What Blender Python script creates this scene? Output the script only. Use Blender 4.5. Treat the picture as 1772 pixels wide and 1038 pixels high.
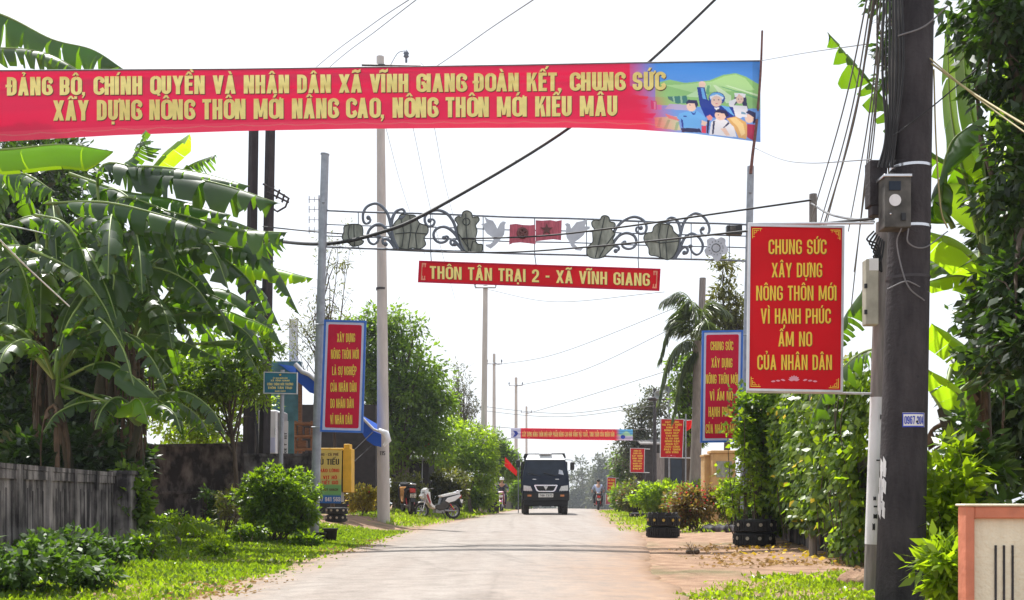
import bpy, math, random, unicodedata
import numpy as np
from mathutils import Vector, Matrix
for o in list(bpy.data.objects): bpy.data.objects.remove(o)
SC = bpy.context.scene
COL = SC.collection
rad = math.radians
# ---------------------------------------------------------------- camera, sky, sun, exposure
F, CX, HY, CH = 1800.0, 886.0, 858.0, 0.82          # focal length and horizon in photo pixels, eye height
cam = bpy.data.objects.new('camera', bpy.data.cameras.new('camera')); COL.objects.link(cam)
cam.location = (0, 0, CH); cam.rotation_euler = (rad(90), 0, 0)
cam.data.sensor_fit = 'HORIZONTAL'; cam.data.sensor_width = 36; cam.data.lens = 36 * F / 1772
cam.data.shift_y = (HY - 519) / 1772; cam.data.clip_start = .05; cam.data.clip_end = 3000
SC.camera = cam
SUN_EL, SUN_AZ = rad(64), rad(-24)                   # azimuth from straight ahead, negative to the left
W = bpy.data.worlds.new('World'); SC.world = W; W.use_nodes = True
nt = W.node_tree; nt.nodes.clear()
sky = nt.nodes.new('ShaderNodeTexSky'); sky.sky_type = 'NISHITA'; sky.sun_disc = False
sky.sun_elevation = SUN_EL; sky.sun_rotation = SUN_AZ
sky.air_density = 1.0; sky.dust_density = 2.2; sky.ozone_density = .6; sky.altitude = 0
hs = nt.nodes.new('ShaderNodeHueSaturation'); hs.inputs['Saturation'].default_value = .45
bg = nt.nodes.new('ShaderNodeBackground'); bg.inputs['Strength'].default_value = .125
wo = nt.nodes.new('ShaderNodeOutputWorld')
nt.links.new(sky.outputs[0], hs.inputs['Color']); mxs = nt.nodes.new('ShaderNodeMix'); mxs.data_type = 'RGBA'; mxs.inputs[0].default_value = .65; mxs.inputs[7].default_value = (6.2, 6.5, 6.9, 1)   # thin bright cloud over the blue
nt.links.new(hs.outputs[0], mxs.inputs[6]); nt.links.new(mxs.outputs[2], bg.inputs['Color']); nt.links.new(bg.outputs[0], wo.inputs['Surface'])
sl = bpy.data.lights.new('sun', 'SUN'); sl.energy = 4.6; sl.angle = rad(.6); sl.color = (1, .97, .92)
sun = bpy.data.objects.new('sun', sl); COL.objects.link(sun)
SD = Vector((math.sin(SUN_AZ) * math.cos(SUN_EL), math.cos(SUN_AZ) * math.cos(SUN_EL), math.sin(SUN_EL)))
sun.rotation_euler = SD.to_track_quat('Z', 'Y').to_euler()
SC.view_settings.view_transform = 'Standard'; SC.view_settings.look = 'None'
SC.view_settings.gamma = 1; SC.view_settings.exposure = .62
cy = SC.cycles
cy.max_bounces = 8; cy.diffuse_bounces = 3; cy.glossy_bounces = 3; cy.transmission_bounces = 4; cy.transparent_max_bounces = 8; cy.volume_bounces = 0
cy.caustics_reflective = False; cy.caustics_refractive = False; cy.use_denoising = True

# ---------------------------------------------------------------- measuring helpers
def P(px, py, d): return Vector(((px - CX) / F * d, d, CH + (HY - py) / F * d))
def X(px, d): return (px - CX) / F * d
def Zp(py, d): return CH + (HY - py) / F * d
def sstep(t): t = max(0, min(1, t)); return t * t * (3 - 2 * t)
def lerp_tab(tab, y):
    if y <= tab[0][0]: return tab[0][1]
    for (a, va), (b, vb) in zip(tab, tab[1:]):
        if y <= b: return va + (vb - va) * (y - a) / (b - a)
    return tab[-1][1]
XL = [(-5, -2.6), (8, -2.5), (13, -2.6), (18, -2.5), (24, -2.45), (31, -2.1), (42, -1.35), (60, .2), (120, 6), (400, 34)]
XR = [(-5, .9), (8, 1.25), (13, 1.7), (18, 2.3), (24, 2.75), (31, 3.15), (42, 3.8), (60, 5.2), (120, 11), (400, 39)]
def xl(y): return lerp_tab(XL, y)
def xr(y): return lerp_tab(XR, y)
def gh(x, y):
    z = -.03 * max(0, y - 63) if y < 200 else -.03 * 137
    rp = sstep((y - 13) / 13) * (1 - sstep((y - 60) / 10))
    z += .27 * sstep((xl(y) - .4 - x) / 1.6) * rp
    z += .16 * sstep((x - xr(y) - .8) / 2.0) * rp
    near = 1 - sstep((y - 13) / 13)
    z += .10 * near * sstep((xl(y) - .5 - x) / 2.0) + .06 * near * sstep((x - xr(y) - .5) / 2.5)
    return z
def cr(pts, n):
    pts = [Vector(p) for p in pts]; out = []
    if len(pts) == 2:
        return [pts[0].lerp(pts[1], i / n) for i in range(n + 1)]
    m = len(pts) - 1
    for k in range(n + 1):
        t = k / n * m; i = min(int(t), m - 1); u = t - i
        p0 = pts[i - 1] if i > 0 else pts[0] * 2 - pts[1]
        p1, p2 = pts[i], pts[i + 1]
        p3 = pts[i + 2] if i + 2 <= m else pts[m] * 2 - pts[m - 1]
        out.append(.5 * ((2 * p1) + (p2 - p0) * u + (2 * p0 - 5 * p1 + 4 * p2 - p3) * u * u + (3 * p1 - p0 - 3 * p2 + p3) * u ** 3))
    return out

# ---------------------------------------------------------------- materials (all procedural)
M = {}
def _nodes(name):
    m = bpy.data.materials.new(name); m.use_nodes = True; n = m.node_tree
    return m, n, n.nodes['Principled BSDF'], n.links
def mat(key, col, rough=.7, var=.18, scale=6., bump=0., metal=0., col2=None, spec=.4, coat=0., stretch=None, detail=6, lo=.3, hi=.7, bscale=None):
    m, n, b, L = _nodes(key)
    tc = n.nodes.new('ShaderNodeTexCoord'); mp = n.nodes.new('ShaderNodeMapping')
    L.new(tc.outputs['Object'], mp.inputs['Vector'])
    if stretch: mp.inputs['Scale'].default_value = stretch
    nz = n.nodes.new('ShaderNodeTexNoise'); nz.inputs['Scale'].default_value = scale; nz.inputs['Detail'].default_value = detail
    L.new(mp.outputs[0], nz.inputs['Vector'])
    rp = n.nodes.new('ShaderNodeValToRGB')
    c1 = tuple(c * (1 - var) for c in col); c2 = col2 or tuple(min(1, c * (1 + var)) for c in col)
    rp.color_ramp.elements[0].position = lo; rp.color_ramp.elements[0].color = (*c1, 1)
    rp.color_ramp.elements[1].position = hi; rp.color_ramp.elements[1].color = (*c2, 1)
    L.new(nz.outputs['Fac'], rp.inputs[0]); L.new(rp.outputs[0], b.inputs['Base Color'])
    b.inputs['Roughness'].default_value = rough; b.inputs['Metallic'].default_value = metal
    b.inputs['Specular IOR Level'].default_value = spec; b.inputs['Coat Weight'].default_value = coat
    if bump:
        bp = n.nodes.new('ShaderNodeBump'); bp.inputs['Strength'].default_value = bump; bp.inputs['Distance'].default_value = .02
        nb = n.nodes.new('ShaderNodeTexNoise'); nb.inputs['Scale'].default_value = bscale or scale * 4; nb.inputs['Detail'].default_value = 8
        L.new(mp.outputs[0], nb.inputs['Vector'])
        L.new(nb.outputs['Fac'], bp.inputs['Height']); L.new(bp.outputs[0], b.inputs['Normal'])
    M[key] = m; return m
def leafmat(key, col, trans, tf=.4, rough=.35, var=.45, spec=.5, dry=None):
    m, n, b, L = _nodes(key)
    geo = n.nodes.new('ShaderNodeNewGeometry')
    tc = n.nodes.new('ShaderNodeTexCoord'); nz = n.nodes.new('ShaderNodeTexNoise'); nz.inputs['Scale'].default_value = 1.3
    L.new(tc.outputs['Object'], nz.inputs['Vector'])
    ad = n.nodes.new('ShaderNodeMath'); ad.operation = 'ADD'
    L.new(geo.outputs['Random Per Island'], ad.inputs[0]); L.new(nz.outputs['Fac'], ad.inputs[1])
    hf = n.nodes.new('ShaderNodeMath'); hf.operation = 'MULTIPLY'; hf.inputs[1].default_value = .5; L.new(ad.outputs[0], hf.inputs[0])
    def ramp(c):
        r = n.nodes.new('ShaderNodeValToRGB')
        r.color_ramp.elements[0].position = .15; r.color_ramp.elements[0].color = (c[0] * (1 - var), c[1] * (1 - var), c[2] * (1 - var), 1)
        r.color_ramp.elements[1].position = .8; r.color_ramp.elements[1].color = (min(1, c[0] * (1 + var * 1.3)), min(1, c[1] * (1 + var)), c[2], 1)
        if dry:
            e = r.color_ramp.elements.new(.9); e.color = (*dry, 1)
        L.new(hf.outputs[0], r.inputs[0]); return r
    L.new(ramp(col).outputs[0], b.inputs['Base Color'])
    b.inputs['Roughness'].default_value = rough; b.inputs['Specular IOR Level'].default_value = spec
    tr = n.nodes.new('ShaderNodeBsdfTranslucent'); L.new(ramp(trans).outputs[0], tr.inputs['Color'])
    mx = n.nodes.new('ShaderNodeMixShader'); mx.inputs[0].default_value = tf
    L.new(b.outputs[0], mx.inputs[1]); L.new(tr.outputs[0], mx.inputs[2])
    L.new(mx.outputs[0], n.nodes['Material Output'].inputs['Surface'])
    M[key] = m; return m
def clothmat(key, rough=.55, tf=.25, spec=.12, attr='Col', col=None):
    m, n, b, L = _nodes(key)
    if col is None:
        a = n.nodes.new('ShaderNodeVertexColor'); a.layer_name = attr; src = a.outputs['Color']
    else:
        r = n.nodes.new('ShaderNodeRGB'); r.outputs[0].default_value = (*col, 1); src = r.outputs[0]
    L.new(src, b.inputs['Base Color']); b.inputs['Roughness'].default_value = rough; b.inputs['Specular IOR Level'].default_value = spec
    tr = n.nodes.new('ShaderNodeBsdfTranslucent'); L.new(src, tr.inputs['Color'])
    mx = n.nodes.new('ShaderNodeMixShader'); mx.inputs[0].default_value = tf
    L.new(b.outputs[0], mx.inputs[1]); L.new(tr.outputs[0], mx.inputs[2])
    L.new(mx.outputs[0], n.nodes['Material Output'].inputs['Surface'])
    M[key] = m; return m
def streaked(key, light, dark, scale=2.2, stretch=(6, 6, .5), lo=.35, hi=.62, rough=.9):
    """weathered masonry: vertical rain streaks of black mould"""
    m, n, b, L = _nodes(key)
    tc = n.nodes.new('ShaderNodeTexCoord'); mp = n.nodes.new('ShaderNodeMapping'); mp.inputs['Scale'].default_value = stretch
    L.new(tc.outputs['Object'], mp.inputs['Vector'])
    nz = n.nodes.new('ShaderNodeTexNoise'); nz.inputs['Scale'].default_value = scale; nz.inputs['Detail'].default_value = 7; nz.inputs['Roughness'].default_value = .65
    L.new(mp.outputs[0], nz.inputs['Vector'])
    n2 = n.nodes.new('ShaderNodeTexNoise'); n2.inputs['Scale'].default_value = 3; n2.inputs['Detail'].default_value = 8
    L.new(tc.outputs['Object'], n2.inputs['Vector'])
    av = n.nodes.new('ShaderNodeMix'); av.data_type = 'FLOAT'; av.inputs[0].default_value = .4
    L.new(nz.outputs['Fac'], av.inputs[2]); L.new(n2.outputs['Fac'], av.inputs[3])
    rp = n.nodes.new('ShaderNodeValToRGB'); rp.color_ramp.elements[0].position = lo; rp.color_ramp.elements[0].color = (*dark, 1)
    rp.color_ramp.elements[1].position = hi; rp.color_ramp.elements[1].color = (*light, 1)
    L.new(av.outputs[0], rp.inputs[0]); L.new(rp.outputs[0], b.inputs['Base Color']); b.inputs['Roughness'].default_value = rough
    bp = n.nodes.new('ShaderNodeBump'); bp.inputs['Strength'].default_value = .4; bp.inputs['Distance'].default_value = .02
    n3 = n.nodes.new('ShaderNodeTexNoise'); n3.inputs['Scale'].default_value = 40; L.new(tc.outputs['Object'], n3.inputs['Vector'])
    L.new(n3.outputs['Fac'], bp.inputs['Height']); L.new(bp.outputs[0], b.inputs['Normal'])
    M[key] = m; return m

# ---------------------------------------------------------------- mesh builder
ORG = {}
class MB:
    def __init__(s): s.v, s.f, s.m, s.sm = [], [], [], []
    def add(s, verts, faces, m=0, smooth=False):
        k = len(s.v); s.v += [tuple(v) for v in verts]
        for f in faces: s.f.append([i + k for i in f]); s.m.append(m); s.sm.append(smooth)
        return s
    def quad(s, a, b, c, d, m=0): return s.add([a, b, c, d], [(0, 1, 2, 3)], m)
    def box(s, c, size, rz=0, m=0, bev=0, mtx=None):
        x, y, z = (q / 2 for q in size); R = mtx or Matrix.Rotation(rz, 3, 'Z'); c = Vector(c)
        if bev <= 0:
            vs = [c + R @ Vector((i * x, j * y, k * z)) for k in (-1, 1) for j in (-1, 1) for i in (-1, 1)]
            return s.add(vs, [(0, 2, 3, 1), (4, 5, 7, 6), (0, 1, 5, 4), (2, 6, 7, 3), (0, 4, 6, 2), (1, 3, 7, 5)], m)
        b = min(bev, x * .9, y * .9, z * .9); vs = []; idx = {}
        for i in (-1, 1):
            for j in (-1, 1):
                for k in (-1, 1):
                    for a in range(3):
                        q = [i * x, j * y, k * z]
                        for t in range(3):
                            if t != a: q[t] -= (i, j, k)[t] * b
                        idx[i, j, k, a] = len(vs); vs.append(c + R @ Vector(q))
        fs = []
        for a in range(3):
            u, w = [t for t in range(3) if t != a]
            for sg in (-1, 1):
                f = []
                for (p, q) in ((-1, -1), (1, -1), (1, 1), (-1, 1)):
                    g = [0, 0, 0]; g[a] = sg; g[u] = p; g[w] = q; f.append(idx[(*g, a)])
                fs.append(f)
            for p in (-1, 1):
                for q in (-1, 1):
                    g1 = [0, 0, 0]; g1[u] = p; g1[w] = q; g1[a] = -1; g2 = list(g1); g2[a] = 1
                    fs.append([idx[(*g1, u)], idx[(*g2, u)], idx[(*g2, w)], idx[(*g1, w)]])
        for i in (-1, 1):
            for j in (-1, 1):
                for k in (-1, 1): fs.append([idx[i, j, k, a] for a in range(3)])
        return s.add(vs, fs, m)
    def tube(s, pts, r, n=8, m=0, cap=True, smooth=True):
        pts = [Vector(p) for p in pts]; k = len(pts)
        rs = r if isinstance(r, (list, tuple)) else [r] * k
        vs, fs = [], []; ref = None
        for i, p in enumerate(pts):
            t = (pts[min(i + 1, k - 1)] - pts[max(i - 1, 0)])
            t = t.normalized() if t.length > 1e-9 else Vector((0, 0, 1))
            if ref is None: ref = Vector((1, 0, 0)) if abs(t.x) < .8 else Vector((0, 1, 0))
            a = (ref - t * ref.dot(t)); a = a.normalized() if a.length > 1e-6 else t.orthogonal().normalized()
            b = t.cross(a); ref = a
            for j in range(n):
                an = 2 * math.pi * j / n; vs.append(p + (a * math.cos(an) + b * math.sin(an)) * rs[i])
        for i in range(k - 1):
            for j in range(n):
                fs.append((i * n + j, i * n + (j + 1) % n, (i + 1) * n + (j + 1) % n, (i + 1) * n + j))
        s.add(vs, fs, m, smooth)
        if cap: s.add([vs[j] for j in range(n)], [tuple(range(n))[::-1]], m); s.add([vs[(k - 1) * n + j] for j in range(n)], [tuple(range(n))], m)
        return s
    def lathe(s, prof, c=(0, 0, 0), n=20, m=0, axis='Z', smooth=True, closed=False):
        vs, fs = [], []; c = Vector(c)
        for r, z in prof:
            for j in range(n):
                a = 2 * math.pi * j / n; q = (r * math.cos(a), r * math.sin(a), z)
                if axis == 'Y': q = (q[0], q[2], q[1])
                if axis == 'X': q = (q[2], q[0], q[1])
                vs.append(c + Vector(q))
        k = len(prof)
        for i in range(k if closed else k - 1):
            for j in range(n): fs.append((i * n + j, i * n + (j + 1) % n, ((i + 1) % k) * n + (j + 1) % n, ((i + 1) % k) * n + j))
        return s.add(vs, fs, m, smooth)
    def prism(s, poly, fn, t, m=0, m2=None):
        """flat outline poly (2-D) through fn(u, v, depth); thickness t, front at depth 0"""
        n = len(poly); a = [fn(x, y, 0) for x, y in poly]; b = [fn(x, y, t) for x, y in poly]
        k = len(s.v); s.v += [tuple(q) for q in a + b]
        s.f.append([k + i for i in range(n)]); s.f.append([k + n + i for i in range(n)][::-1]); s.m += [m, m]; s.sm += [False, False]
        for i in range(n):
            j = (i + 1) % n; s.f.append([k + i, k + n + i, k + n + j, k + j]); s.m.append(m if m2 is None else m2); s.sm.append(False)
        return s
    def ball(s, c, r, nu=14, nv=8, m=0):
        rx, ry, rz = r if isinstance(r, tuple) else (r, r, r); c = Vector(c); vs, fs = [], []
        for i in range(nv + 1):
            t = math.pi * i / nv
            for j in range(nu):
                a = 2 * math.pi * j / nu; vs.append(c + Vector((rx * math.sin(t) * math.cos(a), ry * math.sin(t) * math.sin(a), rz * math.cos(t))))
        for i in range(nv):
            for j in range(nu): fs.append((i * nu + j, (i + 1) * nu + j, (i + 1) * nu + (j + 1) % nu, i * nu + (j + 1) % nu))
        return s.add(vs, fs, m, True)
    def build(s, name, mats, parent=None, loc=None):
        me = bpy.data.meshes.new(name)
        off = Vector(ORG.get(parent.name, (0, 0, 0))) if parent else Vector(loc or (0, 0, 0))
        me.from_pydata([(v[0] - off.x, v[1] - off.y, v[2] - off.z) for v in s.v], [], s.f)
        for mm in (mats if isinstance(mats, (list, tuple)) else [mats]): me.materials.append(M[mm] if isinstance(mm, str) else mm)
        if s.f:
            me.polygons.foreach_set('material_index', s.m); me.polygons.foreach_set('use_smooth', s.sm)
        me.update()
        return link(name, me, parent, off if not parent else None)
def link(name, me, parent=None, loc=None):
    o = bpy.data.objects.new(name, me); COL.objects.link(o)
    if parent: o.parent = parent; ORG[o.name] = ORG.get(parent.name, (0, 0, 0))
    elif loc is not None: o.location = loc; ORG[o.name] = tuple(loc)
    return o
def tag(o, label=None, cat=None, group=None, kind=None):
    if label: o['label'] = label
    if cat: o['category'] = cat
    if group: o['group'] = group
    if kind: o['kind'] = kind
    return o
def thing(name, label, cat, loc=(0, 0, 0), group=None, local=False):
    o = bpy.data.objects.new(name, None); COL.objects.link(o); o.location = loc; o.empty_display_size = .2
    ORG[o.name] = (0, 0, 0) if local else tuple(loc)
    return tag(o, label, cat, group)
def dup(root, loc=None, rz=None, label=None):
    r = root.copy(); COL.objects.link(r)
    if loc is not None: r.location = loc
    if rz is not None: r.rotation_euler = (0, 0, rz)
    if label: r['label'] = label
    for ch in list(root.children):
        c = ch.copy(); COL.objects.link(c); c.parent = r
        for g in ch.children:
            d = g.copy(); COL.objects.link(d); d.parent = c
    return r

# ---------------------------------------------------------------- leaves
def leafmesh(name, pos, dirs, ups, length, width, material, parent=None, loc=None, fold=.25, extra=None):
    """one small folded leaf (two triangles) per position"""
    pos = np.asarray(pos, float); n = len(pos)
    d = dirs / (np.linalg.norm(dirs, axis=1, keepdims=True) + 1e-9)
    sd = np.cross(d, ups); sd /= (np.linalg.norm(sd, axis=1, keepdims=True) + 1e-9)
    up = np.cross(sd, d)
    L = np.broadcast_to(length, (n,))[:, None]; Wd = np.broadcast_to(width, (n,))[:, None]
    mid = pos + d * L * .45 - up * Wd * fold * .5
    v = np.empty((n, 4, 3)); v[:, 0] = pos; v[:, 1] = mid + sd * Wd * .5; v[:, 2] = pos + d * L - up * L * .12; v[:, 3] = mid - sd * Wd * .5
    off = np.array(ORG.get(parent.name, (0, 0, 0)) if parent else (loc or (0, 0, 0)), float)
    v -= off
    base = (np.arange(n) * 4)[:, None]
    f = np.concatenate([base + np.array([0, 1, 2]), base + np.array([0, 2, 3])], axis=1).reshape(-1)
    me = bpy.data.meshes.new(name)
    me.vertices.add(n * 4); me.vertices.foreach_set('co', v.reshape(-1))
    me.loops.add(len(f)); me.loops.foreach_set('vertex_index', f.astype(np.int32))
    me.polygons.add(n * 2); me.polygons.foreach_set('loop_start', (np.arange(n * 2) * 3).astype(np.int32))
    me.polygons.foreach_set('loop_total', np.full(n * 2, 3, np.int32))
    me.materials.append(M[material]); me.update(calc_edges=True)
    return link(name, me, parent, None if parent else (loc or (0, 0, 0)))
def rnd_unit(rng, n):
    v = rng.normal(size=(n, 3)); return v / np.linalg.norm(v, axis=1, keepdims=True)
def clumps(rng, ells, n):
    """clump centres spread through a set of ellipsoids, denser toward their shells"""
    vol = np.array([e[3] * e[4] * e[5] for e in ells]); pick = rng.choice(len(ells), n, p=vol / vol.sum())
    e = np.array(ells)[pick]; u = rnd_unit(rng, n) * (rng.random((n, 1)) ** .45)
    return e[:, :3] + u * e[:, 3:6], u
def crown(name, rng, centres, outs, r, n, size, material, parent, droop=.3, asp=.45, flat=.6):
    k = len(centres); pick = rng.integers(0, k, n)
    rr = r * (.6 + .8 * rng.random(k))
    u = rnd_unit(rng, n) * (rng.random((n, 1)) ** .5)
    u[:, 2] *= flat
    pos = centres[pick] + u * rr[pick][:, None]
    d = u * .8 + outs[pick] * .5 + rng.normal(size=(n, 3)) * .5; d[:, 2] -= droop
    up = rng.normal(size=(n, 3)) * .5; up[:, 2] += 1
    L = size * (.6 + .8 * rng.random(n))
    return leafmesh(name, pos, d, up, L, L * asp, material, parent)
def tree(name, label, cat, x, y, ells, ncl, clr, nleaf, size, lm, bark='bark', tr=.14, group=None, seed=0, droop=.3, asp=.45, lean=(0, 0), limbs=14, flat=.7):
    """ells: crown ellipsoids in world coordinates (cx, cy, cz, rx, ry, rz)"""
    rng = np.random.default_rng(seed); z0 = gh(x, y) - .05
    t = thing(name, label, cat, (x, y, z0), group)
    c, u = clumps(rng, ells, ncl)
    mb = MB(); e = np.array(ells); cen = np.average(e[:, :3], axis=0, weights=e[:, 3] * e[:, 4] * e[:, 5])
    zf = min(q[2] - q[5] * .6 for q in ells); fork = Vector((x * .6 + cen[0] * .4, y * .6 + cen[1] * .4, max(z0 + .35 * (zf - z0), min(zf, cen[2]))))
    top = Vector((cen[0], cen[1], cen[2] + .3 * (max(q[2] + q[5] for q in ells) - cen[2])))
    path = cr([(x, y, z0), (x + (fork.x - x) * .3 + rng.normal() * tr, y, z0 + .5 * (fork.z - z0)), fork, top], 12)
    mb.tube(path, [tr * (1.25 if i == 0 else 1) * (1 - .75 * i / 12) for i in range(13)], 8)
    for i in rng.choice(ncl, min(limbs, ncl), replace=False):
        a = path[int(rng.integers(5, 12))]; b = Vector(c[i]); mdl = a.lerp(b, .5) + Vector(rng.normal(size=3) * .12) + Vector((0, 0, .1 * (b - a).length))
        q = cr([a, mdl, b], 6); r0 = tr * .38
        mb.tube(q, [r0 * (1 - .8 * k / 6) for k in range(7)], 5, cap=False)
        for _ in range(2):
            s0 = q[int(rng.integers(2, 6))]; e0 = s0 + Vector(rng.normal(size=3)) * clr * .9
            mb.tube([s0, s0.lerp(e0, .5) + Vector((0, 0, .05)), e0], [r0 * .3, r0 * .2, r0 * .1], 4, cap=False)
    mb.build('trunk', bark, t)
    crown('crown', rng, c, u, clr, nleaf, size, lm, t, droop, asp, flat)
    return t
def shrub(name, label, x, y, rx, ry, h, nleaf, size, lm, seed=0, group=None, cat='shrub', z0=None, ncl=60, clr=.16, stems=9, zb=.12, asp=.5, droop=.1, bark='bark', flowers=None):
    rng = np.random.default_rng(seed); z = (gh(x, y) if z0 is None else z0) - .02
    t = thing(name, label, cat, (x, y, z), group)
    ells = [(x, y, z + h * (.5 + zb / 2), rx, ry, h * (.5 - zb / 2))]
    for _ in range(4):
        a = rng.random() * 6.28; ells.append((x + math.cos(a) * rx * .5, y + math.sin(a) * ry * .5, z + h * (.35 + .35 * rng.random()), rx * .55, ry * .55, h * .3))
    c, u = clumps(rng, ells, ncl); mb = MB()
    for i in rng.choice(ncl, min(stems, ncl), replace=False):
        b = Vector(c[i]); a = Vector((x + rng.normal() * rx * .15, y + rng.normal() * ry * .15, z))
        mb.tube(cr([a, a.lerp(b, .5) + Vector(rng.normal(size=3) * .05), b], 5), [.014, .012, .01, .008, .006, .004], 5, cap=False)
    mb.build('stem', bark, t)
    crown('foliage', rng, c, u, clr, nleaf, size, lm, t, droop, asp, .8)
    if flowers:
        fm, fn_, fs = flowers; pk = rng.integers(0, ncl, fn_); uu = rnd_unit(rng, fn_); uu[:, 2] = np.abs(uu[:, 2])
        leafmesh('blossom', c[pk] + uu * clr * 1.05, uu + .3 * rng.normal(size=(fn_, 3)), rnd_unit(rng, fn_), fs, fs * .9, fm, t)
    return t
# ---------------------------------------------------------------- materials table
mat('bark', (.10, .075, .055), .9, .35, 9, .5, stretch=(1, 1, .3))
mat('bark_grey', (.20, .18, .16), .9, .3, 8, .5, stretch=(1, 1, .3))
mat('stem_green', (.035, .04, .016), .7, .4, 5, .2, col2=(.065, .045, .024), stretch=(1, 1, .25))
mat('dry_leaf', (.10, .065, .042), .85, .4, 5)
mat('concrete_pole', (.50, .47, .44), .85, .14, 3, .3, stretch=(2, 2, .4))
streaked('dark_pole', (.062, .054, .058), (.013, .011, .014), 1.9, (6, 6, 1.3), .36, .72)
mat('grey_steel', (.30, .32, .36), .5, .2, 7, .1, metal=.3)
mat('black_steel', (.05, .045, .05), .6, .3, 9, .2, metal=.2)
mat('iron', (.14, .16, .20), .55, .25, 9, .1, metal=.3)
mat('rust_rod', (.16, .07, .06), .8, .4, 20)
mat('white_paint', (.78, .78, .76), .6, .08, 6, .1)
mat('pole_whitewash', (.72, .72, .74), .8, .15, 5, .2, stretch=(2, 2, .5))
mat('wood_grey', (.22, .20, .19), .9, .35, 8, .4, stretch=(3, 3, .3))
mat('red_panel', (.62, .006, .014), .5, .10, 2.5, spec=.15)
mat('red_panel_faded', (.55, .015, .025), .5, .12, 2.5, spec=.15)
mat('maroon_panel', (.50, .006, .04), .5, .1, 2.5, spec=.15)
mat('gold', (.88, .60, .08), .5, .06, 10, spec=.15)
mat('gold_pale', (.88, .74, .26), .55, .08, 10, spec=.15)
mat('ink_dark', (.10, .03, .02), .6, .1, 10)
mat('blue_frame', (.03, .13, .50), .5, .12, 6)
mat('pale_border', (.52, .56, .74), .5, .08, 6)
mat('alu', (.62, .63, .66), .4, .1, 8, metal=.5)
mat('sign_blue', (.02, .13, .24), .5, .25, 2, col2=(.03, .22, .28))
mat('lotus_pink', (.80, .35, .45), .5, .15, 12)
mat('ornament_green', (.20, .22, .19), .75, .4, 5, .3, col2=(.36, .38, .33), stretch=(2, 2, .6))
mat('ornament_line', (.05, .06, .06), .7, .2, 9)
mat('dove_white', (.48, .51, .58), .6, .14, 4)
mat('flag_faded', (.42, .09, .13), .7, .3, 9, stretch=(4, 4, .7))
mat('emblem_dark', (.13, .05, .05), .7, .3, 9)
mat('black_paint', (.012, .012, .014), .4, .2, 9)
mat('rubber', (.016, .016, .017), .75, .3, 20, .3)
mat('cable_black', (.02, .02, .022), .6, .2, 9)
mat('cable_grey', (.16, .16, .17), .6, .2, 9)
mat('cable_yellow', (.36, .30, .14), .6, .2, 9)
mat('meter_box', (.045, .043, .040), .7, .5, 9, .2, col2=(.12, .115, .105))
mat('sticker_blue', (.02, .05, .45), .4, .1, 9)
mat('glass_dark', (.012, .020, .036), .16, .3, 3, spec=.25)
mat('steel_bright', (.6, .6, .62), .25, .1, 9, metal=.9)
clothmat('print', .30, .22, spec=.38)
clothmat('flag_red', .6, .35, col=(.75, .02, .02))
clothmat('blue_tarp', .5, .25, col=(.02, .09, .45))

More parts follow.
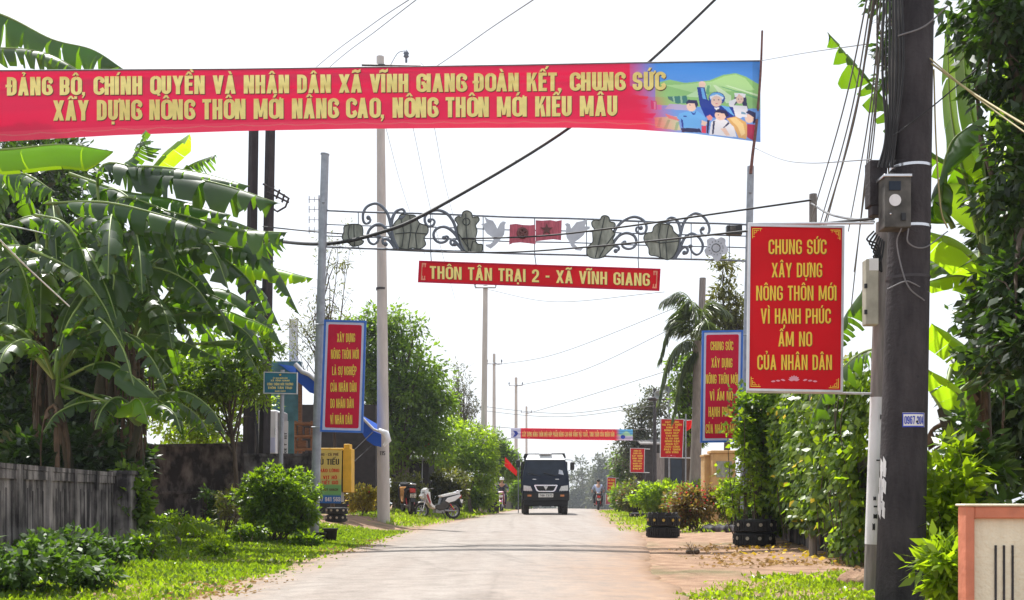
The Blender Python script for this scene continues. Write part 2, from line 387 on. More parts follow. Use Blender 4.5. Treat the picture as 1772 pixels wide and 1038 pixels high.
# ---------------------------------------------------------------- lettering: heavy condensed capitals built stroke by stroke
def arc(cx, cy, rx, ry, a0, a1, n=5):
    return [(cx + rx * math.cos(rad(a0 + (a1 - a0) * i / n)), cy + ry * math.sin(rad(a0 + (a1 - a0) * i / n))) for i in range(n + 1)]
TH, TV = .155, .135      # stroke widths: across and along
def glyph(ch):
    """outline strips of one capital: returns (advance width, list of polygons) for height 1"""
    w = {'I': .17, 'M': .66, 'N': .50, 'L': .38, 'E': .40, 'F': .38, 'T': .42, 'K': .50, 'J': .40, '1': .30, ' ': .26, ',': .17, '-': .30, '.': .17, 'A': .52, 'V': .52, 'X': .52, 'Y': .52, 'Q': .48, 'W': .72, '·': .2}.get(ch, .47)
    h, k = TH / 2, TV / 2; P_ = []
    def pl(pts):
        n = len(pts)
        L, R = [], []
        for i, (x, y) in enumerate(pts):
            a = pts[max(i - 1, 0)]; b = pts[min(i + 1, n - 1)]
            dx, dy = b[0] - a[0], b[1] - a[1]; l = math.hypot(dx, dy) or 1; nx, ny = -dy / l, dx / l
            L.append((x + nx * h, y + ny * k)); R.append((x - nx * h, y - ny * k))
        for i in range(n - 1): P_.append([R[i], R[i + 1], L[i + 1], L[i]])
    def bar(x0, y0, x1, y1): P_.append([(x0, y0), (x1, y0), (x1, y1), (x0, y1)])
    def dg(x0, x1, t=TH * 1.02, y0=0, y1=1): P_.append([(x0, y0), (x0 + t, y0), (x1 + t, y1), (x1, y1)])
    r = .17; l_, r_ = h, w - h; b_, t_ = k, 1 - k
    if ch in 'I1': bar(w - TH - .01, 0, w - .01, 1)
    if ch == '1': P_.append([(0, .74), (w - TH, .84), (w - TH, 1), (.02, .86)])
    if ch in 'BDĐEFHKLPRMNU'.replace('U', ''): bar(0, 0, TH, 1)
    if ch in 'HMN': bar(w - TH, 0, w, 1)
    if ch in 'EFL' or ch == 'T':
        if ch in 'EL': bar(TH, 0, w, TV)
        if ch in 'EFT': bar(TH if ch != 'T' else 0, 1 - TV, w, 1)
        if ch in 'EF': bar(TH, .45, w - .03, .45 + TV)
        if ch == 'T': bar(w / 2 - h, 0, w / 2 + h, 1 - TV)
    if ch == 'H': bar(TH, .44, w - TH, .44 + TV)
    if ch == 'N': P_.append([(TH * .55, 1), (TH * 1.1, 1), (w - TH * .55, 0), (w - TH * 1.1, 0)])
    if ch == 'M':
        P_.append([(TH * .5, 1), (TH * 1.15, 1), (w / 2 + .05, .1), (w / 2 - .07, .1)]); P_.append([(w - TH * 1.15, 1), (w - TH * .5, 1), (w / 2 + .07, .1), (w / 2 - .05, .1)])
    if ch == 'A':
        dg(0, w / 2 - h * .95); P_.append([(w - TH * 1.02, 0), (w, 0), (w / 2 + h * .95, 1), (w / 2 - h * .95, 1)]); bar(.1, .2, w - .1, .2 + TV * .85)
    if ch == 'V':
        P_.append([(0, 1), (TH * 1.02, 1), (w / 2 + h * .9, 0), (w / 2 - h * .9, 0)]); P_.append([(w - TH * 1.02, 1), (w, 1), (w / 2 + h * .9, 0), (w / 2 - h * .9, 0)])
    if ch == 'X': dg(0, w - TH); P_.append([(w - TH, 0), (w, 0), (TH, 1), (0, 1)])
    if ch == 'Y':
        bar(w / 2 - h, 0, w / 2 + h, .45); P_.append([(w / 2 - h, .42), (w / 2 + h, .42), (TH, 1), (0, 1)]); P_.append([(w / 2 - h, .42), (w / 2 + h, .42), (w, 1), (w - TH, 1)])
    if ch == 'K':
        P_.append([(TH, .35), (TH, .6), (w - TH, 1), (w, 1)]); P_.append([(TH * 1.2, .5), (TH * 1.9, .62), (w, 0), (w - TH * 1.05, 0)])
    if ch in 'OQCG0':
        a = arc(l_ + r, t_ - r, r, r, 90, 180) + arc(l_ + r, b_ + r, r, r, 180, 270) + arc(r_ - r if r_ - r > l_ + r else l_ + r, b_ + r, r, r, 270, 360)
        rr_ = arc(max(r_ - r, l_ + r), t_ - r, r, r, 0, 90)
        if ch in 'OQ0': pl(a + rr_ + [a[0]])
        else:
            pl([(r_, .66)] + rr_ + a + [(r_, .36 if ch == 'C' else .48)])
            if ch == 'G': bar(w * .52, .40, w - TH * .3, .40 + TV)
        if ch == 'Q': P_.append([(w * .52, .2), (w * .68, .26), (w + .03, -.06), (w - .12, -.08)])
    if ch in 'DĐ':
        pl([(TH * .8, t_)] + arc(r_ - r, t_ - r, r, r, 90, 0) + arc(r_ - r, b_ + r, r, r, 0, -90) + [(TH * .8, b_)])
        if ch == 'Đ': bar(-.07, .45, w * .52, .45 + TV * .8)
    if ch in 'PRB':
        q = .13; m_ = .5
        pl([(TH * .8, t_)] + arc(r_ - q, t_ - q, q, q, 90, 0) + arc(r_ - q, m_ + q - .04, q, q, 0, -90) + [(TH * .8, m_ - .04)])
        if ch == 'B': pl([(TH * .8, m_ - .02)] + arc(r_ - q, m_ - q - .02, q, q, 90, 0) + arc(r_ - q, b_ + q, q, q, 0, -90) + [(TH * .8, b_)])
        if ch == 'R': P_.append([(w - TH, 0), (w, 0), (w - .03, .46), (w - TH - .03, .46)])
    if ch in 'UJ':
        pl([(r_, 1)] + arc(r_ - r, b_ + r, r, r, 0, -90) + arc(l_ + r, b_ + r, r, r, 270, 180) + [(l_, 1 if ch == 'U' else .3)])
    if ch in 'S':
        q = .15
        pl([(r_, .68)] + arc(r_ - q, t_ - q, q, q, 0, 90) + arc(l_ + q, t_ - q, q, q, 90, 180) + arc(l_ + q, .56 + q * .3, q, q * .7, 190, 250) + arc(r_ - q, .38, q, q * .7, 60, -10) + arc(r_ - q, b_ + q, q, q, 0, -90) + arc(l_ + q, b_ + q, q, q, 270, 180) + [(l_, .34)])
    if ch == '2':
        q = .15; pl([(l_, .68)] + arc(l_ + q, t_ - q, q, q, 180, 90) + arc(r_ - q, t_ - q, q, q, 90, 0) + [(r_, .62), (r_ - .04, .5), (l_ + .02, .18), (l_, .1)]); bar(0, 0, w, TV)
    if ch in '38':
        q = .13; pl([(l_, .72)] + arc(l_ + q, t_ - q, q, q, 180, 90) + arc(r_ - q, t_ - q, q, q, 90, 0) + arc(r_ - q, .5 + q, q, q, 0, -90) + [(w * .4, .5)]); pl([(w * .4, .5)] + arc(r_ - q, .5 - q, q, q, 90, 0) + arc(r_ - q, b_ + q, q, q, 0, -90) + arc(l_ + q, b_ + q, q, q, 270, 180) + [(l_, .28)])
        if ch == '8': bar(0, .18, TH, .42); bar(0, .58, TH, .82)
    if ch == '4': bar(w - TH - .06, 0, w - .06, 1); bar(0, .2, w, .2 + TV); P_.append([(0, .3), (TH * .9, .3), (w - .1, 1), (w - .25, 1)])
    if ch == '5':
        q = .15; bar(0, 1 - TV, w, 1); bar(0, .48, TH, 1); pl([(l_, .56), (r_ - q, .56)] + arc(r_ - q, .56 - q, q, q, 90, 0) + arc(r_ - q, b_ + q, q, q, 0, -90) + arc(l_ + q, b_ + q, q, q, 270, 180))
    if ch in '69':
        q = .15; f = (lambda pts: pts) if ch == '6' else (lambda pts: [(w - x, 1 - y) for x, y in pts])
        pl(f([(r_, .74)] + arc(r_ - q, t_ - q, q, q, 0, 90) + arc(l_ + q, t_ - q, q, q, 90, 180) + arc(l_ + q, b_ + q, q, q, 180, 270) + arc(r_ - q, b_ + q, q, q, 270, 360) + arc(r_ - q, .58 - q, q, q, 0, 90) + [(l_, .58)]))
    if ch == '7': bar(0, 1 - TV, w, 1); P_.append([(w * .22, 0), (w * .22 + TH, 0), (w, 1 - TV), (w - TH, 1 - TV)])
    if ch == ',': bar(0, 0, .15, .16); P_.append([(.06, 0), (.15, 0), (.06, -.16), (0, -.16)])
    if ch == '.': bar(0, 0, .15, .16)
    if ch == '·': bar(.02, .4, .16, .56)
    if ch == '-': bar(.02, .40, w - .02, .40 + TV)
    return w, P_
def accents(marks, w):
    c = w / 2; P_ = []; up = 1.05
    def sl(x0, y0, x1, y1, t=.10): P_.append([(x0, y0), (x0 + t, y0), (x1 + t, y1), (x1, y1)])
    hat = '\u0302' in marks or '\u0306' in marks
    if '\u0302' in marks:
        P_.append([(c - .17, up), (c - .05, up), (c + .05, up + .17), (c - .05, up + .17)]); P_.append([(c + .05, up), (c + .17, up), (c + .05, up + .17), (c - .05, up + .17)])
    ox, oy = (.15, .13) if hat else (0, 0)
    if '\u0301' in marks: sl(c - .06 + ox, up + oy, c + .03 + ox, up + .17 + oy, .12)
    if '\u0300' in marks: sl(c - .02 + ox, up + oy, c - .11 + ox, up + .17 + oy, .12)
    if '\u0309' in marks:
        ox2 = ox; P_.append([(c - .03 + ox2, up + oy), (c + .05 + ox2, up + oy), (c + .06 + ox2, up + .09 + oy), (c - .01 + ox2, up + .09 + oy)])
        P_.append([(c - .01 + ox2, up + .09 + oy), (c + .06 + ox2, up + .06 + oy), (c + .12 + ox2, up + .14 + oy), (c + .06 + ox2, up + .20 + oy)]); P_.append([(c - .08 + ox2, up + .13 + oy), (c - .06 + ox2, up + .21 + oy), (c + .07 + ox2, up + .21 + oy), (c + .04 + ox2, up + .14 + oy)])
    if '\u0303' in marks:
        oy = .19 if hat else 0
        P_.append([(c - .22, up + .0 + oy), (c - .20, up + .14 + oy), (c - .06, up + .21 + oy), (c - .06, up + .06 + oy)]); P_.append([(c - .06, up + .06 + oy), (c - .06, up + .21 + oy), (c + .07, up + .16 + oy), (c + .07, up + .01 + oy)]); P_.append([(c + .07, up + .01 + oy), (c + .07, up + .16 + oy), (c + .20, up + .24 + oy), (c + .20, up + .08 + oy)])
    if '\u0323' in marks: P_.append([(c - .07, -.21), (c + .07, -.21), (c + .07, -.07), (c - .07, -.07)])
    if '\u031b' in marks: P_.append([(w - .06, .84), (w + .01, .84), (w + .11, .96), (w + .11, 1.06), (w + .03, 1.06), (w + .03, .99)])
    return P_
def lettering(mb, text, fn, xc, y0, y1, width=None, m=0, lift=0., gap=.085, left=None, slant=0., stroke=None, sub=1):
    """draws text between baseline y1 and cap line y0 (photo-style, y down) centred at xc; fn(x, y, lift) gives the point"""
    global TH, TV
    keep = TH, TV
    if stroke: TH, TV = stroke
    items, x = [], 0
    for ch in text:
        d = unicodedata.normalize('NFD', ch); base = d[0]
        if ch == 'Đ': base = 'Đ'
        w, ps = glyph(base)
        for p in ps + accents(d[1:], w): items.append([(a + x, b) for a, b in p])
        x += w + gap
    TH, TV = keep
    tot = x - gap; H = y1 - y0; sx = (width / tot) if width else H
    ox = left if left is not None else xc - tot * sx / 2
    for k, p in enumerate(items):
        lf = lift + .0004 * (k % 6)
        if sub > 1 and len(p) == 4:
            n1, n2 = (max(1, math.ceil(sub * max(math.dist(p[a], p[b]), math.dist(p[c], p[d])))) for a, b, c, d in ((0, 1, 3, 2), (0, 3, 1, 2)))
            bl = lambda u, v: [(p[0][q] * (1 - u) + p[1][q] * u) * (1 - v) + (p[3][q] * (1 - u) + p[2][q] * u) * v for q in (0, 1)]
            g = [bl(i / n1, j / n2) for j in range(n2 + 1) for i in range(n1 + 1)]
            mb.add([fn(ox + a * sx + slant * b, y1 - b * H, lf) for a, b in g], [(j * (n1 + 1) + i, j * (n1 + 1) + i + 1, (j + 1) * (n1 + 1) + i + 1, (j + 1) * (n1 + 1) + i) for j in range(n2) for i in range(n1)], m)
        else: mb.add([fn(ox + a * sx + slant * b, y1 - b * H, lf) for a, b in p], [tuple(range(len(p)))], m)

# ---------------------------------------------------------------- flat signs given by their corners
class Face:
    """a flat board: corners tl, tr, br, bl in photo pixels with the distance of its left and right edge"""
    def __init__(s, q, dl, dr=None):
        dr = dl if dr is None else dr; s.q = q; s.d = (dl, dr)
        (s.tl, s.tr, s.br, s.bl) = [P(x, y, dd) for (x, y), dd in zip(q, (dl, dr, dr, dl))]
        s.n = (s.tr - s.tl).cross(s.bl - s.tl).normalized()
        if s.n.y > 0: s.n = -s.n
    def uv(s, u, v, lift=0.): return (s.tl * (1 - u) + s.tr * u) * (1 - v) + (s.bl * (1 - u) + s.br * u) * v + s.n * lift
    def px(s, x, y, lift=0.):
        v = (y - s.q[0][1]) / (s.q[3][1] - s.q[0][1])
        for _ in range(3):
            xa = s.q[0][0] * (1 - v) + s.q[3][0] * v; xb = s.q[1][0] * (1 - v) + s.q[2][0] * v; u = (x - xa) / (xb - xa)
            ya = s.q[0][1] * (1 - u) + s.q[1][1] * u; yb = s.q[3][1] * (1 - u) + s.q[2][1] * u; v = (y - ya) / (yb - ya)
        return s.uv(u, v, lift)
    def slab(s, mb, u0, v0, u1, v1, z0, z1, m=0):
        a = [s.uv(u, v, z) for z in (z0, z1) for (u, v) in ((u0, v0), (u1, v0), (u1, v1), (u0, v1))]
        return mb.add(a, [(0, 1, 2, 3), (7, 6, 5, 4), (0, 4, 5, 1), (1, 5, 6, 2), (2, 6, 7, 3), (3, 7, 4, 0)], m)
    def frame(s, mb, fu, fv, z0, z1, m=0, o=0.):
        s.slab(mb, -o, -o, 1 + o, fv, z0, z1, m); s.slab(mb, -o, 1 - fv, 1 + o, 1 + o, z0, z1, m)
        s.slab(mb, -o, fv, fu, 1 - fv, z0, z1, m); s.slab(mb, 1 - fu, fv, 1 + o, 1 - fv, z0, z1, m)
    def rpanel(s, mb, u0, v0, u1, v1, ru, rv, z0, z1, m=0):
        o = []
        for (cx, cyy, a) in ((u1 - ru, v0 + rv, -90), (u1 - ru, v1 - rv, 0), (u0 + ru, v1 - rv, 90), (u0 + ru, v0 + rv, 180)): o += arc(cx, cyy, ru, rv, a, a + 90, 4)
        mb.prism(o, lambda u, v, t: s.uv(u, v, z1 - t), z1 - z0, m)
def board(name, label, q, dl, dr=None, panel='red_panel', frame='alu', fw=.02, lines=(), ink='gold', cat='sign', group=None, shadow=False, inner=None, extra=None, stroke=None, tilt=0.):
    f = Face(q, dl, dr); t = thing(name, label, cat, tuple(f.uv(.5, 1)), group)
    wd = (f.tr - f.tl).length; ht = (f.bl - f.tl).length; fu, fv = fw / wd, fw / ht
    mb = MB(); f.slab(mb, fu, fv, 1 - fu, 1 - fv, -.022, 0); mb.build('panel', inner[0] if inner else panel, t)
    if inner:
        mb = MB(); iu, iv = inner[1] / wd, inner[1] / ht
        f.rpanel(mb, iu, iv, 1 - iu, 1 - iv, .03 / wd, .03 / ht, .001, .005); mb.build('centre_panel', panel, t)
    mb = MB(); f.frame(mb, fu, fv, -.03, .012, o=.0); mb.build('frame', frame, t)
    if lines:
        zl = .009 if inner else .004
        for (tx, xc, y0, y1, wdt) in lines:
            fp = lambda x, y, l, xc=xc: f.px(x, y + tilt * (x - xc), l)
            mb = MB(); lettering(mb, tx, fp, xc, y0, y1, wdt, 0, zl, stroke=stroke); o = mb.build('lettering', ink, t)
            if shadow: mb = MB(); lettering(mb, tx, fp, xc + shadow, y0 + shadow, y1 + shadow, wdt, 0, zl - .003, stroke=stroke); mb.build('lettering_outline', 'ink_dark', o)
    if extra: extra(f, t)
    return t, f
def gold_corners(f, t, wd, ht, ink='gold', s=.055, z=.005):
    mb = MB()
    for (cu, cv, su, sv) in ((0, 0, 1, 1), (1, 0, -1, 1), (1, 1, -1, -1), (0, 1, 1, -1)):
        def L(a, b, c, d):
            pts = [(cu + su * x / wd, cv + sv * y / ht) for x, y in ((a, b), (c, b), (c, d), (a, d))]
            mb.add([f.uv(u, v, z) for u, v in pts], [(0, 1, 2, 3)])
        o = .033
        L(o, o, o + s * 1.5, o + .006); L(o, o + .006, o + .006, o + s * 1.5); L(o + .013, o + .013, o + s, o + .018); L(o + .013, o + .018, o + .018, o + s)
        L(o + s * .62, o + .018, o + s * .7, o + s * .6); L(o + .018, o + s * .62, o + s * .62, o + s * .7); L(o + s * 1.2, o + .006, o + s * 1.28, o + s * .42); L(o + .006, o + s * 1.2, o + s * .42, o + s * 1.28)
    mb.build('corner_ornament', ink, t)
def lotus(f, t, cx, cyy, w, z=.006):
    """lotus flower emblem between two leaf sprays"""
    mb = MB(); k = 0
    def petal(ang, l, wd, ox=0, oy=0):
        nonlocal k
        a = rad(ang); dx, dy = math.sin(a), -math.cos(a); px, py = -dy, dx
        pts = [(ox, oy)] + [(ox + dx * l * q + px * wd * e, oy + dy * l * q + py * wd * e) for q, e in ((.35, .8), (.7, .75), (1, 0), (.7, -.75), (.35, -.8))]
        mb.add([f.px(cx + x, cyy + y, z + .0005 * k) for x, y in pts], [tuple(range(6))], 0); k += 1
    for an in (-78, 78, -55, 55, -30, 30, 0): petal(an, w * (.50 if abs(an) > 40 else .46), w * .13, 0, w * .12)
    for sg in (-1, 1):
        for i in range(3): petal(sg * (75 + 10 * i), w * .42, w * .09, sg * w * (.75 + .42 * i), w * (.14 + .02 * i))
    mb.build('lotus_emblem', 'lotus_pink', t)

# ---------------------------------------------------------------- the setting: ground, road
def build_setting():
    ys = [-4 + .75 * i for i in range(100)] + [72 + 3 * i for i in range(40)] + [200, 260, 340, 450, 600]
    xs = [-400, -250, -150, -90, -60, -40, -30, -24] + [-20 + .5 * i for i in range(81)] + [24, 30, 40, 60, 90, 150, 250, 400]
    rng = random.Random(3); v = []
    for y in ys:
        for x in xs: v.append((x, y, gh(x, y) + (rng.uniform(-.012, .012) if abs(x) < 14 and y < 40 else 0)))
    n = len(xs); f = [(j * n + i, j * n + i + 1, (j + 1) * n + i + 1, (j + 1) * n + i) for j in range(len(ys) - 1) for i in range(n - 1)]
    m, nd, b, L = _nodes('soil')
    tc = nd.nodes.new('ShaderNodeTexCoord')
    def noise(s, d=8, r=.6):
        q = nd.nodes.new('ShaderNodeTexNoise'); q.inputs['Scale'].default_value = s; q.inputs['Detail'].default_value = d; q.inputs['Roughness'].default_value = r
        L.new(tc.outputs['Object'], q.inputs['Vector']); return q
    def ramp(src, *st):
        r = nd.nodes.new('ShaderNodeValToRGB'); e = r.color_ramp.elements
        while len(e) < len(st): e.new(.5)
        for el, (p, c) in zip(e, st): el.position = p; el.color = (*c, 1)
        L.new(src, r.inputs[0]); return r
    n1, n2, n3 = noise(.5), noise(3.2), noise(26)
    base = ramp(n2.outputs['Fac'], (.3, (.20, .115, .07)), (.55, (.33, .205, .13)), (.75, (.42, .29, .20)))
    green = ramp(n3.outputs['Fac'], (.35, (.05, .07, .02)), (.65, (.12, .13, .05)))
    mk = ramp(n1.outputs['Fac'], (.52, (0, 0, 0)), (.62, (.6, .6, .6)))
    mx = nd.nodes.new('ShaderNodeMix'); mx.data_type = 'RGBA'; L.new(mk.outputs[0], mx.inputs[0]); L.new(base.outputs[0], mx.inputs[6]); L.new(green.outputs[0], mx.inputs[7])
    L.new(mx.outputs[2], b.inputs['Base Color']); b.inputs['Roughness'].default_value = .95
    bp = nd.nodes.new('ShaderNodeBump'); bp.inputs['Strength'].default_value = .7; bp.inputs['Distance'].default_value = .04; L.new(n3.outputs['Fac'], bp.inputs['Height']); L.new(bp.outputs[0], b.inputs['Normal'])
    M['soil'] = m
    mb = MB(); mb.add(v, f, 0, True); tag(mb.build('ground', 'soil'), kind='structure')
    # road: pale worn asphalt with ragged edges
    m, nd, b, L = _nodes('road')
    tc = nd.nodes.new('ShaderNodeTexCoord')
    n1, n2, n3 = noise(.45, 6), noise(5, 8), noise(34, 8, .7)
    mp = nd.nodes.new('ShaderNodeMapping'); mp.inputs['Scale'].default_value = (1.6, .09, 1); mp.inputs['Rotation'].default_value = (0, 0, rad(3)); L.new(tc.outputs['Object'], mp.inputs['Vector'])
    n4 = noise(1.2, 6); L.new(mp.outputs[0], n4.inputs['Vector'])
    c1 = ramp(n1.outputs['Fac'], (.3, (.27, .225, .19)), (.7, (.34, .295, .26)))
    c2 = ramp(n4.outputs['Fac'], (.35, (.235, .18, .145)), (.65, (.36, .32, .285)))
    c3 = ramp(n3.outputs['Fac'], (.3, (.10, .085, .075)), (.75, (.40, .36, .325)))
    def mix(a, c, fac, mode='MIX'):
        q = nd.nodes.new('ShaderNodeMix'); q.data_type = 'RGBA'; q.blend_type = mode
        if isinstance(fac, float): q.inputs[0].default_value = fac
        else: L.new(fac, q.inputs[0])
        L.new(a, q.inputs[6]); L.new(c, q.inputs[7]); return q.outputs[2]
    col = mix(mix(c1.outputs[0], c2.outputs[0], .55), c3.outputs[0], .42)
    vo = nd.nodes.new('ShaderNodeTexVoronoi'); vo.feature = 'DISTANCE_TO_EDGE'; vo.inputs['Scale'].default_value = .34
    dt = nd.nodes.new('ShaderNodeMix'); dt.data_type = 'VECTOR'; dt.inputs[0].default_value = .12; L.new(tc.outputs['Object'], dt.inputs[4]); L.new(n2.outputs['Color'], dt.inputs[5]); L.new(dt.outputs[1], vo.inputs['Vector'])
    ck = ramp(vo.outputs['Distance'], (.0, (.45, .42, .40)), (.012, (1, 1, 1))); col = mix(col, ck.outputs[0], .28, 'MULTIPLY')
    mo = ramp(n2.outputs['Fac'], (.32, (.70, .68, .66)), (.62, (1.06, 1.05, 1.04))); col = mix(col, mo.outputs[0], .75, 'MULTIPLY')
    n5 = noise(1.1, 9, .72); pa = ramp(n5.outputs['Fac'], (.36, (.62, .60, .58)), (.47, (1, 1, 1))); col = mix(col, pa.outputs[0], .6, 'MULTIPLY')
    at = nd.nodes.new('ShaderNodeVertexColor'); at.layer_name = 'edge'
    dirt = ramp(n2.outputs['Fac'], (.3, (.23, .13, .075)), (.7, (.33, .21, .13)))
    sm = nd.nodes.new('ShaderNodeMath'); sm.operation = 'MULTIPLY_ADD'; sm.inputs[1].default_value = 2.2; sm.inputs[2].default_value = -1.0; L.new(n2.outputs['Fac'], sm.inputs[0])
    ad = nd.nodes.new('ShaderNodeMath'); ad.operation = 'ADD'; ad.use_clamp = True; L.new(at.outputs['Color'], ad.inputs[0]); L.new(sm.outputs[0], ad.inputs[1])
    mlt = nd.nodes.new('ShaderNodeMath'); mlt.operation = 'MULTIPLY'; L.new(ad.outputs[0], mlt.inputs[0]); L.new(at.outputs['Color'], mlt.inputs[1])
    col = mix(col, dirt.outputs[0], mlt.outputs[0]); L.new(col, b.inputs['Base Color'])
    b.inputs['Roughness'].default_value = .62; b.inputs['Specular IOR Level'].default_value = .35
    bp = nd.nodes.new('ShaderNodeBump'); bp.inputs['Strength'].default_value = .35; bp.inputs['Distance'].default_value = .008; L.new(n3.outputs['Fac'], bp.inputs['Height']); L.new(bp.outputs[0], b.inputs['Normal'])
    M['road'] = m
    rng = random.Random(5); v, c = [], []; K = 14; ys = [-4 + .3 * i for i in range(260)] + [74 + 3 * i for i in range(60)]; ja = jb = 0
    for y in ys:
        ja = ja * .8 + rng.uniform(-.05, .05); jb = jb * .8 + rng.uniform(-.07, .07); a, bb = xl(y) + ja, xr(y) + jb
        for k in range(K + 1):
            u = k / K; u = .5 - .5 * math.cos(math.pi * u); x = a + (bb - a) * u; e = min(x - a, bb - x)
            v.append((x, y, (gh(x, y)) + .016 + .045 * (1 - (2 * u - 1) ** 2) - (.055 if k in (0, K) else 0))); c.append(max(0, 1 - e / ((.95 + .9 * sstep((24 - y) / 10)) if x > (a + bb) / 2 else .85)))
    f = [(j * (K + 1) + i, j * (K + 1) + i + 1, (j + 1) * (K + 1) + i + 1, (j + 1) * (K + 1) + i) for j in range(len(ys) - 1) for i in range(K)]
    mb = MB(); mb.add(v, f, 0, True); o = mb.build('road', 'road'); tag(o, kind='structure')
    ca = o.data.color_attributes.new('edge', 'FLOAT_COLOR', 'POINT'); ca.data.foreach_set('color', np.repeat(np.array(c, np.float32), 4))
build_setting()

# ---------------------------------------------------------------- red banner across the road
def bd(x): return 17.6 + .9 * (x + 180) / 1500
TOPC = [(-180, 124), (0, 122), (400, 119.5), (660, 116), (900, 112.5), (1100, 108.5), (1316, 105)]
BOTC = [(-180, 252), (0, 245), (200, 234), (400, 227), (600, 223), (800, 221.5), (1000, 221), (1100, 224), (1200, 231), (1316, 246)]
def bpt(x, y, lift=0.):
    t, b = lerp_tab(TOPC, x), lerp_tab(BOTC, x); v = (y - t) / (b - t); e = sstep((x - 1080) / 220)
    rip = .030 * math.sin(v * 9 + x * .004) * (1 - .3 * v) + .022 * math.sin(x * .021 + v * 1.7) + .05 * math.sin(x * .0062 + 1) + e * .05 * math.sin(v * 13 - (x - 1100) * .02) + (.10 * (v - .5) ** 2)
    for v0, am, wd, fr, ph in ((.16, .030, .040, .004, 0), (.30, .022, .030, .0053, 2), (.07, .020, .025, .003, 4), (.52, .012, .05, .006, 1), (.80, .014, .05, .0035, 3)):
        rip += am * (.55 + .45 * math.sin(x * fr * 2.3 + ph)) * math.exp(-((v - v0 + .035 * math.sin(x * fr + ph)) / (wd * 1.5)) ** 2)
    return P(x, y, bd(x) + rip - lift)
def inpoly(x, y, poly):
    c = False; j = len(poly) - 1
    for i in range(len(poly)):
        (xi, yi), (xj, yj) = poly[i], poly[j]
        if (yi > y) != (yj > y) and x < (xj - xi) * (y - yi) / (yj - yi) + xi: c = not c
        j = i
    return c
def ell(cx, cy_, rx, ry, n=16): return [(cx + rx * math.cos(6.2832 * i / n), cy_ + ry * math.sin(6.2832 * i / n)) for i in range(n)]
SKIN, INK = (.82, .58, .48), (.03, .03, .10)
LB, NB, WH = (.16, .44, .85), (.02, .05, .32), (.80, .80, .86)
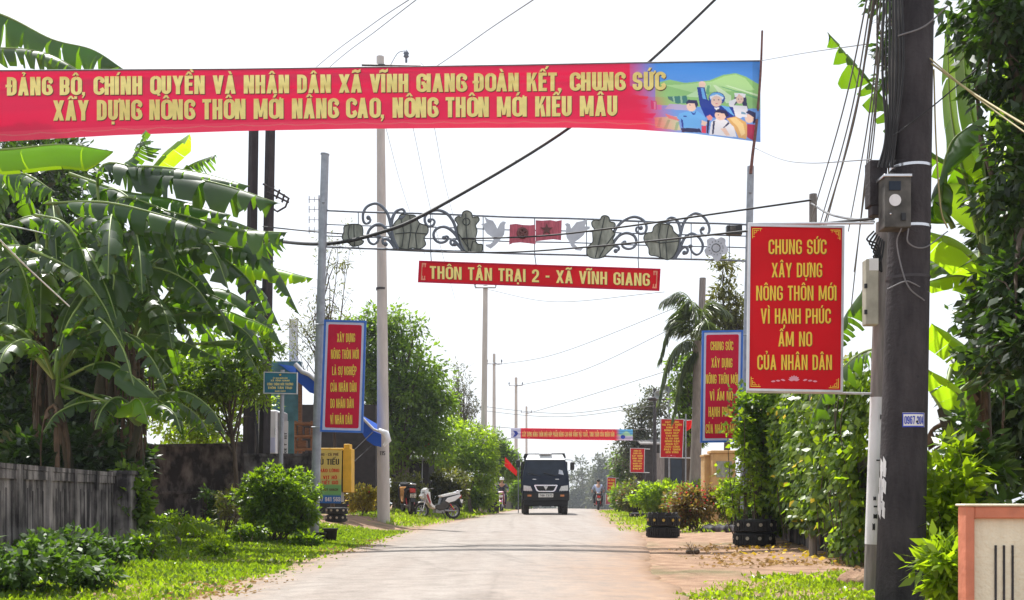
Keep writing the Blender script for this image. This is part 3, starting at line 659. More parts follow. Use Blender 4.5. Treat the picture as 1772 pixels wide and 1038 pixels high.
ART = [  # colours and outlines, in units of the enlarged corner of the banner
 ((.28, .55, .20), [(330, 330), (480, 290), (640, 325), (900, 300), (1050, 240), (1180, 222), (1290, 260), (1440, 350), (1440, 600), (330, 560)]),
 ((.42, .68, .30), [(430, 350), (650, 340), (930, 310), (1060, 255), (1180, 235), (1280, 275), (1380, 400), (1000, 420), (700, 420)]),
 ((.50, .74, .42), [(640, 470), (890, 345), (920, 345), (860, 480)]), ((.16, .42, .20), [(860, 440), (880, 350), (905, 350), (900, 450)]),
 ((.62, .80, .52), [(940, 350), (970, 350), (1130, 460), (1130, 540), (1080, 540)]), ((.16, .42, .20), [(1000, 360), (1040, 365), (1420, 480), (1420, 500)]), ((.62, .80, .52), [(1060, 350), (1090, 350), (1420, 450), (1420, 470)]),
 ((.05, .20, .18), [(460, 470), (660, 460), (680, 540), (560, 545), (470, 500)]), ((.30, .52, .36), [(510, 468), (530, 466), (540, 530), (525, 530)]), ((.30, .52, .36), [(590, 464), (610, 462), (620, 540), (600, 540)]),
 ((.45, .40, .62), [(480, 545), (700, 560), (700, 620), (430, 600)]), ((.40, .08, .30), [(280, 510), (345, 520), (345, 610), (285, 600)]), ((.62, .45, .65), [(312, 525), (335, 525), (335, 605), (316, 605)]), ((.55, .25, .55), [(355, 555), (400, 560), (395, 610), (352, 605)]),
 ((.72, .10, .14), [(90, 450), (260, 470), (240, 500), (60, 505)]), ((.60, .06, .28), [(120, 545), (250, 560), (230, 590), (100, 580)]), ((.58, .05, .26), [(80, 640), (340, 650), (300, 700), (100, 680)]),
 ((.62, .62, .40), [(320, 690), (560, 680), (600, 830), (330, 800)]), ((.30, .50, .28), [(370, 700), (400, 690), (380, 790), (345, 790)]), ((.30, .50, .28), [(460, 715), (490, 715), (450, 815), (415, 812)]), ((.30, .50, .28), [(550, 740), (585, 740), (560, 830), (530, 828)]), ((.75, .25, .25), [(430, 650), (560, 690), (590, 730), (470, 700)]),
 # nurse in white
 (INK, [(1165, 470), (1290, 470), (1300, 560), (1315, 600), (1270, 600), (1240, 520), (1190, 540), (1155, 580)]), (WH, [(1165, 432), (1285, 440), (1280, 480), (1172, 478)]), ((.7, .1, .1), ell(1217, 455, 9, 9)), (SKIN, ell(1222, 500, 40, 46)), (WH, [(1110, 520), (1180, 490), (1190, 510), (1160, 560), (1300, 570), (1310, 640), (1230, 700), (1160, 680), (1150, 600), (1105, 560)]), (INK, ell(1208, 497, 6, 4)), (INK, ell(1240, 497, 6, 4)), ((.7, .2, .2), ell(1224, 524, 9, 4)),
 # worker with raised arm and hard hat
 (NB, [(770, 370), (850, 372), (880, 500), (960, 560), (960, 680), (860, 690), (800, 560)]), (LB, [(810, 380), (838, 378), (868, 500), (830, 490)]), (SKIN, [(790, 320), (812, 308), (850, 312), (866, 345), (845, 375), (790, 365)]), (NB, [(940, 560), (1150, 580), (1180, 690), (1110, 720), (930, 690)]), (LB, [(1020, 560), (1110, 580), (1170, 680), (1110, 640)]),
 (NB, ell(980, 490, 88, 70)), (LB, ell(978, 478, 76, 52)), (WH, [(905, 470), (980, 445), (1052, 478), (1045, 500), (980, 470), (912, 496)]), (SKIN, ell(976, 520, 58, 58)), (INK, ell(952, 505, 9, 5)), (INK, ell(1000, 505, 9, 5)), ((.65, .2, .25), ell(978, 545, 14, 6)), (WH, [(950, 585), (1010, 585), (985, 630)]),
 # man in light blue shirt
 (INK, [(600, 800), (800, 810), (820, 850), (610, 845)]), (LB, [(580, 650), (700, 620), (760, 610), (860, 690), (850, 720), (800, 715), (810, 800), (620, 800), (600, 720), (560, 700)]), (NB, [(600, 700), (622, 720), (630, 800), (612, 800)]), (NB, [(700, 625), (740, 650), (765, 612), (750, 660), (728, 665)]), (NB, [(625, 670), (662, 672), (660, 684), (625, 682)]), (SKIN, ell(712, 570, 52, 58)), (INK, [(652, 535), (680, 502), (770, 510), (785, 560), (760, 590), (745, 545), (690, 540), (660, 550)]), (INK, ell(695, 560, 8, 5)), (SKIN, [(820, 720), (880, 740), (860, 780), (815, 770)]), ((.75, .06, .12), [(820, 780), (870, 780), (865, 860), (820, 850)]), (INK, [(878, 715), (905, 718), (890, 860), (870, 855)]),
 # farmer woman in white with sheaf
 ((.72, .42, .16), [(1080, 700), (1180, 680), (1290, 740), (1310, 830), (1290, 920), (1210, 905), (1160, 800)]), ((.85, .62, .30), [(1110, 700), (1180, 690), (1260, 760), (1280, 860), (1240, 890), (1200, 790)]), (WH, [(920, 740), (1000, 690), (1080, 720), (1160, 790), (1190, 900), (900, 870)]), (INK, [(940, 730), (962, 725), (945, 870), (928, 868)]), (INK, [(1100, 740), (1115, 755), (1060, 800), (1045, 800)]), (SKIN, [(1020, 810), (1070, 800), (1120, 880), (1080, 885)]), (SKIN, ell(1020, 665, 62, 56)), (INK, [(950, 640), (990, 600), (1080, 620), (1110, 670), (1080, 690), (1060, 650), (990, 640)]), (INK, ell(995, 665, 8, 5)), ((.65, .2, .2), ell(1005, 695, 10, 4)), ((.75, .3, .3), [(870, 680), (910, 660), (935, 690), (925, 720), (890, 720)]),
 # child with dark hair at the edge
 ((.42, .04, .10), [(1300, 760), (1400, 770), (1390, 950), (1300, 900)]), (SKIN, ell(1325, 700, 48, 50)), (INK, [(1280, 640), (1320, 612), (1390, 640), (1395, 740), (1360, 760), (1370, 690), (1310, 650)]), (WH, [(1225, 620), (1290, 630), (1300, 690), (1230, 680)]), ((.2, .35, .5), [(1235, 630), (1282, 638), (1286, 660), (1236, 655)]),
]
ARTB = [(min(p[0] for p in q), min(p[1] for p in q), max(p[0] for p in q), max(p[1] for p in q)) for _, q in ART]
def art_col(px, py, v):
    cx, cyy = (px - 1080) * 6.108, (py - 90) * 6.108
    skyc = np.array((.05, .25, .72)) * (1 - .5 * v) + np.array((.35, .5, .85)) * .5 * v
    c = skyc
    for (col, poly), bb in zip(ART, ARTB):
        if bb[0] <= cx <= bb[2] and bb[1] <= cyy <= bb[3] and inpoly(cx, cyy, poly): c = np.array(col)
    return c
def banner_mesh(name, x0, x1, nx, ny, pt, tc, bc, colf, parent):
    v, c = [], []
    for j in range(ny + 1):
        for i in range(nx + 1):
            x = x0 + (x1 - x0) * i / nx; t, b = lerp_tab(tc, x), lerp_tab(bc, x); y = t + (b - t) * j / ny
            v.append(pt(x, y)); c.append((*colf(x, y, j / ny), 1))
    f = [(j * (nx + 1) + i, (j + 1) * (nx + 1) + i, (j + 1) * (nx + 1) + i + 1, j * (nx + 1) + i + 1) for j in range(ny) for i in range(nx)]
    mb = MB(); mb.add(v, f, 0, True); o = mb.build(name, 'print', parent)
    o.data.color_attributes.new('Col', 'FLOAT_COLOR', 'POINT').data.foreach_set('color', np.array(c, np.float32).reshape(-1)); return o
def big_banner():
    t = thing('banner', 'long red cloth slogan banner with two gold text lines stretched over the road', 'banner', tuple(bpt(600, 222)))
    rng = random.Random(2)
    def col(x, y, v):
        base = np.array((.72, .004, .065)) if v < .86 else np.array((.76, .03, .09))
        w = v * 34 - 30 - .9 * abs(math.sin(x * .045))
        if .2 < w < .8: base = np.array((.70, .10, .12))
        if x > 1085:
            k = sstep((x - 1085 - 45 * (v > .5) * (v - .3)) / 75 + (.25 if v < .35 else 0) * (x > 1090)); a = art_col(x, y, v)
            base = base * (1 - k) + a * k
            if x > 1302: base = base * .8
        return base
    banner_mesh('cloth', -180, 1080, 420, 120, bpt, TOPC, BOTC, col, t)
    banner_mesh('printed_picture', 1080, 1316, 300, 170, bpt, TOPC, BOTC, col, t)
    L1 = ('ĐẢNG BỘ, CHÍNH QUYỀN VÀ NHÂN DÂN XÃ VĨNH GIANG ĐOÀN KẾT, CHUNG SỨC', 12, 1150)
    L2 = ('XÂY DỰNG NÔNG THÔN MỚI NÂNG CAO, NÔNG THÔN MỚI KIỂU MẪU', 92, 1068)
    def fl(k, base, cap, skew, curve):
        def g(x, y, l):
            yy = y + skew * (x - 580) + curve * ((x - 580) / 580) ** 2
            return bpt(x, yy, l)
        return g
    for (tx, xa, xb), y0, y1, sk in ((L1, 128.5, 160.5, (.20, .17)), (L2, 169.5, 204.5, (.20, .165))):
        mb = MB(); lettering(mb, tx, fl(0, 0, 0, -.0085, 0), (xa + xb) / 2, y0, y1, xb - xa, 0, .011, gap=.065, stroke=sk, sub=14); o = mb.build('lettering', 'gold_pale', t)
        mb = MB(); lettering(mb, tx, fl(0, 0, 0, -.0085, 0), (xa + xb) / 2 + 1.2, y0 + 1.5, y1 + 1.5, xb - xa, 0, .006, gap=.065, stroke=sk, sub=14); mb.build('lettering_outline', 'ink_dark', o)
    mb = MB(); mb.tube([bpt(x, lerp_tab(TOPC, x)) for x in range(-180, 1317, 22)], .013, 6); mb.build('hem_rope', 'cable_grey', t)
big_banner()
# ---------------------------------------------------------------- ornamental gate arch over the road
DL, DR = 18.0, 18.55
def ad_(x): return DL + (DR - DL) * (x - 560) / 735
def ap(x, y, t=0.): return P(x, y, ad_(x) + t)
def post(mb, x0, y1, x1, d, r0, r1, m=0, n=12):
    b = Vector((X(x0, d), d, gh(X(x0, d), d) - .1)); mb.tube([b, P(x1, y1, d)], [r0, r1], n, m)
def gate():
    t = thing('gate_arch', 'wrought iron village gate arch with lotus flowers, doves and scrolls on two grey posts', 'gate arch', (X(545, DL), DL, gh(X(545, DL), DL)))
    mb = MB(); post(mb, 543, 268, 562.5, DL, .080, .068); mb.tube([P(562.3, 268, DL), P(562.5, 266, DL)], .078, 12); mb.box(P(561, 345, DL), (.05, .2, .16)); mb.build('post', 'grey_steel', t)
    mb = MB(); post(mb, 1286, 288, 1299, DR, .080, .062); mb.box(P(1297, 330, DR), (.05, .19, .12)); mb.build('post', 'grey_steel', t)
    for (a, b) in ((364, 389), (388, 409), (408, 429), (427, 452)):
        mb = MB(); mb.tube([ap(564 + 730 * i / 14, a + (b - a) * i / 14 + .6 * math.sin(i * 1.3)) for i in range(15)], .017 if a in (364, 427) else .011, 6); mb.build('rail', 'iron', t)
    def vx(x): k = (x - 564) / 730; return 364 + 25 * k, 427 + 25 * k
    for x in (620, 745, 836, 925, 1015, 1105, 1196, 1262):
        mb = MB(); a, b = vx(x); mb.tube([ap(x, a), ap(x, b)], .009, 5); mb.build('upright', 'iron', t)
    c1 = lambda q: [(560 + x / 4.027, 330 + y / 4.027) for x, y in q]
    c2 = lambda q: [(940 + x / 4.43, 330 + y / 4.43) for x, y in q]
    scr = [c1([(520, 408), (485, 330), (470, 250), (440, 150), (375, 90), (310, 105), (278, 150), (276, 205), (292, 228), (318, 222), (326, 200), (312, 188)]),
           c1([(470, 250), (480, 190), (505, 145), (545, 128), (566, 150), (560, 180), (540, 190)]),
           c1([(500, 405), (470, 320), (430, 260), (385, 232), (335, 255), (308, 300), (318, 355), (350, 372), (378, 352), (384, 320)]), c1([(500, 405), (460, 350), (430, 335), (412, 345), (415, 368), (432, 372)]),
           c1([(975, 420), (930, 300), (905, 220), (860, 160), (800, 135), (745, 145), (710, 175), (706, 215), (728, 248), (760, 242), (774, 215), (756, 198), (738, 208)]),
           c1([(985, 425), (930, 320), (880, 268), (830, 250), (785, 268), (766, 305), (780, 345), (815, 362), (852, 352), (868, 326), (852, 316), (840, 326)]), c1([(975, 420), (930, 370), (905, 345), (890, 345), (885, 365), (900, 380), (915, 372)]),
           c2([(430, 510), (500, 400), (560, 285), (630, 220), (700, 200), (765, 225), (792, 275), (780, 320), (742, 330), (712, 305), (722, 278), (748, 285)]),
           c2([(440, 508), (520, 420), (580, 345), (640, 324), (695, 345), (714, 390), (695, 432), (650, 446), (612, 430), (604, 402), (622, 396)]), c2([(455, 505), (510, 440), (545, 425), (575, 432), (578, 452), (556, 462)]),
           c2([(990, 525), (1035, 420), (1055, 320), (1085, 230), (1150, 176), (1215, 190), (1258, 240), (1274, 300), (1255, 340), (1220, 335), (1206, 300), (1222, 290)]),
           c2([(1055, 320), (1040, 255), (1010, 215), (970, 207), (950, 228), (958, 250)]),
           c2([(1000, 520), (1050, 430), (1085, 360), (1135, 328), (1190, 355), (1222, 410), (1212, 465), (1175, 490), (1140, 465), (1128, 425)]), c2([(1010, 515), (1060, 445), (1092, 432), (1108, 455), (1098, 480), (1082, 476)])]
    for i, q in enumerate(scr):
        mb = MB(); p = cr([ap(x, y, -.02 + .003 * i) for x, y in q], 44); mb.tube(p, [.030 * (1 - .35 * k / 44) for k in range(45)], 7); mb.ball(p[-1], .040); mb.build('scroll', 'iron', t)
    def lobed(q, k=4):
        """closed smooth outline"""
        n = len(q); o = []
        for i in range(n):
            p0, p1, p2, p3 = (Vector(q[(i + j) % n]) for j in (-1, 0, 1, 2))
            for s in range(k):
                u = s / k; o.append(tuple(.5 * ((2 * p1) + (p2 - p0) * u + (2 * p0 - 5 * p1 + 4 * p2 - p3) * u * u + (3 * p1 - p0 - 3 * p2 + p3) * u ** 3)))
        return o
    fn = lambda x, y, d: ap(x, y, d - .03)
    def shape(nm, q, m, veins=(), m2='ornament_line', th=.04, sm=True, vr=.009):
        mb = MB(); mb.prism(lobed(q) if sm else q, fn, th); o = mb.build(nm, m, t)
        if veins:
            mb = MB()
            for v in veins: mb.tube([ap(x, y, -.034) for x, y in v], vr, 5)
            mb.build('outline_bar', m2, o)
    def edge(q): return [lobed(q, 3) + [lobed(q, 3)[0]]]
    bud = c1([(145, 245), (200, 232), (262, 240), (275, 290), (262, 340), (280, 350), (262, 375), (205, 388), (180, 368), (140, 345), (128, 320), (140, 290)])
    shape('lotus_bud', bud, 'ornament_green', edge(bud) + [c1([(210, 235), (215, 385)]), c1([(180, 240), (170, 300), (185, 365)])])
    big = c1([(480, 290), (490, 230), (520, 195), (540, 165), (600, 168), (640, 175), (668, 225), (722, 245), (728, 290), (700, 330), (712, 375), (670, 405), (620, 398), (580, 408), (525, 395), (490, 350)])
    shape('lotus_flower', big, 'ornament_green', edge(big) + [c1([(600, 170), (610, 260), (590, 400)]), c1([(540, 200), (560, 290), (545, 390)]), c1([(668, 230), (640, 300), (650, 400)]), c1([(500, 300), (600, 290), (720, 300)])])
    tall = c1([(915, 200), (935, 178), (962, 180), (970, 150), (1000, 138), (1030, 155), (1040, 185), (1072, 178), (1085, 205), (1060, 240), (1070, 280), (1058, 340), (1075, 370), (1106, 375), (1100, 425), (1030, 432), (975, 412), (945, 340), (930, 260), (935, 235)])
    shape('lotus_flower', tall, 'ornament_green', edge(tall) + [c1([(990, 160), (995, 300), (1010, 420)]), c1([(940, 300), (990, 370), (1030, 425)]), c1([(1070, 360), (1040, 350), (1020, 425)]), c1([(960, 340), (1000, 330), (1050, 340)])] + [c1([(995 + 25 * math.cos(a), 215 + 25 * math.sin(a)) for a in np.linspace(0, 6.3, 13)])])
    dove = c1([(1095, 232), (1120, 228), (1135, 222), (1118, 178), (1150, 200), (1180, 208), (1200, 240), (1210, 265), (1230, 225), (1250, 212), (1272, 218), (1262, 240), (1262, 275), (1258, 305), (1235, 335), (1220, 355), (1195, 380), (1165, 404), (1130, 385), (1128, 375), (1160, 372), (1185, 350), (1180, 325), (1140, 300), (1118, 270), (1110, 245)])
    shape('dove', dove, 'dove_white', sm=False)
    dov2 = c2([(165, 255), (185, 247), (205, 255), (214, 290), (240, 260), (255, 240), (300, 232), (332, 216), (334, 240), (318, 272), (358, 274), (356, 292), (330, 302), (310, 340), (275, 370), (245, 390), (240, 410), (262, 430), (305, 440), (290, 460), (250, 455), (215, 425), (200, 390), (180, 360), (172, 310), (178, 275)])
    shape('dove', dov2, 'dove_white', sm=False)
    f1 = c1([(1297, 235), (1340, 230), (1390, 238), (1440, 240), (1474, 236), (1477, 372), (1430, 366), (1370, 360), (1320, 364), (1293, 376)])
    shape('flag_panel', f1, 'flag_faded', [c1([(1385 + 30 * math.cos(a), 295 + 30 * math.sin(a)) for a in np.linspace(0, 6.3, 12)]), c1([(1365, 275), (1405, 315)]), c1([(1405, 275), (1370, 318)])], 'emblem_dark', sm=False, vr=.03)
    f2 = c1([(1478, 205), (1520, 208), (1580, 204), (1620, 212), (1660, 204), (1655, 345), (1600, 338), (1540, 344), (1478, 352)])
    st = c1([(1555 + r * math.sin(a), 270 - r * math.cos(a)) for a, r in zip(np.linspace(0, 6.283, 11)[:10], (45, 18) * 5)])
    shape('flag_panel', f2, 'flag_faded', sm=False, th=.045)
    mb = MB(); mb.prism(st, lambda x, y, d: ap(x, y, d - .045), .012); mb.build('star', 'emblem_dark', t)
    tl2 = c2([(372, 240), (400, 222), (432, 225), (450, 195), (480, 190), (505, 205), (512, 235), (545, 245), (552, 270), (525, 295), (552, 330), (535, 370), (545, 420), (490, 480), (450, 512), (390, 518), (345, 500), (332, 460), (350, 420), (380, 390), (378, 320), (392, 295), (375, 270)])
    shape('lotus_flower', tl2, 'ornament_green', edge(tl2) + [c2([(470, 200), (450, 300), (400, 510)]), c2([(345, 440), (400, 420), (470, 430), (540, 400)]), c2([(540, 340), (480, 420), (430, 510)])])
    bg2 = c2([(770, 360), (790, 325), (835, 315), (845, 280), (880, 252), (930, 255), (985, 270), (1000, 310), (1035, 345), (1040, 390), (1030, 440), (1000, 500), (955, 530), (910, 515), (860, 500), (815, 490), (808, 440), (785, 405)])
    shape('lotus_flower', bg2, 'ornament_green', edge(bg2) + [c2([(900, 255), (885, 340), (900, 510)]), c2([(790, 380), (900, 400), (1035, 385)]), c2([(960, 270), (940, 400), (950, 525)])])
    wf = c2([(1255, 378), (1295, 358), (1330, 372), (1362, 356), (1396, 372), (1398, 415), (1420, 450), (1400, 485), (1372, 490), (1350, 535), (1315, 535), (1292, 500), (1250, 492), (1236, 455), (1258, 425)])
    shape('blossom', wf, 'dove_white', [c2([(1325 + 32 * math.cos(a), 438 + 32 * math.sin(a)) for a in np.linspace(0, 6.3, 14)])] + [c2([(1325 + 50 * math.cos(a), 438 + 50 * math.sin(a)), (1325 + 57 * math.cos(a), 438 + 57 * math.sin(a))]) for a in np.linspace(0, 6, 14)], th=.03, vr=.006)
    mb = MB(); a, b = ap(1257, 391, -.05), ap(1283, 407, -.05); mb.box((a + b) / 2, (abs(b.x - a.x), .12, abs(a.z - b.z))); o = mb.build('lamp_box', 'black_paint', t)
    mb = MB(); mb.box((a + b) / 2 + Vector((-.03, -.062, .02)), (.1, .01, .08)); mb.build('lens', 'meter_box', o)
gate()
def name_sign():
    q = [(725, 451), (1143, 465), (1141, 503), (723, 488)]
    def ex(f, t):
        for x in (745, 925, 1104): mb = MB(); u = (x - 724) / 418; mb.tube([f.uv(u, .02, -.01), ap(x, 427 + 25 * (x - 564) / 730)], .009, 5); mb.build('hanger', 'iron', t)
        mb = MB(); z = .005
        for sg, u0 in ((1, .012), (-1, .988)):
            for (a, b, c, d) in ((0, .10, .012, .3), (0, .7, .012, .9), (.012, .10, .03, .17), (.012, .83, .03, .9), (0, .3, .006, .7), (.02, .17, .028, .3), (.02, .7, .028, .83)):
                mb.add([f.uv(u0 + sg * x * .6, y, z) for x, y in ((a, b), (c, b), (c, d), (a, d))], [(0, 1, 2, 3)])
        mb.build('corner_ornament', mat('salmon', (.72, .26, .16), .5), t)
    board('hanging_sign', 'long red village name board hanging under the iron gate arch', q, ad_(724), ad_(1142), 'red_panel', 'maroon_panel', .022, [('THÔN TÂN TRẠI 2 - XÃ VĨNH GIANG', 933.5, 466.5, 488.5, 380)], 'gold_pale', 'name sign', shadow=.9, tilt=.0335, extra=ex, stroke=(.165, .15))
name_sign()
def blue_board(label, q, dl, dr, lines):
    def ex(f, t):
        for v in (.04, .96):
            sg = 0 if q[0][0] < 800 else 1; mb = MB()
            mb.tube([f.uv(sg, v, -.03), f.uv(sg + (-.22 if sg == 0 else .25), v, -.05)], .014, 6); mb.build('bracket', 'grey_steel', t)
    board('slogan_board', label, q, dl, dr, 'maroon_panel', 'blue_frame', .035, lines, 'gold', 'sign', 'blue framed slogan boards on the gate posts', inner=('pale_border', .075), extra=ex, shadow=.5, stroke=(.15, .12))
blue_board('tall red slogan board in a blue frame on the left gate post', [(561, 553), (634, 555), (628, 749), (554, 747)], 17.8, 17.8,
           [('XÂY DỰNG', 599, 577, 592, 31), ('NÔNG THÔN MỚI', 597, 605, 621, 48), ('LÀ SỰ NGHIỆP', 596, 634, 649, 42), ('CỦA NHÂN DÂN', 594.5, 662, 678, 45), ('DO NHÂN DÂN', 592, 690, 706, 40), ('VÌ NHÂN DÂN', 590.5, 718, 734, 38)])
blue_board('tall blue framed slogan board half hidden by leaves on the right gate post', [(1215, 572), (1286, 571), (1283, 765), (1212, 766)], 18.4, 18.4,
           [('CHUNG SỨC', 1249, 591, 606, 39), ('XÂY DỰNG', 1249, 620, 636, 36), ('NÔNG THÔN MỚI', 1249, 648, 664, 56), ('VÌ ẤM NO', 1248, 677, 693, 40), ('HẠNH PHÚC', 1247, 704, 721, 42), ('CỦA NHÂN DÂN', 1246, 734, 750, 50)])
def big_board():
    q = [(1295, 388), (1461, 391), (1458, 679), (1292, 676)]
    def ex(f, t):
        gold_corners(f, t, .8, 1.37); lotus(f, t, 1374, 656, 20)
        mb = MB(); mb.tube([f.uv(.0, -.005, -.012), P(1512, 386, 8.5)], .011, 6); mb.build('bracket', 'alu', t); mb = MB(); mb.tube([f.uv(.0, 1.004, -.012), P(1514, 681, 8.5)], .011, 6); mb.build('bracket', 'alu', t)
    board('slogan_board', 'largest red slogan board with a pale frame and lotus emblem beside the dark pole', q, 8.42, 8.36, 'red_panel', 'alu', .018,
          [('CHUNG SỨC', 1380, 414.5, 440, 100), ('XÂY DỰNG', 1379, 455, 480, 87), ('NÔNG THÔN MỚI', 1378, 494.5, 520, 139), ('VÌ HẠNH PHÚC', 1377, 534, 560, 121), ('ẤM NO', 1376, 574, 599.5, 58), ('CỦA NHÂN DÂN', 1375, 614, 640, 129)], 'gold', 'sign', shadow=.9, extra=ex, stroke=(.15, .13))
big_board()
def small_board(label, q, d, lines, emblem=None):
    def ex(f, t):
        if emblem: lotus(f, t, *emblem)
        mb = MB(); mb.tube([f.uv(1, .03, -.02), f.uv(1.35, .03, -.02)], .018, 6); mb.build('bracket', 'alu', t); mb = MB(); mb.tube([f.uv(1, .99, -.02), f.uv(1.35, .99, -.02)], .018, 6); mb.build('bracket', 'alu', t)
    board('slogan_board', label, q, d, d, 'red_panel_faded', 'alu', .022, lines, 'gold', 'sign', 'red slogan boards along the right side of the road', extra=ex, stroke=(.16, .15))
small_board('red slogan board with twelve text lines beside the wooden pole on the right', [(1143, 724), (1184, 725), (1181.5, 793), (1142, 792)], 34,
            [(a, 1163, 728.5 + 4.75 * i, 731.8 + 4.75 * i, w) for i, (a, w) in enumerate([('XÂY DỰNG', 24), ('VÀ PHÁT TRIỂN', 34), ('KINH TẾ', 20), ('NÔNG THÔN', 27), ('GIÀU ĐẸP', 23), ('VĂN MINH', 21), ('VÀ GIA ĐÌNH', 23), ('NÔNG DÂN', 25), ('ĐOÀN KẾT', 22), ('CUỘC SỐNG', 26), ('PHÁT TRIỂN', 28), ('BỀN VỮNG', 22)])], (1161.5, 788.5, 4))
small_board('small red slogan board above the shrubs, second farthest on the right', [(1090.5, 775), (1116, 775.5), (1115, 818), (1090, 817.5)], 52,
            [(a, 1103, 778.5 + 4.4 * i, 781.4 + 4.4 * i, w) for i, (a, w) in enumerate([('CHUNG SỨC', 13), ('CHUNG LÒNG', 15), ('XÂY DỰNG', 18), ('NÔNG THÔN', 17), ('MỚI GIÀU', 14), ('MẠNH VĂN', 16), ('MINH', 14), ('ĐẸP', 15)])])
small_board('smallest red slogan board, farthest along the right verge', [(1050.5, 826), (1066, 826.5), (1065.5, 851), (1050, 850.5)], 60,
            [(a, 1058, 829 + 5.4 * i, 832 + 5.4 * i, w) for i, (a, w) in enumerate([('AN TOÀN', 11), ('GIAO', 10), ('THÔNG', 11), ('LÀ', 10)])])
def low_board():
    board('slogan_board', 'faded red board standing low under the smallest slogan board', [(1048, 853), (1062, 853), (1061.5, 873), (1047.5, 873)], 59.5, 59.5, 'flag_faded', 'alu', .03, [('GIỮ', 1055, 857, 860, 8), ('GÌN', 1055, 863, 866, 8)], 'gold_pale', 'sign')
low_board()
def info_sign():
    q = [(456.5, 643), (515, 644.5), (514.5, 682), (456, 681)]
    def ex(f, t):
        d = 20.05; mb = MB(); mb.tube([(X(484, d), d, gh(X(484, d), d) - .1), P(489, 640, d)], [.045, .04], 10); mb.build('post', 'grey_steel', t)
        mb = MB(); st = [(485 + r * math.sin(a), 648.5 - r * math.cos(a)) for a, r in zip(np.linspace(0, 6.283, 11)[:10], (2.6, 1.1) * 5)]; mb.add([f.px(x, y, .005) for x, y in st], [tuple(range(10))]); mb.build('star', 'gold', t)
    board('street_sign', 'small dark blue notice sign on a thin grey post above the left wall', q, 20, 20, 'sign_blue', 'alu', .018,
          [('ỦY BAN NHÂN DÂN', 485, 653, 655.5, 25), ('XÃ VĨNH GIANG', 485, 657, 659.8, 33), ('CÔNG TRÌNH MÔI TRƯỜNG', 485, 662.5, 666.8, 45), ('THÔN TÂN TRẠI', 484.5, 669, 673, 42), ('NĂM 2020', 485, 675.5, 678, 18)], 'gold_pale', 'sign', extra=ex, stroke=(.15, .13))
info_sign()
# far banner over the road
def far_banner():
    D = 50.; tc = [(884, 740.5), (1095, 743)]; bc = [(884, 758.5), (960, 760.5), (1040, 761.5), (1095, 762)]
    pt = lambda x, y, l=0.: P(x, y, D + .05 * math.sin(x * .09) + .03 * math.sin(y) - l)
    t = thing('banner', 'small distant red banner with a white left end strung over the road behind the truck', 'banner', tuple(pt(990, 762)))
    def col(x, y, v):
        if x < 902: return (.55, .55, .72)
        c = np.array((.68, .012, .04)); k = sstep((x - 1064) / 10)
        a = np.array((.10, .35, .62)) if v < .35 + .15 * math.sin(x * .3) else np.array((.35, .6, .4)) if v < .6 else np.array((.5, .42, .6))
        return c * (1 - k) + a * k
    banner_mesh('cloth', 884, 1095, 105, 14, pt, tc, bc, col, t)
    mb = MB(); lettering(mb, 'XÂY DỰNG NÔNG THÔN MỚI GÓP PHẦN NÂNG CAO ĐỜI SỐNG VẬT CHẤT, TINH THẦN CỦA NHÂN DÂN', pt, 983.5, 747, 755.5, 159, 0, .05, stroke=(.17, .15), gap=.11); mb.build('lettering', 'gold_pale', t)
    mb = MB(); mb.add([pt(x, y, .05) for x, y in ((888, 745), (894, 746), (897, 750), (893, 755), (888, 756), (891, 750))], [(0, 1, 2, 3, 4, 5)]); mb.add([pt(x, y, .05) for x, y in ell(1078, 756, 4, 3.5)], [tuple(range(16))]); mb.build('emblem', 'sticker_blue', t)
    for (a, b) in (((884, 740.5), (850, 738)), ((884, 758.5), (850, 762)), ((1095, 743), (1135, 741)), ((1095, 762), (1135, 764))):
        mb = MB(); mb.tube([pt(*a), P(*b, D)], .014, 5); mb.build('tie_rope', 'cable_grey', t)
far_banner()

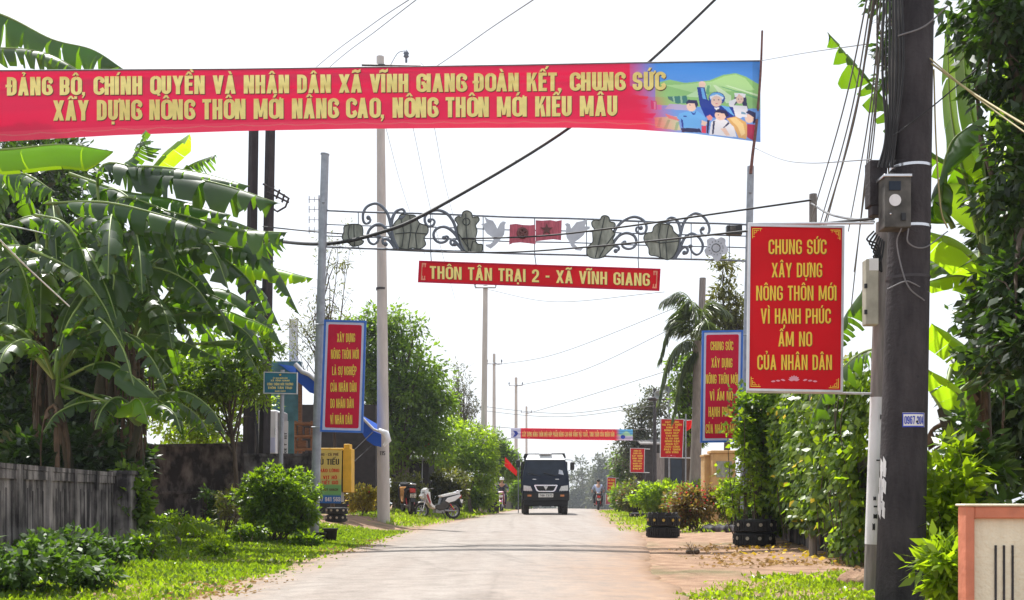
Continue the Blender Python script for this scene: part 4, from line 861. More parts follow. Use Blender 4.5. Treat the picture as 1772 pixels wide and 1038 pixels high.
# ---------------------------------------------------------------- poles
def rod():
    mb = MB(); mb.tube(cr([P(1299, 300, 18.48), P(1303, 262, 18.48), P(1309, 215, 18.47), P(1316, 130, 18.47), P(1319, 53, 18.47)], 12), [.03 - .001 * i for i in range(13)], 8)
    tag(mb.build('banner_rod', 'rust_rod', loc=tuple(P(1299, 300, 18.48))), 'thin rust red rod tied on top of the right gate post holding the banner end', 'rod')
rod()
def big_pole():
    d = 7.5; b = Vector((X(1556, d), d, -.1)); tp = P(1588, -190, d)
    t = thing('utility_pole', 'thick dark round utility pole standing nearest on the right', 'utility pole', tuple(b))
    mb = MB(); pts = [b.lerp(tp, i / 24) for i in range(25)]; mb.tube(pts, [.172 - .05 * i / 24 for i in range(25)], 28); mb.build('pole', 'dark_pole', t)
    def on(y, off=0): k = (1055 - y) / 1245; return b.lerp(tp, k), .172 - .05 * k
    for y in (283, 385, 470):
        c, r = on(y); mb = MB(); mb.lathe([(r + .004, -.01), (r + .004, .01)], c, 28); mb.build('steel_band', 'steel_bright' if y < 400 else 'black_steel', t)
    mb = MB()
    for y, x in ((600, -.06), (590, -.06), (640, .03), (715, .03), (828, .02), (925, .01), (780, -.03), (900, .03)):
        c, r = on(y); yy = -math.sqrt(r * r - x * x); mb.lathe([(0, -.004), (.009, -.004)], (c.x + x, c.y + yy - .002, c.z), 10, axis='Y')
    mb.build('bolt_hole', 'black_paint', t)
    # square duct strapped to its left side
    c0, r0 = on(400); c1, r1 = on(-150)
    mb = MB(); mb.tube([c0 + Vector((-.15, -.05, .55)), c1 + Vector((-.13, -.05, 0))], .032, 4, smooth=False); mb.build('cable_duct', 'meter_box', t)
    # painted phone number sticker
    c, r = on(712); mb = MB(); w, h2 = .165, .042
    for i in range(12):
        a0 = rad(-74 + 60 * i / 12 + 4); a1 = rad(-74 + 60 * (i + 1) / 12 + 4); rr = r + .003
        p = lambda a, z: (c.x + rr * math.sin(a + rad(45)), c.y - rr * math.cos(a + rad(45)), c.z + z)
        mb.quad(p(a0, -.05), p(a1, -.05), p(a1, .052), p(a0, .052), 0)
    o = mb.build('phone_sticker', 'white_paint', t)
    def fn(x, y, l): a = rad(-25 + x * 58 / 100); rr = r + .005 + l; return Vector((c.x + rr * math.sin(a), c.y - rr * math.cos(a), c.z + .05 - y * .1 / 100))
    mb = MB(); lettering(mb, '0967 204', fn, 50, 22, 80, 84, 0, .001, stroke=(.17, .16)); lettering(mb, '', fn, 0, 0, 1) if False else None
    for (x0, y0, x1, y1) in ((0, 0, 100, 9), (0, 91, 100, 100), (0, 9, 4, 91), (96, 9, 100, 91)):
        for i in range(6): mb.add([fn(x0 + (x1 - x0) * (i + a) / 6, y, 0) for a, y in ((0, y1), (1, y1), (1, y0), (0, y0))], [(0, 1, 2, 3)])
    mb.build('phone_number', 'sticker_blue', o)
    # whitewash streak low on its left flank
    c, r = on(830); mb = MB(); rg = random.Random(4)
    for i in range(26):
        a = rad(-88 + rg.uniform(0, 22)); z = rg.uniform(-.18, .2); w_ = .012 + .01 * rg.random(); hh = .02 + .05 * rg.random(); c_, r_ = c + (tp - b).normalized() * z, r + .0035 + .0003 * i
        mb.add([(c_.x + r_ * math.sin(a + q * w_ / r_), c_.y - r_ * math.cos(a + q * w_ / r_), c_.z + s * hh) for q, s in ((-1, -.6), (.7, -1), (1, .4), (-.5, 1))], [(0, 1, 2, 3)])
    mb.build('whitewash_streak', 'pole_whitewash', t)
    # electric meter box
    m = thing('meter_box', 'weathered grey electric meter box with a small window strapped to the dark pole', 'meter box', tuple(P(1556, 395, 7.26)))
    def bx(x0, y0, x1, y1, d0, d1, nm, mt, par, bev=.006):
        a, e = P(x0, y0, d0), P(x1, y1, d0); mb = MB(); mb.box(((a.x + e.x) / 2, (d0 + d1) / 2, (a.z + e.z) / 2), (abs(e.x - a.x), d1 - d0, abs(a.z - e.z)), bev=bev); return mb.build(nm, mt, par)
    body = bx(1532, 304, 1577, 393, 7.24, 7.38, 'case', 'meter_box', m)
    bx(1530, 300, 1579, 305, 7.225, 7.39, 'lid', 'steel_bright', m, .003)
    bx(1539, 313, 1559, 329, 7.232, 7.2395, 'window', 'glass_dark', m, .001)
    mb = MB(); mb.lathe([(0, -.001), (.042, -.001)], P(1549, 346, 7.236), 18, axis='Y'); mb.build('label_disc', 'pole_whitewash', m)
    bx(1560, 368, 1568, 381, 7.23, 7.2395, 'latch', 'black_paint', m, .001); mb = MB(); mb.ball(P(1541, 370, 7.237), .008); mb.build('screw', 'steel_bright', m)
    # junction box behind it, on the left
    m = thing('junction_box', 'rusty dark junction box beside the meter box with cables running into it', 'junction box', tuple(P(1525, 380, 7.42)))
    bx(1506, 276, 1536, 355, 7.40, 7.52, 'case', 'dark_pole', m); bx(1509, 350, 1530, 372, 7.41, 7.5, 'cable_gland', 'black_steel', m)
    return on
ON = big_pole()
def slim_pole():
    d = 8.5; b = Vector((X(1508, d), d, -.1)); tp = P(1528, 385, d)
    t = thing('sign_pole', 'slim pole with a whitewashed middle close beside the thick dark pole', 'pole', tuple(b))
    k = lambda y: b.lerp(tp, (1058 - y) / 673)
    mb = MB(); mb.tube([b, k(946)], .066, 16); mb.build('base', 'wood_grey', t)
    mb = MB(); mb.tube([k(946), k(690)], [.068, .060], 16); o = mb.build('whitewashed_band', 'pole_whitewash', t)
    mb = MB(); rg = random.Random(3)
    for (y, x0, w_, h_) in ((800, -.02, .05, .006), (866, -.035, .022, .016), (897, -.03, .03, .02), (915, -.035, .02, .03), (880, -.03, .028, .008), (725, .0, .03, .02)):
        c = k(y); rr = .0705
        mb.add([(c.x + rr * math.sin((x0 + w_ * a) / rr), c.y - rr * math.cos((x0 + w_ * a) / rr), c.z + h_ * s) for a, s in ((0, -1), (.5, -.8), (1, -1), (1, 1), (.5, .7), (0, 1))], [tuple(range(6))])
    mb.build('black_mark', 'black_paint', o)
    mb = MB(); mb.tube([k(690), tp], [.06, .055], 16); mb.build('upper_pole', 'wood_grey', t)
    m = thing('terminal_box', 'tall narrow cream terminal box fixed high on the slim pole', 'terminal box', tuple(P(1510, 565, 8.4)))
    mb = MB(); a, e = P(1498, 448, 8.35), P(1520, 562, 8.35); mb.box(((a.x + e.x) / 2, 8.39, (a.z + e.z) / 2), (e.x - a.x, .1, a.z - e.z), bev=.008); mb.build('case', mat('cream_box', (.42, .40, .32), .6, .2, 8), m)
    mb = MB()
    for y in (495, 540): mb.box(P(1499, y, 8.35) + Vector((-.006, -.005, 0)), (.02, .02, .035))
    mb.build('hinge', 'black_paint', m)
    mb = MB(); a, e = P(1504, 447, 8.34), P(1520, 468, 8.34); mb.box(((a.x + e.x) / 2, 8.338, (a.z + e.z) / 2), (e.x - a.x, .004, a.z - e.z)); mb.build('paper_label', 'white_paint', m)
    mb = MB()
    for i in range(7):
        q = cr([P(1512 + 3 * i, 400 + 3 * i, 8.42), P(1500 + i * 4, 415 + 6 * i, 8.36), P(1520 - 2 * i, 425 + 5 * i, 8.36), P(1526, 470, 8.4)], 10); mb.tube(q, .008, 5)
    tag(mb.build('cable_bundle', 'cable_black', loc=tuple(P(1515, 430, 8.4))), 'tangle of black cables knotted round the top of the slim pole', 'cable')
slim_pole()
def tele_pole(name, label, px, pyt, d, r0, r1, mt, arms=(), group=None, pxb=None, ins=True, zb=None):
    xb = X(pxb or px, d); z = gh(xb, d) - .1 if zb is None else zb; b = Vector((xb, d, z)); tp = P(px, pyt, d)
    t = thing(name, label, 'utility pole', tuple(b), group)
    mb = MB(); mb.tube([b, tp], [r0, r1], 14); mb.build('pole', mt, t)
    for (py, x0, x1, hook) in arms:
        mb = MB(); a, e = P(x0, py, d - r1 - .04), P(x1, py + (2 if hook == 2 else 0), d - r1 - .04); mb.tube([a, e], .05 if d > 40 else .035, 4, smooth=False); o = mb.build('cross_arm', 'black_steel' if hook == 2 else 'grey_steel', t)
        if ins:
            for x in ((x0, x1) if hook != 2 else (x0 + 2, x0 + 12, x1 - 12, x1 - 26, x1 - 2)):
                mb = MB(); c = P(x, py, d - r1 - .04); mb.lathe([(.02, 0), (.03, .1), (.06, .14), (.05, .17), (.065, .20), (.05, .24), (.03, .30), (0, .31)], c, 10); mb.build('insulator', 'iron', o)
    return t
tp_ = tele_pole('utility_pole', 'pale tapering concrete utility pole by the shop with a crossarm rising behind the banner', 658, 98, 27.7, .172, .10, 'concrete_pole', [(112, 626, 728, 2)], pxb=664, ins=False)
mb = MB(); c = P(663, 786, 27.7)
f_ = lambda x, y, l: Vector((c.x + .16 * math.sin((x - 663) / 10.5), 27.7 - .166 * math.cos((x - 663) / 10.5), CH + (HY - y) / F * 27.7))
lettering(mb, '115', f_, 663, 781, 788, 10, stroke=(.15, .14)); mb.build('painted_number', 'black_paint', tp_)
mb = MB(); cc = P(660, 500, 27.7); mb.lathe([(.146, -.03), (.146, .03)], cc, 16); mb.build('steel_band', 'black_steel', tp_)
mb = MB(); q = P(703, 108, 27.5); mb.tube([q, q + Vector((0, 0, .12))], .03, 8); mb.lathe([(.03, .12), (.08, .16), (.05, .2), (.08, .24), (.05, .28), (.02, .33)], q, 10); mb.tube(cr([q + Vector((0, 0, .3)), P(700, 88, 27.5), P(688, 92, 27.5), P(676, 112, 27.5)], 10), .01, 5); mb.build('surge_arrester', 'iron', tp_)
def twin_pole():
    d = 22.5; t = thing('lattice_pole', 'tall dark twin concrete pole with holes between its legs behind the banana leaves', 'utility pole', (X(440, d), d, gh(X(440, d), d)))
    for (xb, xt, nm) in ((428, 440, 'leg'), (455, 469, 'leg')):
        mb = MB(); mb.tube([(X(xb, d), d, gh(X(xb, d), d) - .1), P(xt, 160, d)], [.13, .105], 4, smooth=False); mb.build(nm, 'dark_pole', t)
    for y in (640, 595, 552, 508, 462, 420): 
        mb = MB(); a, e = P(428 + (1000 - y) * .016 - 2, y, d), P(456 + (1000 - y) * .017 - 6, y, d); mb.box((a + e) / 2, ((e - a).length, .12, .22)); mb.build('web', 'dark_pole', t)
    mb = MB()
    for pts in ([(455, 318), (478, 330), (498, 342)], [(462, 332), (500, 350)], [(474, 322), (468, 336)], [(484, 328), (478, 344)], [(492, 336), (488, 350)], [(500, 342), (494, 358), (480, 366), (474, 362)]): mb.tube([P(x, y, d - .2) for x, y in pts], .022, 5)
    mb.build('bracket', 'black_steel', t)
twin_pole()
G_ = 'utility poles receding down the left side'
tele_pole('utility_pole', 'pale utility pole straight above the truck cab, nearest of the receding row', 840, 494, 48, .16, .11, 'concrete_pole', [(497, 822, 858, 1)], pxb=836)
tele_pole('utility_pole', 'thin utility pole with a crossarm just right of the pale pole above the truck', 855, 612, 75, .16, .10, 'concrete_pole', [(629, 843, 868, 1)])
tele_pole('utility_pole', 'distant utility pole with a crossarm above the left end of the far banner', 893, 653, 92, .17, .12, 'concrete_pole', [(667, 881, 904, 1)])
tele_pole('utility_pole', 'farthest thin utility pole rising behind the far red banner', 911, 703, 128, .16, .12, 'concrete_pole', [(714, 902, 920, 1)])
tele_pole('utility_pole', 'weathered wooden pole behind the half hidden blue framed board', 1216, 481, 32, .14, .10, 'wood_grey', [], pxb=1203)
tele_pole('utility_pole', 'short dark pole top showing above the large red slogan board', 1407, 336, 13.5, .055, .05, 'wood_grey', [])
tele_pole('lamp_post', 'thin dark post on the right verge carrying a street lamp arm', 1133, 672, 44, .10, .06, 'black_steel', [])
def lamp_arm():
    d = 44; t = thing('street_lamp', 'flat dark street lamp on a long horizontal arm over the right verge', 'street lamp', tuple(P(1133, 691, d)))
    mb = MB(); mb.tube([P(1130, 691, d), P(1186, 691, d)], .045, 6); mb.build('arm', 'black_steel', t)
    mb = MB(); mb.ball(P(1131, 690, d), (.28, .14, .09)); mb.build('lamp_head', 'black_steel', t)
lamp_arm()
def speakers():
    d = 37; t = thing('loudspeaker', 'grey horn loudspeaker cluster on a thin pole below the palm fronds', 'loudspeaker', tuple(P(1158, 700, d)))
    mb = MB(); mb.tube([(X(1158, d), d, gh(X(1158, d), d)), P(1158, 655, d)], .03, 8); mb.build('pole', 'grey_steel', t)
    for x, y, s in ((1157, 672, 1), (1140, 683, -1)):
        c = P(x, y, d); mb = MB(); mb.lathe([(.02, .3), (.05, .28), (.07, .12), (.13, .02), (.17, -.02), (.15, -.02), (.06, .1), (0, .12)], c, 16, axis='Y'); mb.build('horn', 'dove_white', t)
speakers()

# ---------------------------------------------------------------- overhead cables
def cable(label, pts, r, mt='cable_black', n=24, group=None, name='cable'):
    mb = MB(); mb.tube(cr([P(*p) for p in pts], n), r, 5); tag(mb.build(name, mt, loc=tuple(P(*pts[0]))), label, 'cable', group)
cable('thick twisted black cable slanting from the top right down across the iron arch', [(1262, -25, 20.5), (1125, 105, 19.8), (975, 228, 18.8), (755, 360, 17.6), (660, 402, 17.7), (560, 422, 18.5), (455, 415, 22.3)], .033, n=50)
cable('black cable running level across the arch flowers to the twin dark pole', [(455, 392, 22.3), (560, 402, 20.2), (720, 412, 19), (905, 410, 17), (1050, 396, 15.5), (1250, 368, 14), (1404, 346, 13.4)], .014, n=40)
cable('black cable sagging along the bottom of the iron arch', [(455, 412, 22.3), (600, 428, 20.5), (830, 437, 17), (1020, 427, 15), (1290, 400, 11.5), (1512, 378, 8.6)], .013, n=40)
cable('grey cable from the slim pole dipping behind the large red board', [(1404, 352, 13.4), (1440, 372, 11), (1512, 384, 8.6)], .012, 'cable_grey')
GW = 'pale wires running to the pale pole crossarm'
for (a, b) in (((734, -14, 13), (636, 108, 27.6)), ((746, -14, 13), (648, 108, 27.6))): pass
cable('upper of two parallel wires reaching the top edge left of centre', [(722, -10, 15), (640, 45, 20), (545, 118, 27), (440, 215, 40)], .008, 'cable_grey', group='twin wires at top left of centre')
cable('lower of two parallel wires reaching the top edge left of centre', [(735, -12, 15), (655, 50, 20), (566, 120, 27), (470, 215, 40)], .008, 'cable_grey', group='twin wires at top left of centre')
cable('wire slanting down to the banner right of the pale pole', [(940, -12, 14), (850, 48, 19), (748, 118, 26), (728, 108, 27.5)], .009, 'cable_grey')
for i, (a, b) in enumerate((((668, 222), (735, 440)), ((715, 222), (788, 520)), ((752, 222), (800, 430)))):
    cable(('leftmost', 'middle', 'rightmost')[i] + ' of three hair thin wires falling behind the iron arch from the banner', [(a[0], a[1], 28), ((a[0] + b[0]) / 2 - 4, (a[1] + b[1]) / 2, 36), (b[0], b[1], 47)], .007, 'cable_grey', group='hair thin wires behind the arch')
for i, (p, q, r, lab) in enumerate((((840, 500), (960, 522), (1150, 505), 'faint wire crossing the sky level below the name board'), ((855, 632), (970, 610), (1200, 520), 'faint wire rising to the right toward the palm'), ((893, 668), (1010, 640), (1180, 560), 'faint wire rising from the pole above the far banner'),
                         ((735, 690), (960, 715), (1130, 694), 'dark double sagging wire between the left trees and the lamp arm'), ((735, 697), (950, 721), (1133, 702), 'lower dark wire sagging just under the double wire'), ((911, 716), (1000, 690), (1160, 640), 'faint wire rising from the farthest pole to the loudspeaker'))):
    cable(lab, [(*p, 50), (*q, 46), (*r, 40)], .012, 'cable_grey')
WB = 'service wires fanning down beside the dark pole'
for i, (x0, x1, y1) in enumerate(((1506, 1400, 392), (1512, 1418, 392), (1516, 1425, 392), (1520, 1428, 395), (1527, 1468, 400), (1532, 1478, 470), (1538, 1470, 560), (1518, 1500, 330))):
    cable(('pale service wire fanning down beside the dark pole, %s from the left' % ('first second third fourth fifth sixth seventh eighth'.split()[i])), [(x0, -30, 7.6), ((x0 + x1) / 2 + 6, 190 + 12 * (i % 3), 9), (x1, y1, 12.5)], .0065 if i != 2 else .009, 'cable_grey', group=WB)
cable('loose looping wire hanging from the junction box', [(1560, 395, 7.25), (1552, 420, 7.3), (1562, 470, 7.3), (1575, 500, 7.3), (1600, 520, 7.32)], .005, 'cable_grey')
cable('second loose wire looping out to the right of the meter box', [(1572, 395, 7.25), (1572, 420, 7.26), (1600, 428, 7.32), (1640, 400, 7.6)], .005, 'cable_grey')
cable('tie wire wrapped across the dark pole above the phone sticker', [(1536, 500, 7.35), (1565, 487, 7.33), (1580, 490, 7.33), (1606, 505, 7.4)], .005, 'cable_grey')
cable('upper pale yellow wire stretching right from the dark pole', [(1612, 110, 7.4), (1690, 165, 6.8), (1800, 232, 6)], .007, 'cable_yellow')
cable('lower pale yellow wire stretching right from the dark pole', [(1608, 100, 7.4), (1690, 168, 6.8), (1800, 248, 6)], .005, 'cable_yellow')
cable('black wire slanting across the dark pole up into the tree', [(1545, 235, 7.28), (1600, 195, 7.3), (1690, 120, 7.2)], .005, 'cable_black')
cable('white rope tied from the dark pole upward to the right', [(1554, 62, 7.3), (1600, 45, 7.3), (1640, 10, 7.2)], .006, 'cable_grey')
cable('yellow wires hanging straight down right of the dark pole', [(1616, 120, 7.5), (1620, 250, 7.5), (1628, 360, 7.5), (1640, 395, 7.5)], .006, 'cable_yellow')
cable('thin pale wire drooping from the banner rod toward the dark pole', [(1304, 255, 18.4), (1350, 275, 15), (1400, 282, 12), (1506, 276, 8)], .005, 'cable_grey')
cable('thin pale wire from the banner rod top to the right', [(1317, 105, 18.4), (1390, 92, 14), (1500, 76, 8)], .005, 'cable_grey')
cable('white cord slanting down through the banana leaves at the left edge', [(-20, 384, 12), (60, 400, 14), (170, 428, 17), (300, 442, 22)], .010, 'white_paint')
cable('white cord dropping diagonally past the left banana trunks', [(-10, 405, 11), (50, 465, 12), (120, 530, 13)], .009, 'white_paint')
for i in range(7):
    cable('black cable running down the left flank of the dark pole, %s of the bundle' % 'outermost second third fourth fifth sixth innermost'.split()[i], [(1530 + 5 * i, -30, 7.33), (1527 + 6 * i, 120, 7.32 - .01 * (i % 3)), (1533 + 3 * i, 230, 7.34), (1520 + 4 * i, 290, 7.36 - .02 * (i % 2))], .006 if i % 2 else .009, 'cable_black', group='cables down the flank of the dark pole')
def antenna():
    d = 26.; t = thing('antenna', 'thin rooftop television antenna behind the left gate post', 'antenna', tuple(P(552, 600, d)))
    mb = MB(); mb.tube([P(552, 640, d), P(552, 338, d)], .018, 6); mb.build('mast', 'grey_steel', t)
    for y in (345, 362, 380, 398):
        mb = MB(); mb.tube([P(534, y, d), P(556, y, d)], .010, 5); mb.tube([P(535, y - 6, d), P(535, y + 6, d)], .012, 4); mb.tube([P(544, y - 5, d), P(544, y + 5, d)], .008, 4); mb.build('dipole', 'grey_steel', t)
antenna()
# ---------------------------------------------------------------- vegetation materials
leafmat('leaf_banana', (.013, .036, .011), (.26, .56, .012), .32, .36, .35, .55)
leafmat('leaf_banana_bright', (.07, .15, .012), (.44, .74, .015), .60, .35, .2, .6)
leafmat('leaf_bush', (.045, .095, .012), (.36, .62, .012), .38, .36, .5, .55)
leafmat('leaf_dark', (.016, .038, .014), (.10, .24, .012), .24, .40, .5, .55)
leafmat('leaf_mid', (.052, .100, .018), (.28, .50, .02), .42, .45, .5, .45)
leafmat('leaf_olive', (.075, .085, .028), (.24, .28, .04), .34, .45, .45, .4)
leafmat('leaf_lime', (.10, .17, .012), (.44, .68, .015), .48, .36, .40, .5)
leafmat('leaf_yellow', (.20, .19, .03), (.60, .52, .05), .42, .4, .35, .4)
leafmat('leaf_red', (.10, .085, .03), (.36, .28, .06), .38, .4, .5, .4)
leafmat('leaf_grey', (.075, .085, .065), (.18, .22, .12), .3, .5, .4, .4)
leafmat('leaf_far', (.06, .075, .055), (.16, .20, .10), .3, .5, .4, .3)
leafmat('leaf_palm', (.050, .075, .035), (.14, .22, .05), .3, .35, .4, .6)
leafmat('grass_blade', (.10, .18, .015), (.44, .68, .02), .45, .45, .45, .35, dry=(.3, .24, .08))
leafmat('weed_dark', (.035, .075, .018), (.16, .34, .02), .32, .48, .45, .4)
leafmat('dead_leaf', (.36, .25, .14), (.4, .28, .12), .25, .7, .4, .2)
leafmat('petal_red', (.55, .03, .06), (.7, .1, .1), .35, .5, .35, .3)
leafmat('petal_pink', (.65, .03, .20), (.8, .1, .3), .35, .5, .3, .3)
leafmat('petal_yellow', (.75, .55, .03), (.8, .6, .05), .35, .5, .2, .3)
mat('midrib', (.20, .28, .07), .5, .2, 5)
streaked('mould_fence', (.36, .33, .32), (.026, .022, .024), 2.0, (5, 5, .40), .44, .64)
streaked('mould_groove_shade', (.14, .12, .13), (.012, .010, .012), 2.0, (5, 5, .40), .40, .66)
streaked('mould_wall', (.30, .28, .29), (.014, .012, .016), 1.6, (2.2, 2.2, 1.0), .46, .72)
streaked('brick_base', (.42, .24, .16), (.14, .07, .05), 3, (3, 3, 5), .35, .65)
streaked('cream_plaster', (.78, .73, .57), (.56, .51, .38), 1.4, (5, 5, .5), .3, .6)
streaked('ochre_stone', (.62, .40, .17), (.38, .23, .10), 1.8, (3, 3, 1), .3, .65)
mat('salmon_trim', (.56, .20, .12), .75, .22, 6, .3)
mat('slot_dark', (.035, .035, .04), .8, .3, 9)

# ---------------------------------------------------------------- banana plants
def bleaf(mb, pts, width, droop=55, tear=.3, rng=None, n=30, limp=0., m=0, stalk=.14, roll=0, mrib=1):
    """a banana leaf along the given midrib: two half blades torn into strips that hang from the rib"""
    rng = rng or random.Random(1); p = cr(pts, n); V = []
    for i in range(n + 1):
        t = (p[min(i + 1, n)] - p[max(i - 1, 0)]).normalized(); s = t.cross(Vector((0, 0, 1)))
        s = s.normalized() if s.length > .15 else (V[-1][1] if V else Vector((1, 0, 0)))
        if roll: s = Matrix.Rotation(rad(roll), 3, t) @ s
        V.append((t, s, s.cross(t)))
    L = sum((p[i + 1] - p[i]).length for i in range(n))
    def wid(i):
        u = i / n
        if u < stalk: return 0
        q = (u - stalk) / (1 - stalk); return width * .5 * min(1, (q / .14) ** .7) * min(1, ((1 - q) / .22 + .02) ** .8)
    k0 = int(math.ceil(stalk * n))
    for sg in (-1, 1):
        i = k0; ang = droop + rng.uniform(-8, 8)
        while i < n:
            st = rng.choice((1, 1, 2, 2, 3, 4)) if tear > .12 else rng.choice((5, 8, 12)); j = min(n, i + st)
            ang = ang * .5 + .5 * (droop + rng.uniform(-26, 26) * (tear + .25) * 1.8); lng = 1 + rng.uniform(-.32, .14) * (tear > .12)
            rows = []
            for q in range(i, j + 1):
                t, s, u = V[q]; w = wid(q) * lng; row = [p[q]]
                f = (q - i) / max(1, j - i); pin = (.5 - f) * tear * (L / n) * (j - i) * 1.1
                for e, da in ((.35, -34), (.7, 0), (1, 20)):
                    a = rad(min(108, ang + da + limp * e)); dirv = s * sg * math.cos(a) - u * math.sin(a) if abs(u.z) > .3 else s * sg * math.cos(a) - Vector((0, 0, 1)) * math.sin(a)
                    row.append(row[-1] + dirv * w * (.35 if e < .9 else .3) + t * (pin * (.09 + .34 * e) + .10 * w * e))
                rows.append(row)
            vs = [v for r in rows for v in r]; fs = []
            for a in range(len(rows) - 1):
                for b in range(3): fs.append((a * 4 + b, a * 4 + b + 1, a * 4 + 5 + b, a * 4 + 4 + b))
            mb.add(vs, fs, m, True); i = j
    mb.tube(p, [max(.004, .026 * (1 - .85 * i / n)) for i in range(n + 1)], 5, mrib)
def banana(label, x, y, h, leaves, seed, nrand=6, rl=2.2, lm='leaf_banana', w=.56, dry=4, azr=(0, 360), r0=.10):
    if x < 0: nrand += 3; r0 *= .75 + .4 * random.Random(seed).random()
    rng = random.Random(seed); z = gh(x, y); t = thing('banana_plant', label, 'banana plant', (x, y, z), 'banana plants')
    top = Vector((x + rng.uniform(-.4, .4), y + rng.uniform(-.2, .2), z + h)); mb = MB()
    st = cr([(x, y, z - .1), (x + (top.x - x) * .4, y, z + h * .5), top], 10); mb.tube(st, [r0 * (1 - .45 * i / 10) for i in range(11)], 12); mb.build('stem', 'stem_green', t)
    for pts, wd, dr, te, mt in leaves:
        mb = MB(); q = [top + Vector((0, 0, -.05))] + [P(*a) for a in pts] if pts[0] != 'free' else [P(*a) for a in pts[1:]]
        bleaf(mb, q, wd, dr, te, rng, stalk=.2 if pts[0] != 'free' else .05); mb.build('leaf', [mt or lm, 'midrib'], t)
    for k in range(nrand):
        az = rad(azr[0] + (azr[1] - azr[0]) * (k + rng.uniform(-.3, .3)) / nrand); L = rl * rng.uniform(.8, 1.1); e0 = rng.uniform(.5, 1.1)
        dx, dy = math.cos(az), math.sin(az); hgt = L * .45 * e0
        q = [top, top + Vector((dx * L * .28, dy * L * .28, hgt * .85)), top + Vector((dx * L * .62, dy * L * .62, hgt)), top + Vector((dx * L * .95, dy * L * .95, hgt * .45)), top + Vector((dx * L * 1.12, dy * L * 1.12, -L * .12))]
        mb = MB(); bleaf(mb, q, w * rng.uniform(.8, 1.1), rng.uniform(35, 70), rng.choice((.3, .5, .6)), rng, n=36, stalk=.14); mb.build('leaf', [lm, 'midrib'], t)
    if dry:
        mb = MB()
        for k in range(dry):
            az = rng.uniform(0, 6.28); dx, dy = math.cos(az), math.sin(az); a = top + Vector((0, 0, -rng.uniform(.1, .8)))
            bleaf(mb, [a, a + Vector((dx * .12, dy * .12, -.12)), a + Vector((dx * .2, dy * .2, -.6)), a + Vector((dx * .17, dy * .17, -1.3))], .24, 85, .6, rng, n=16, mrib=0)
        mb.build('dead_leaves', 'dry_leaf', t)
    return t
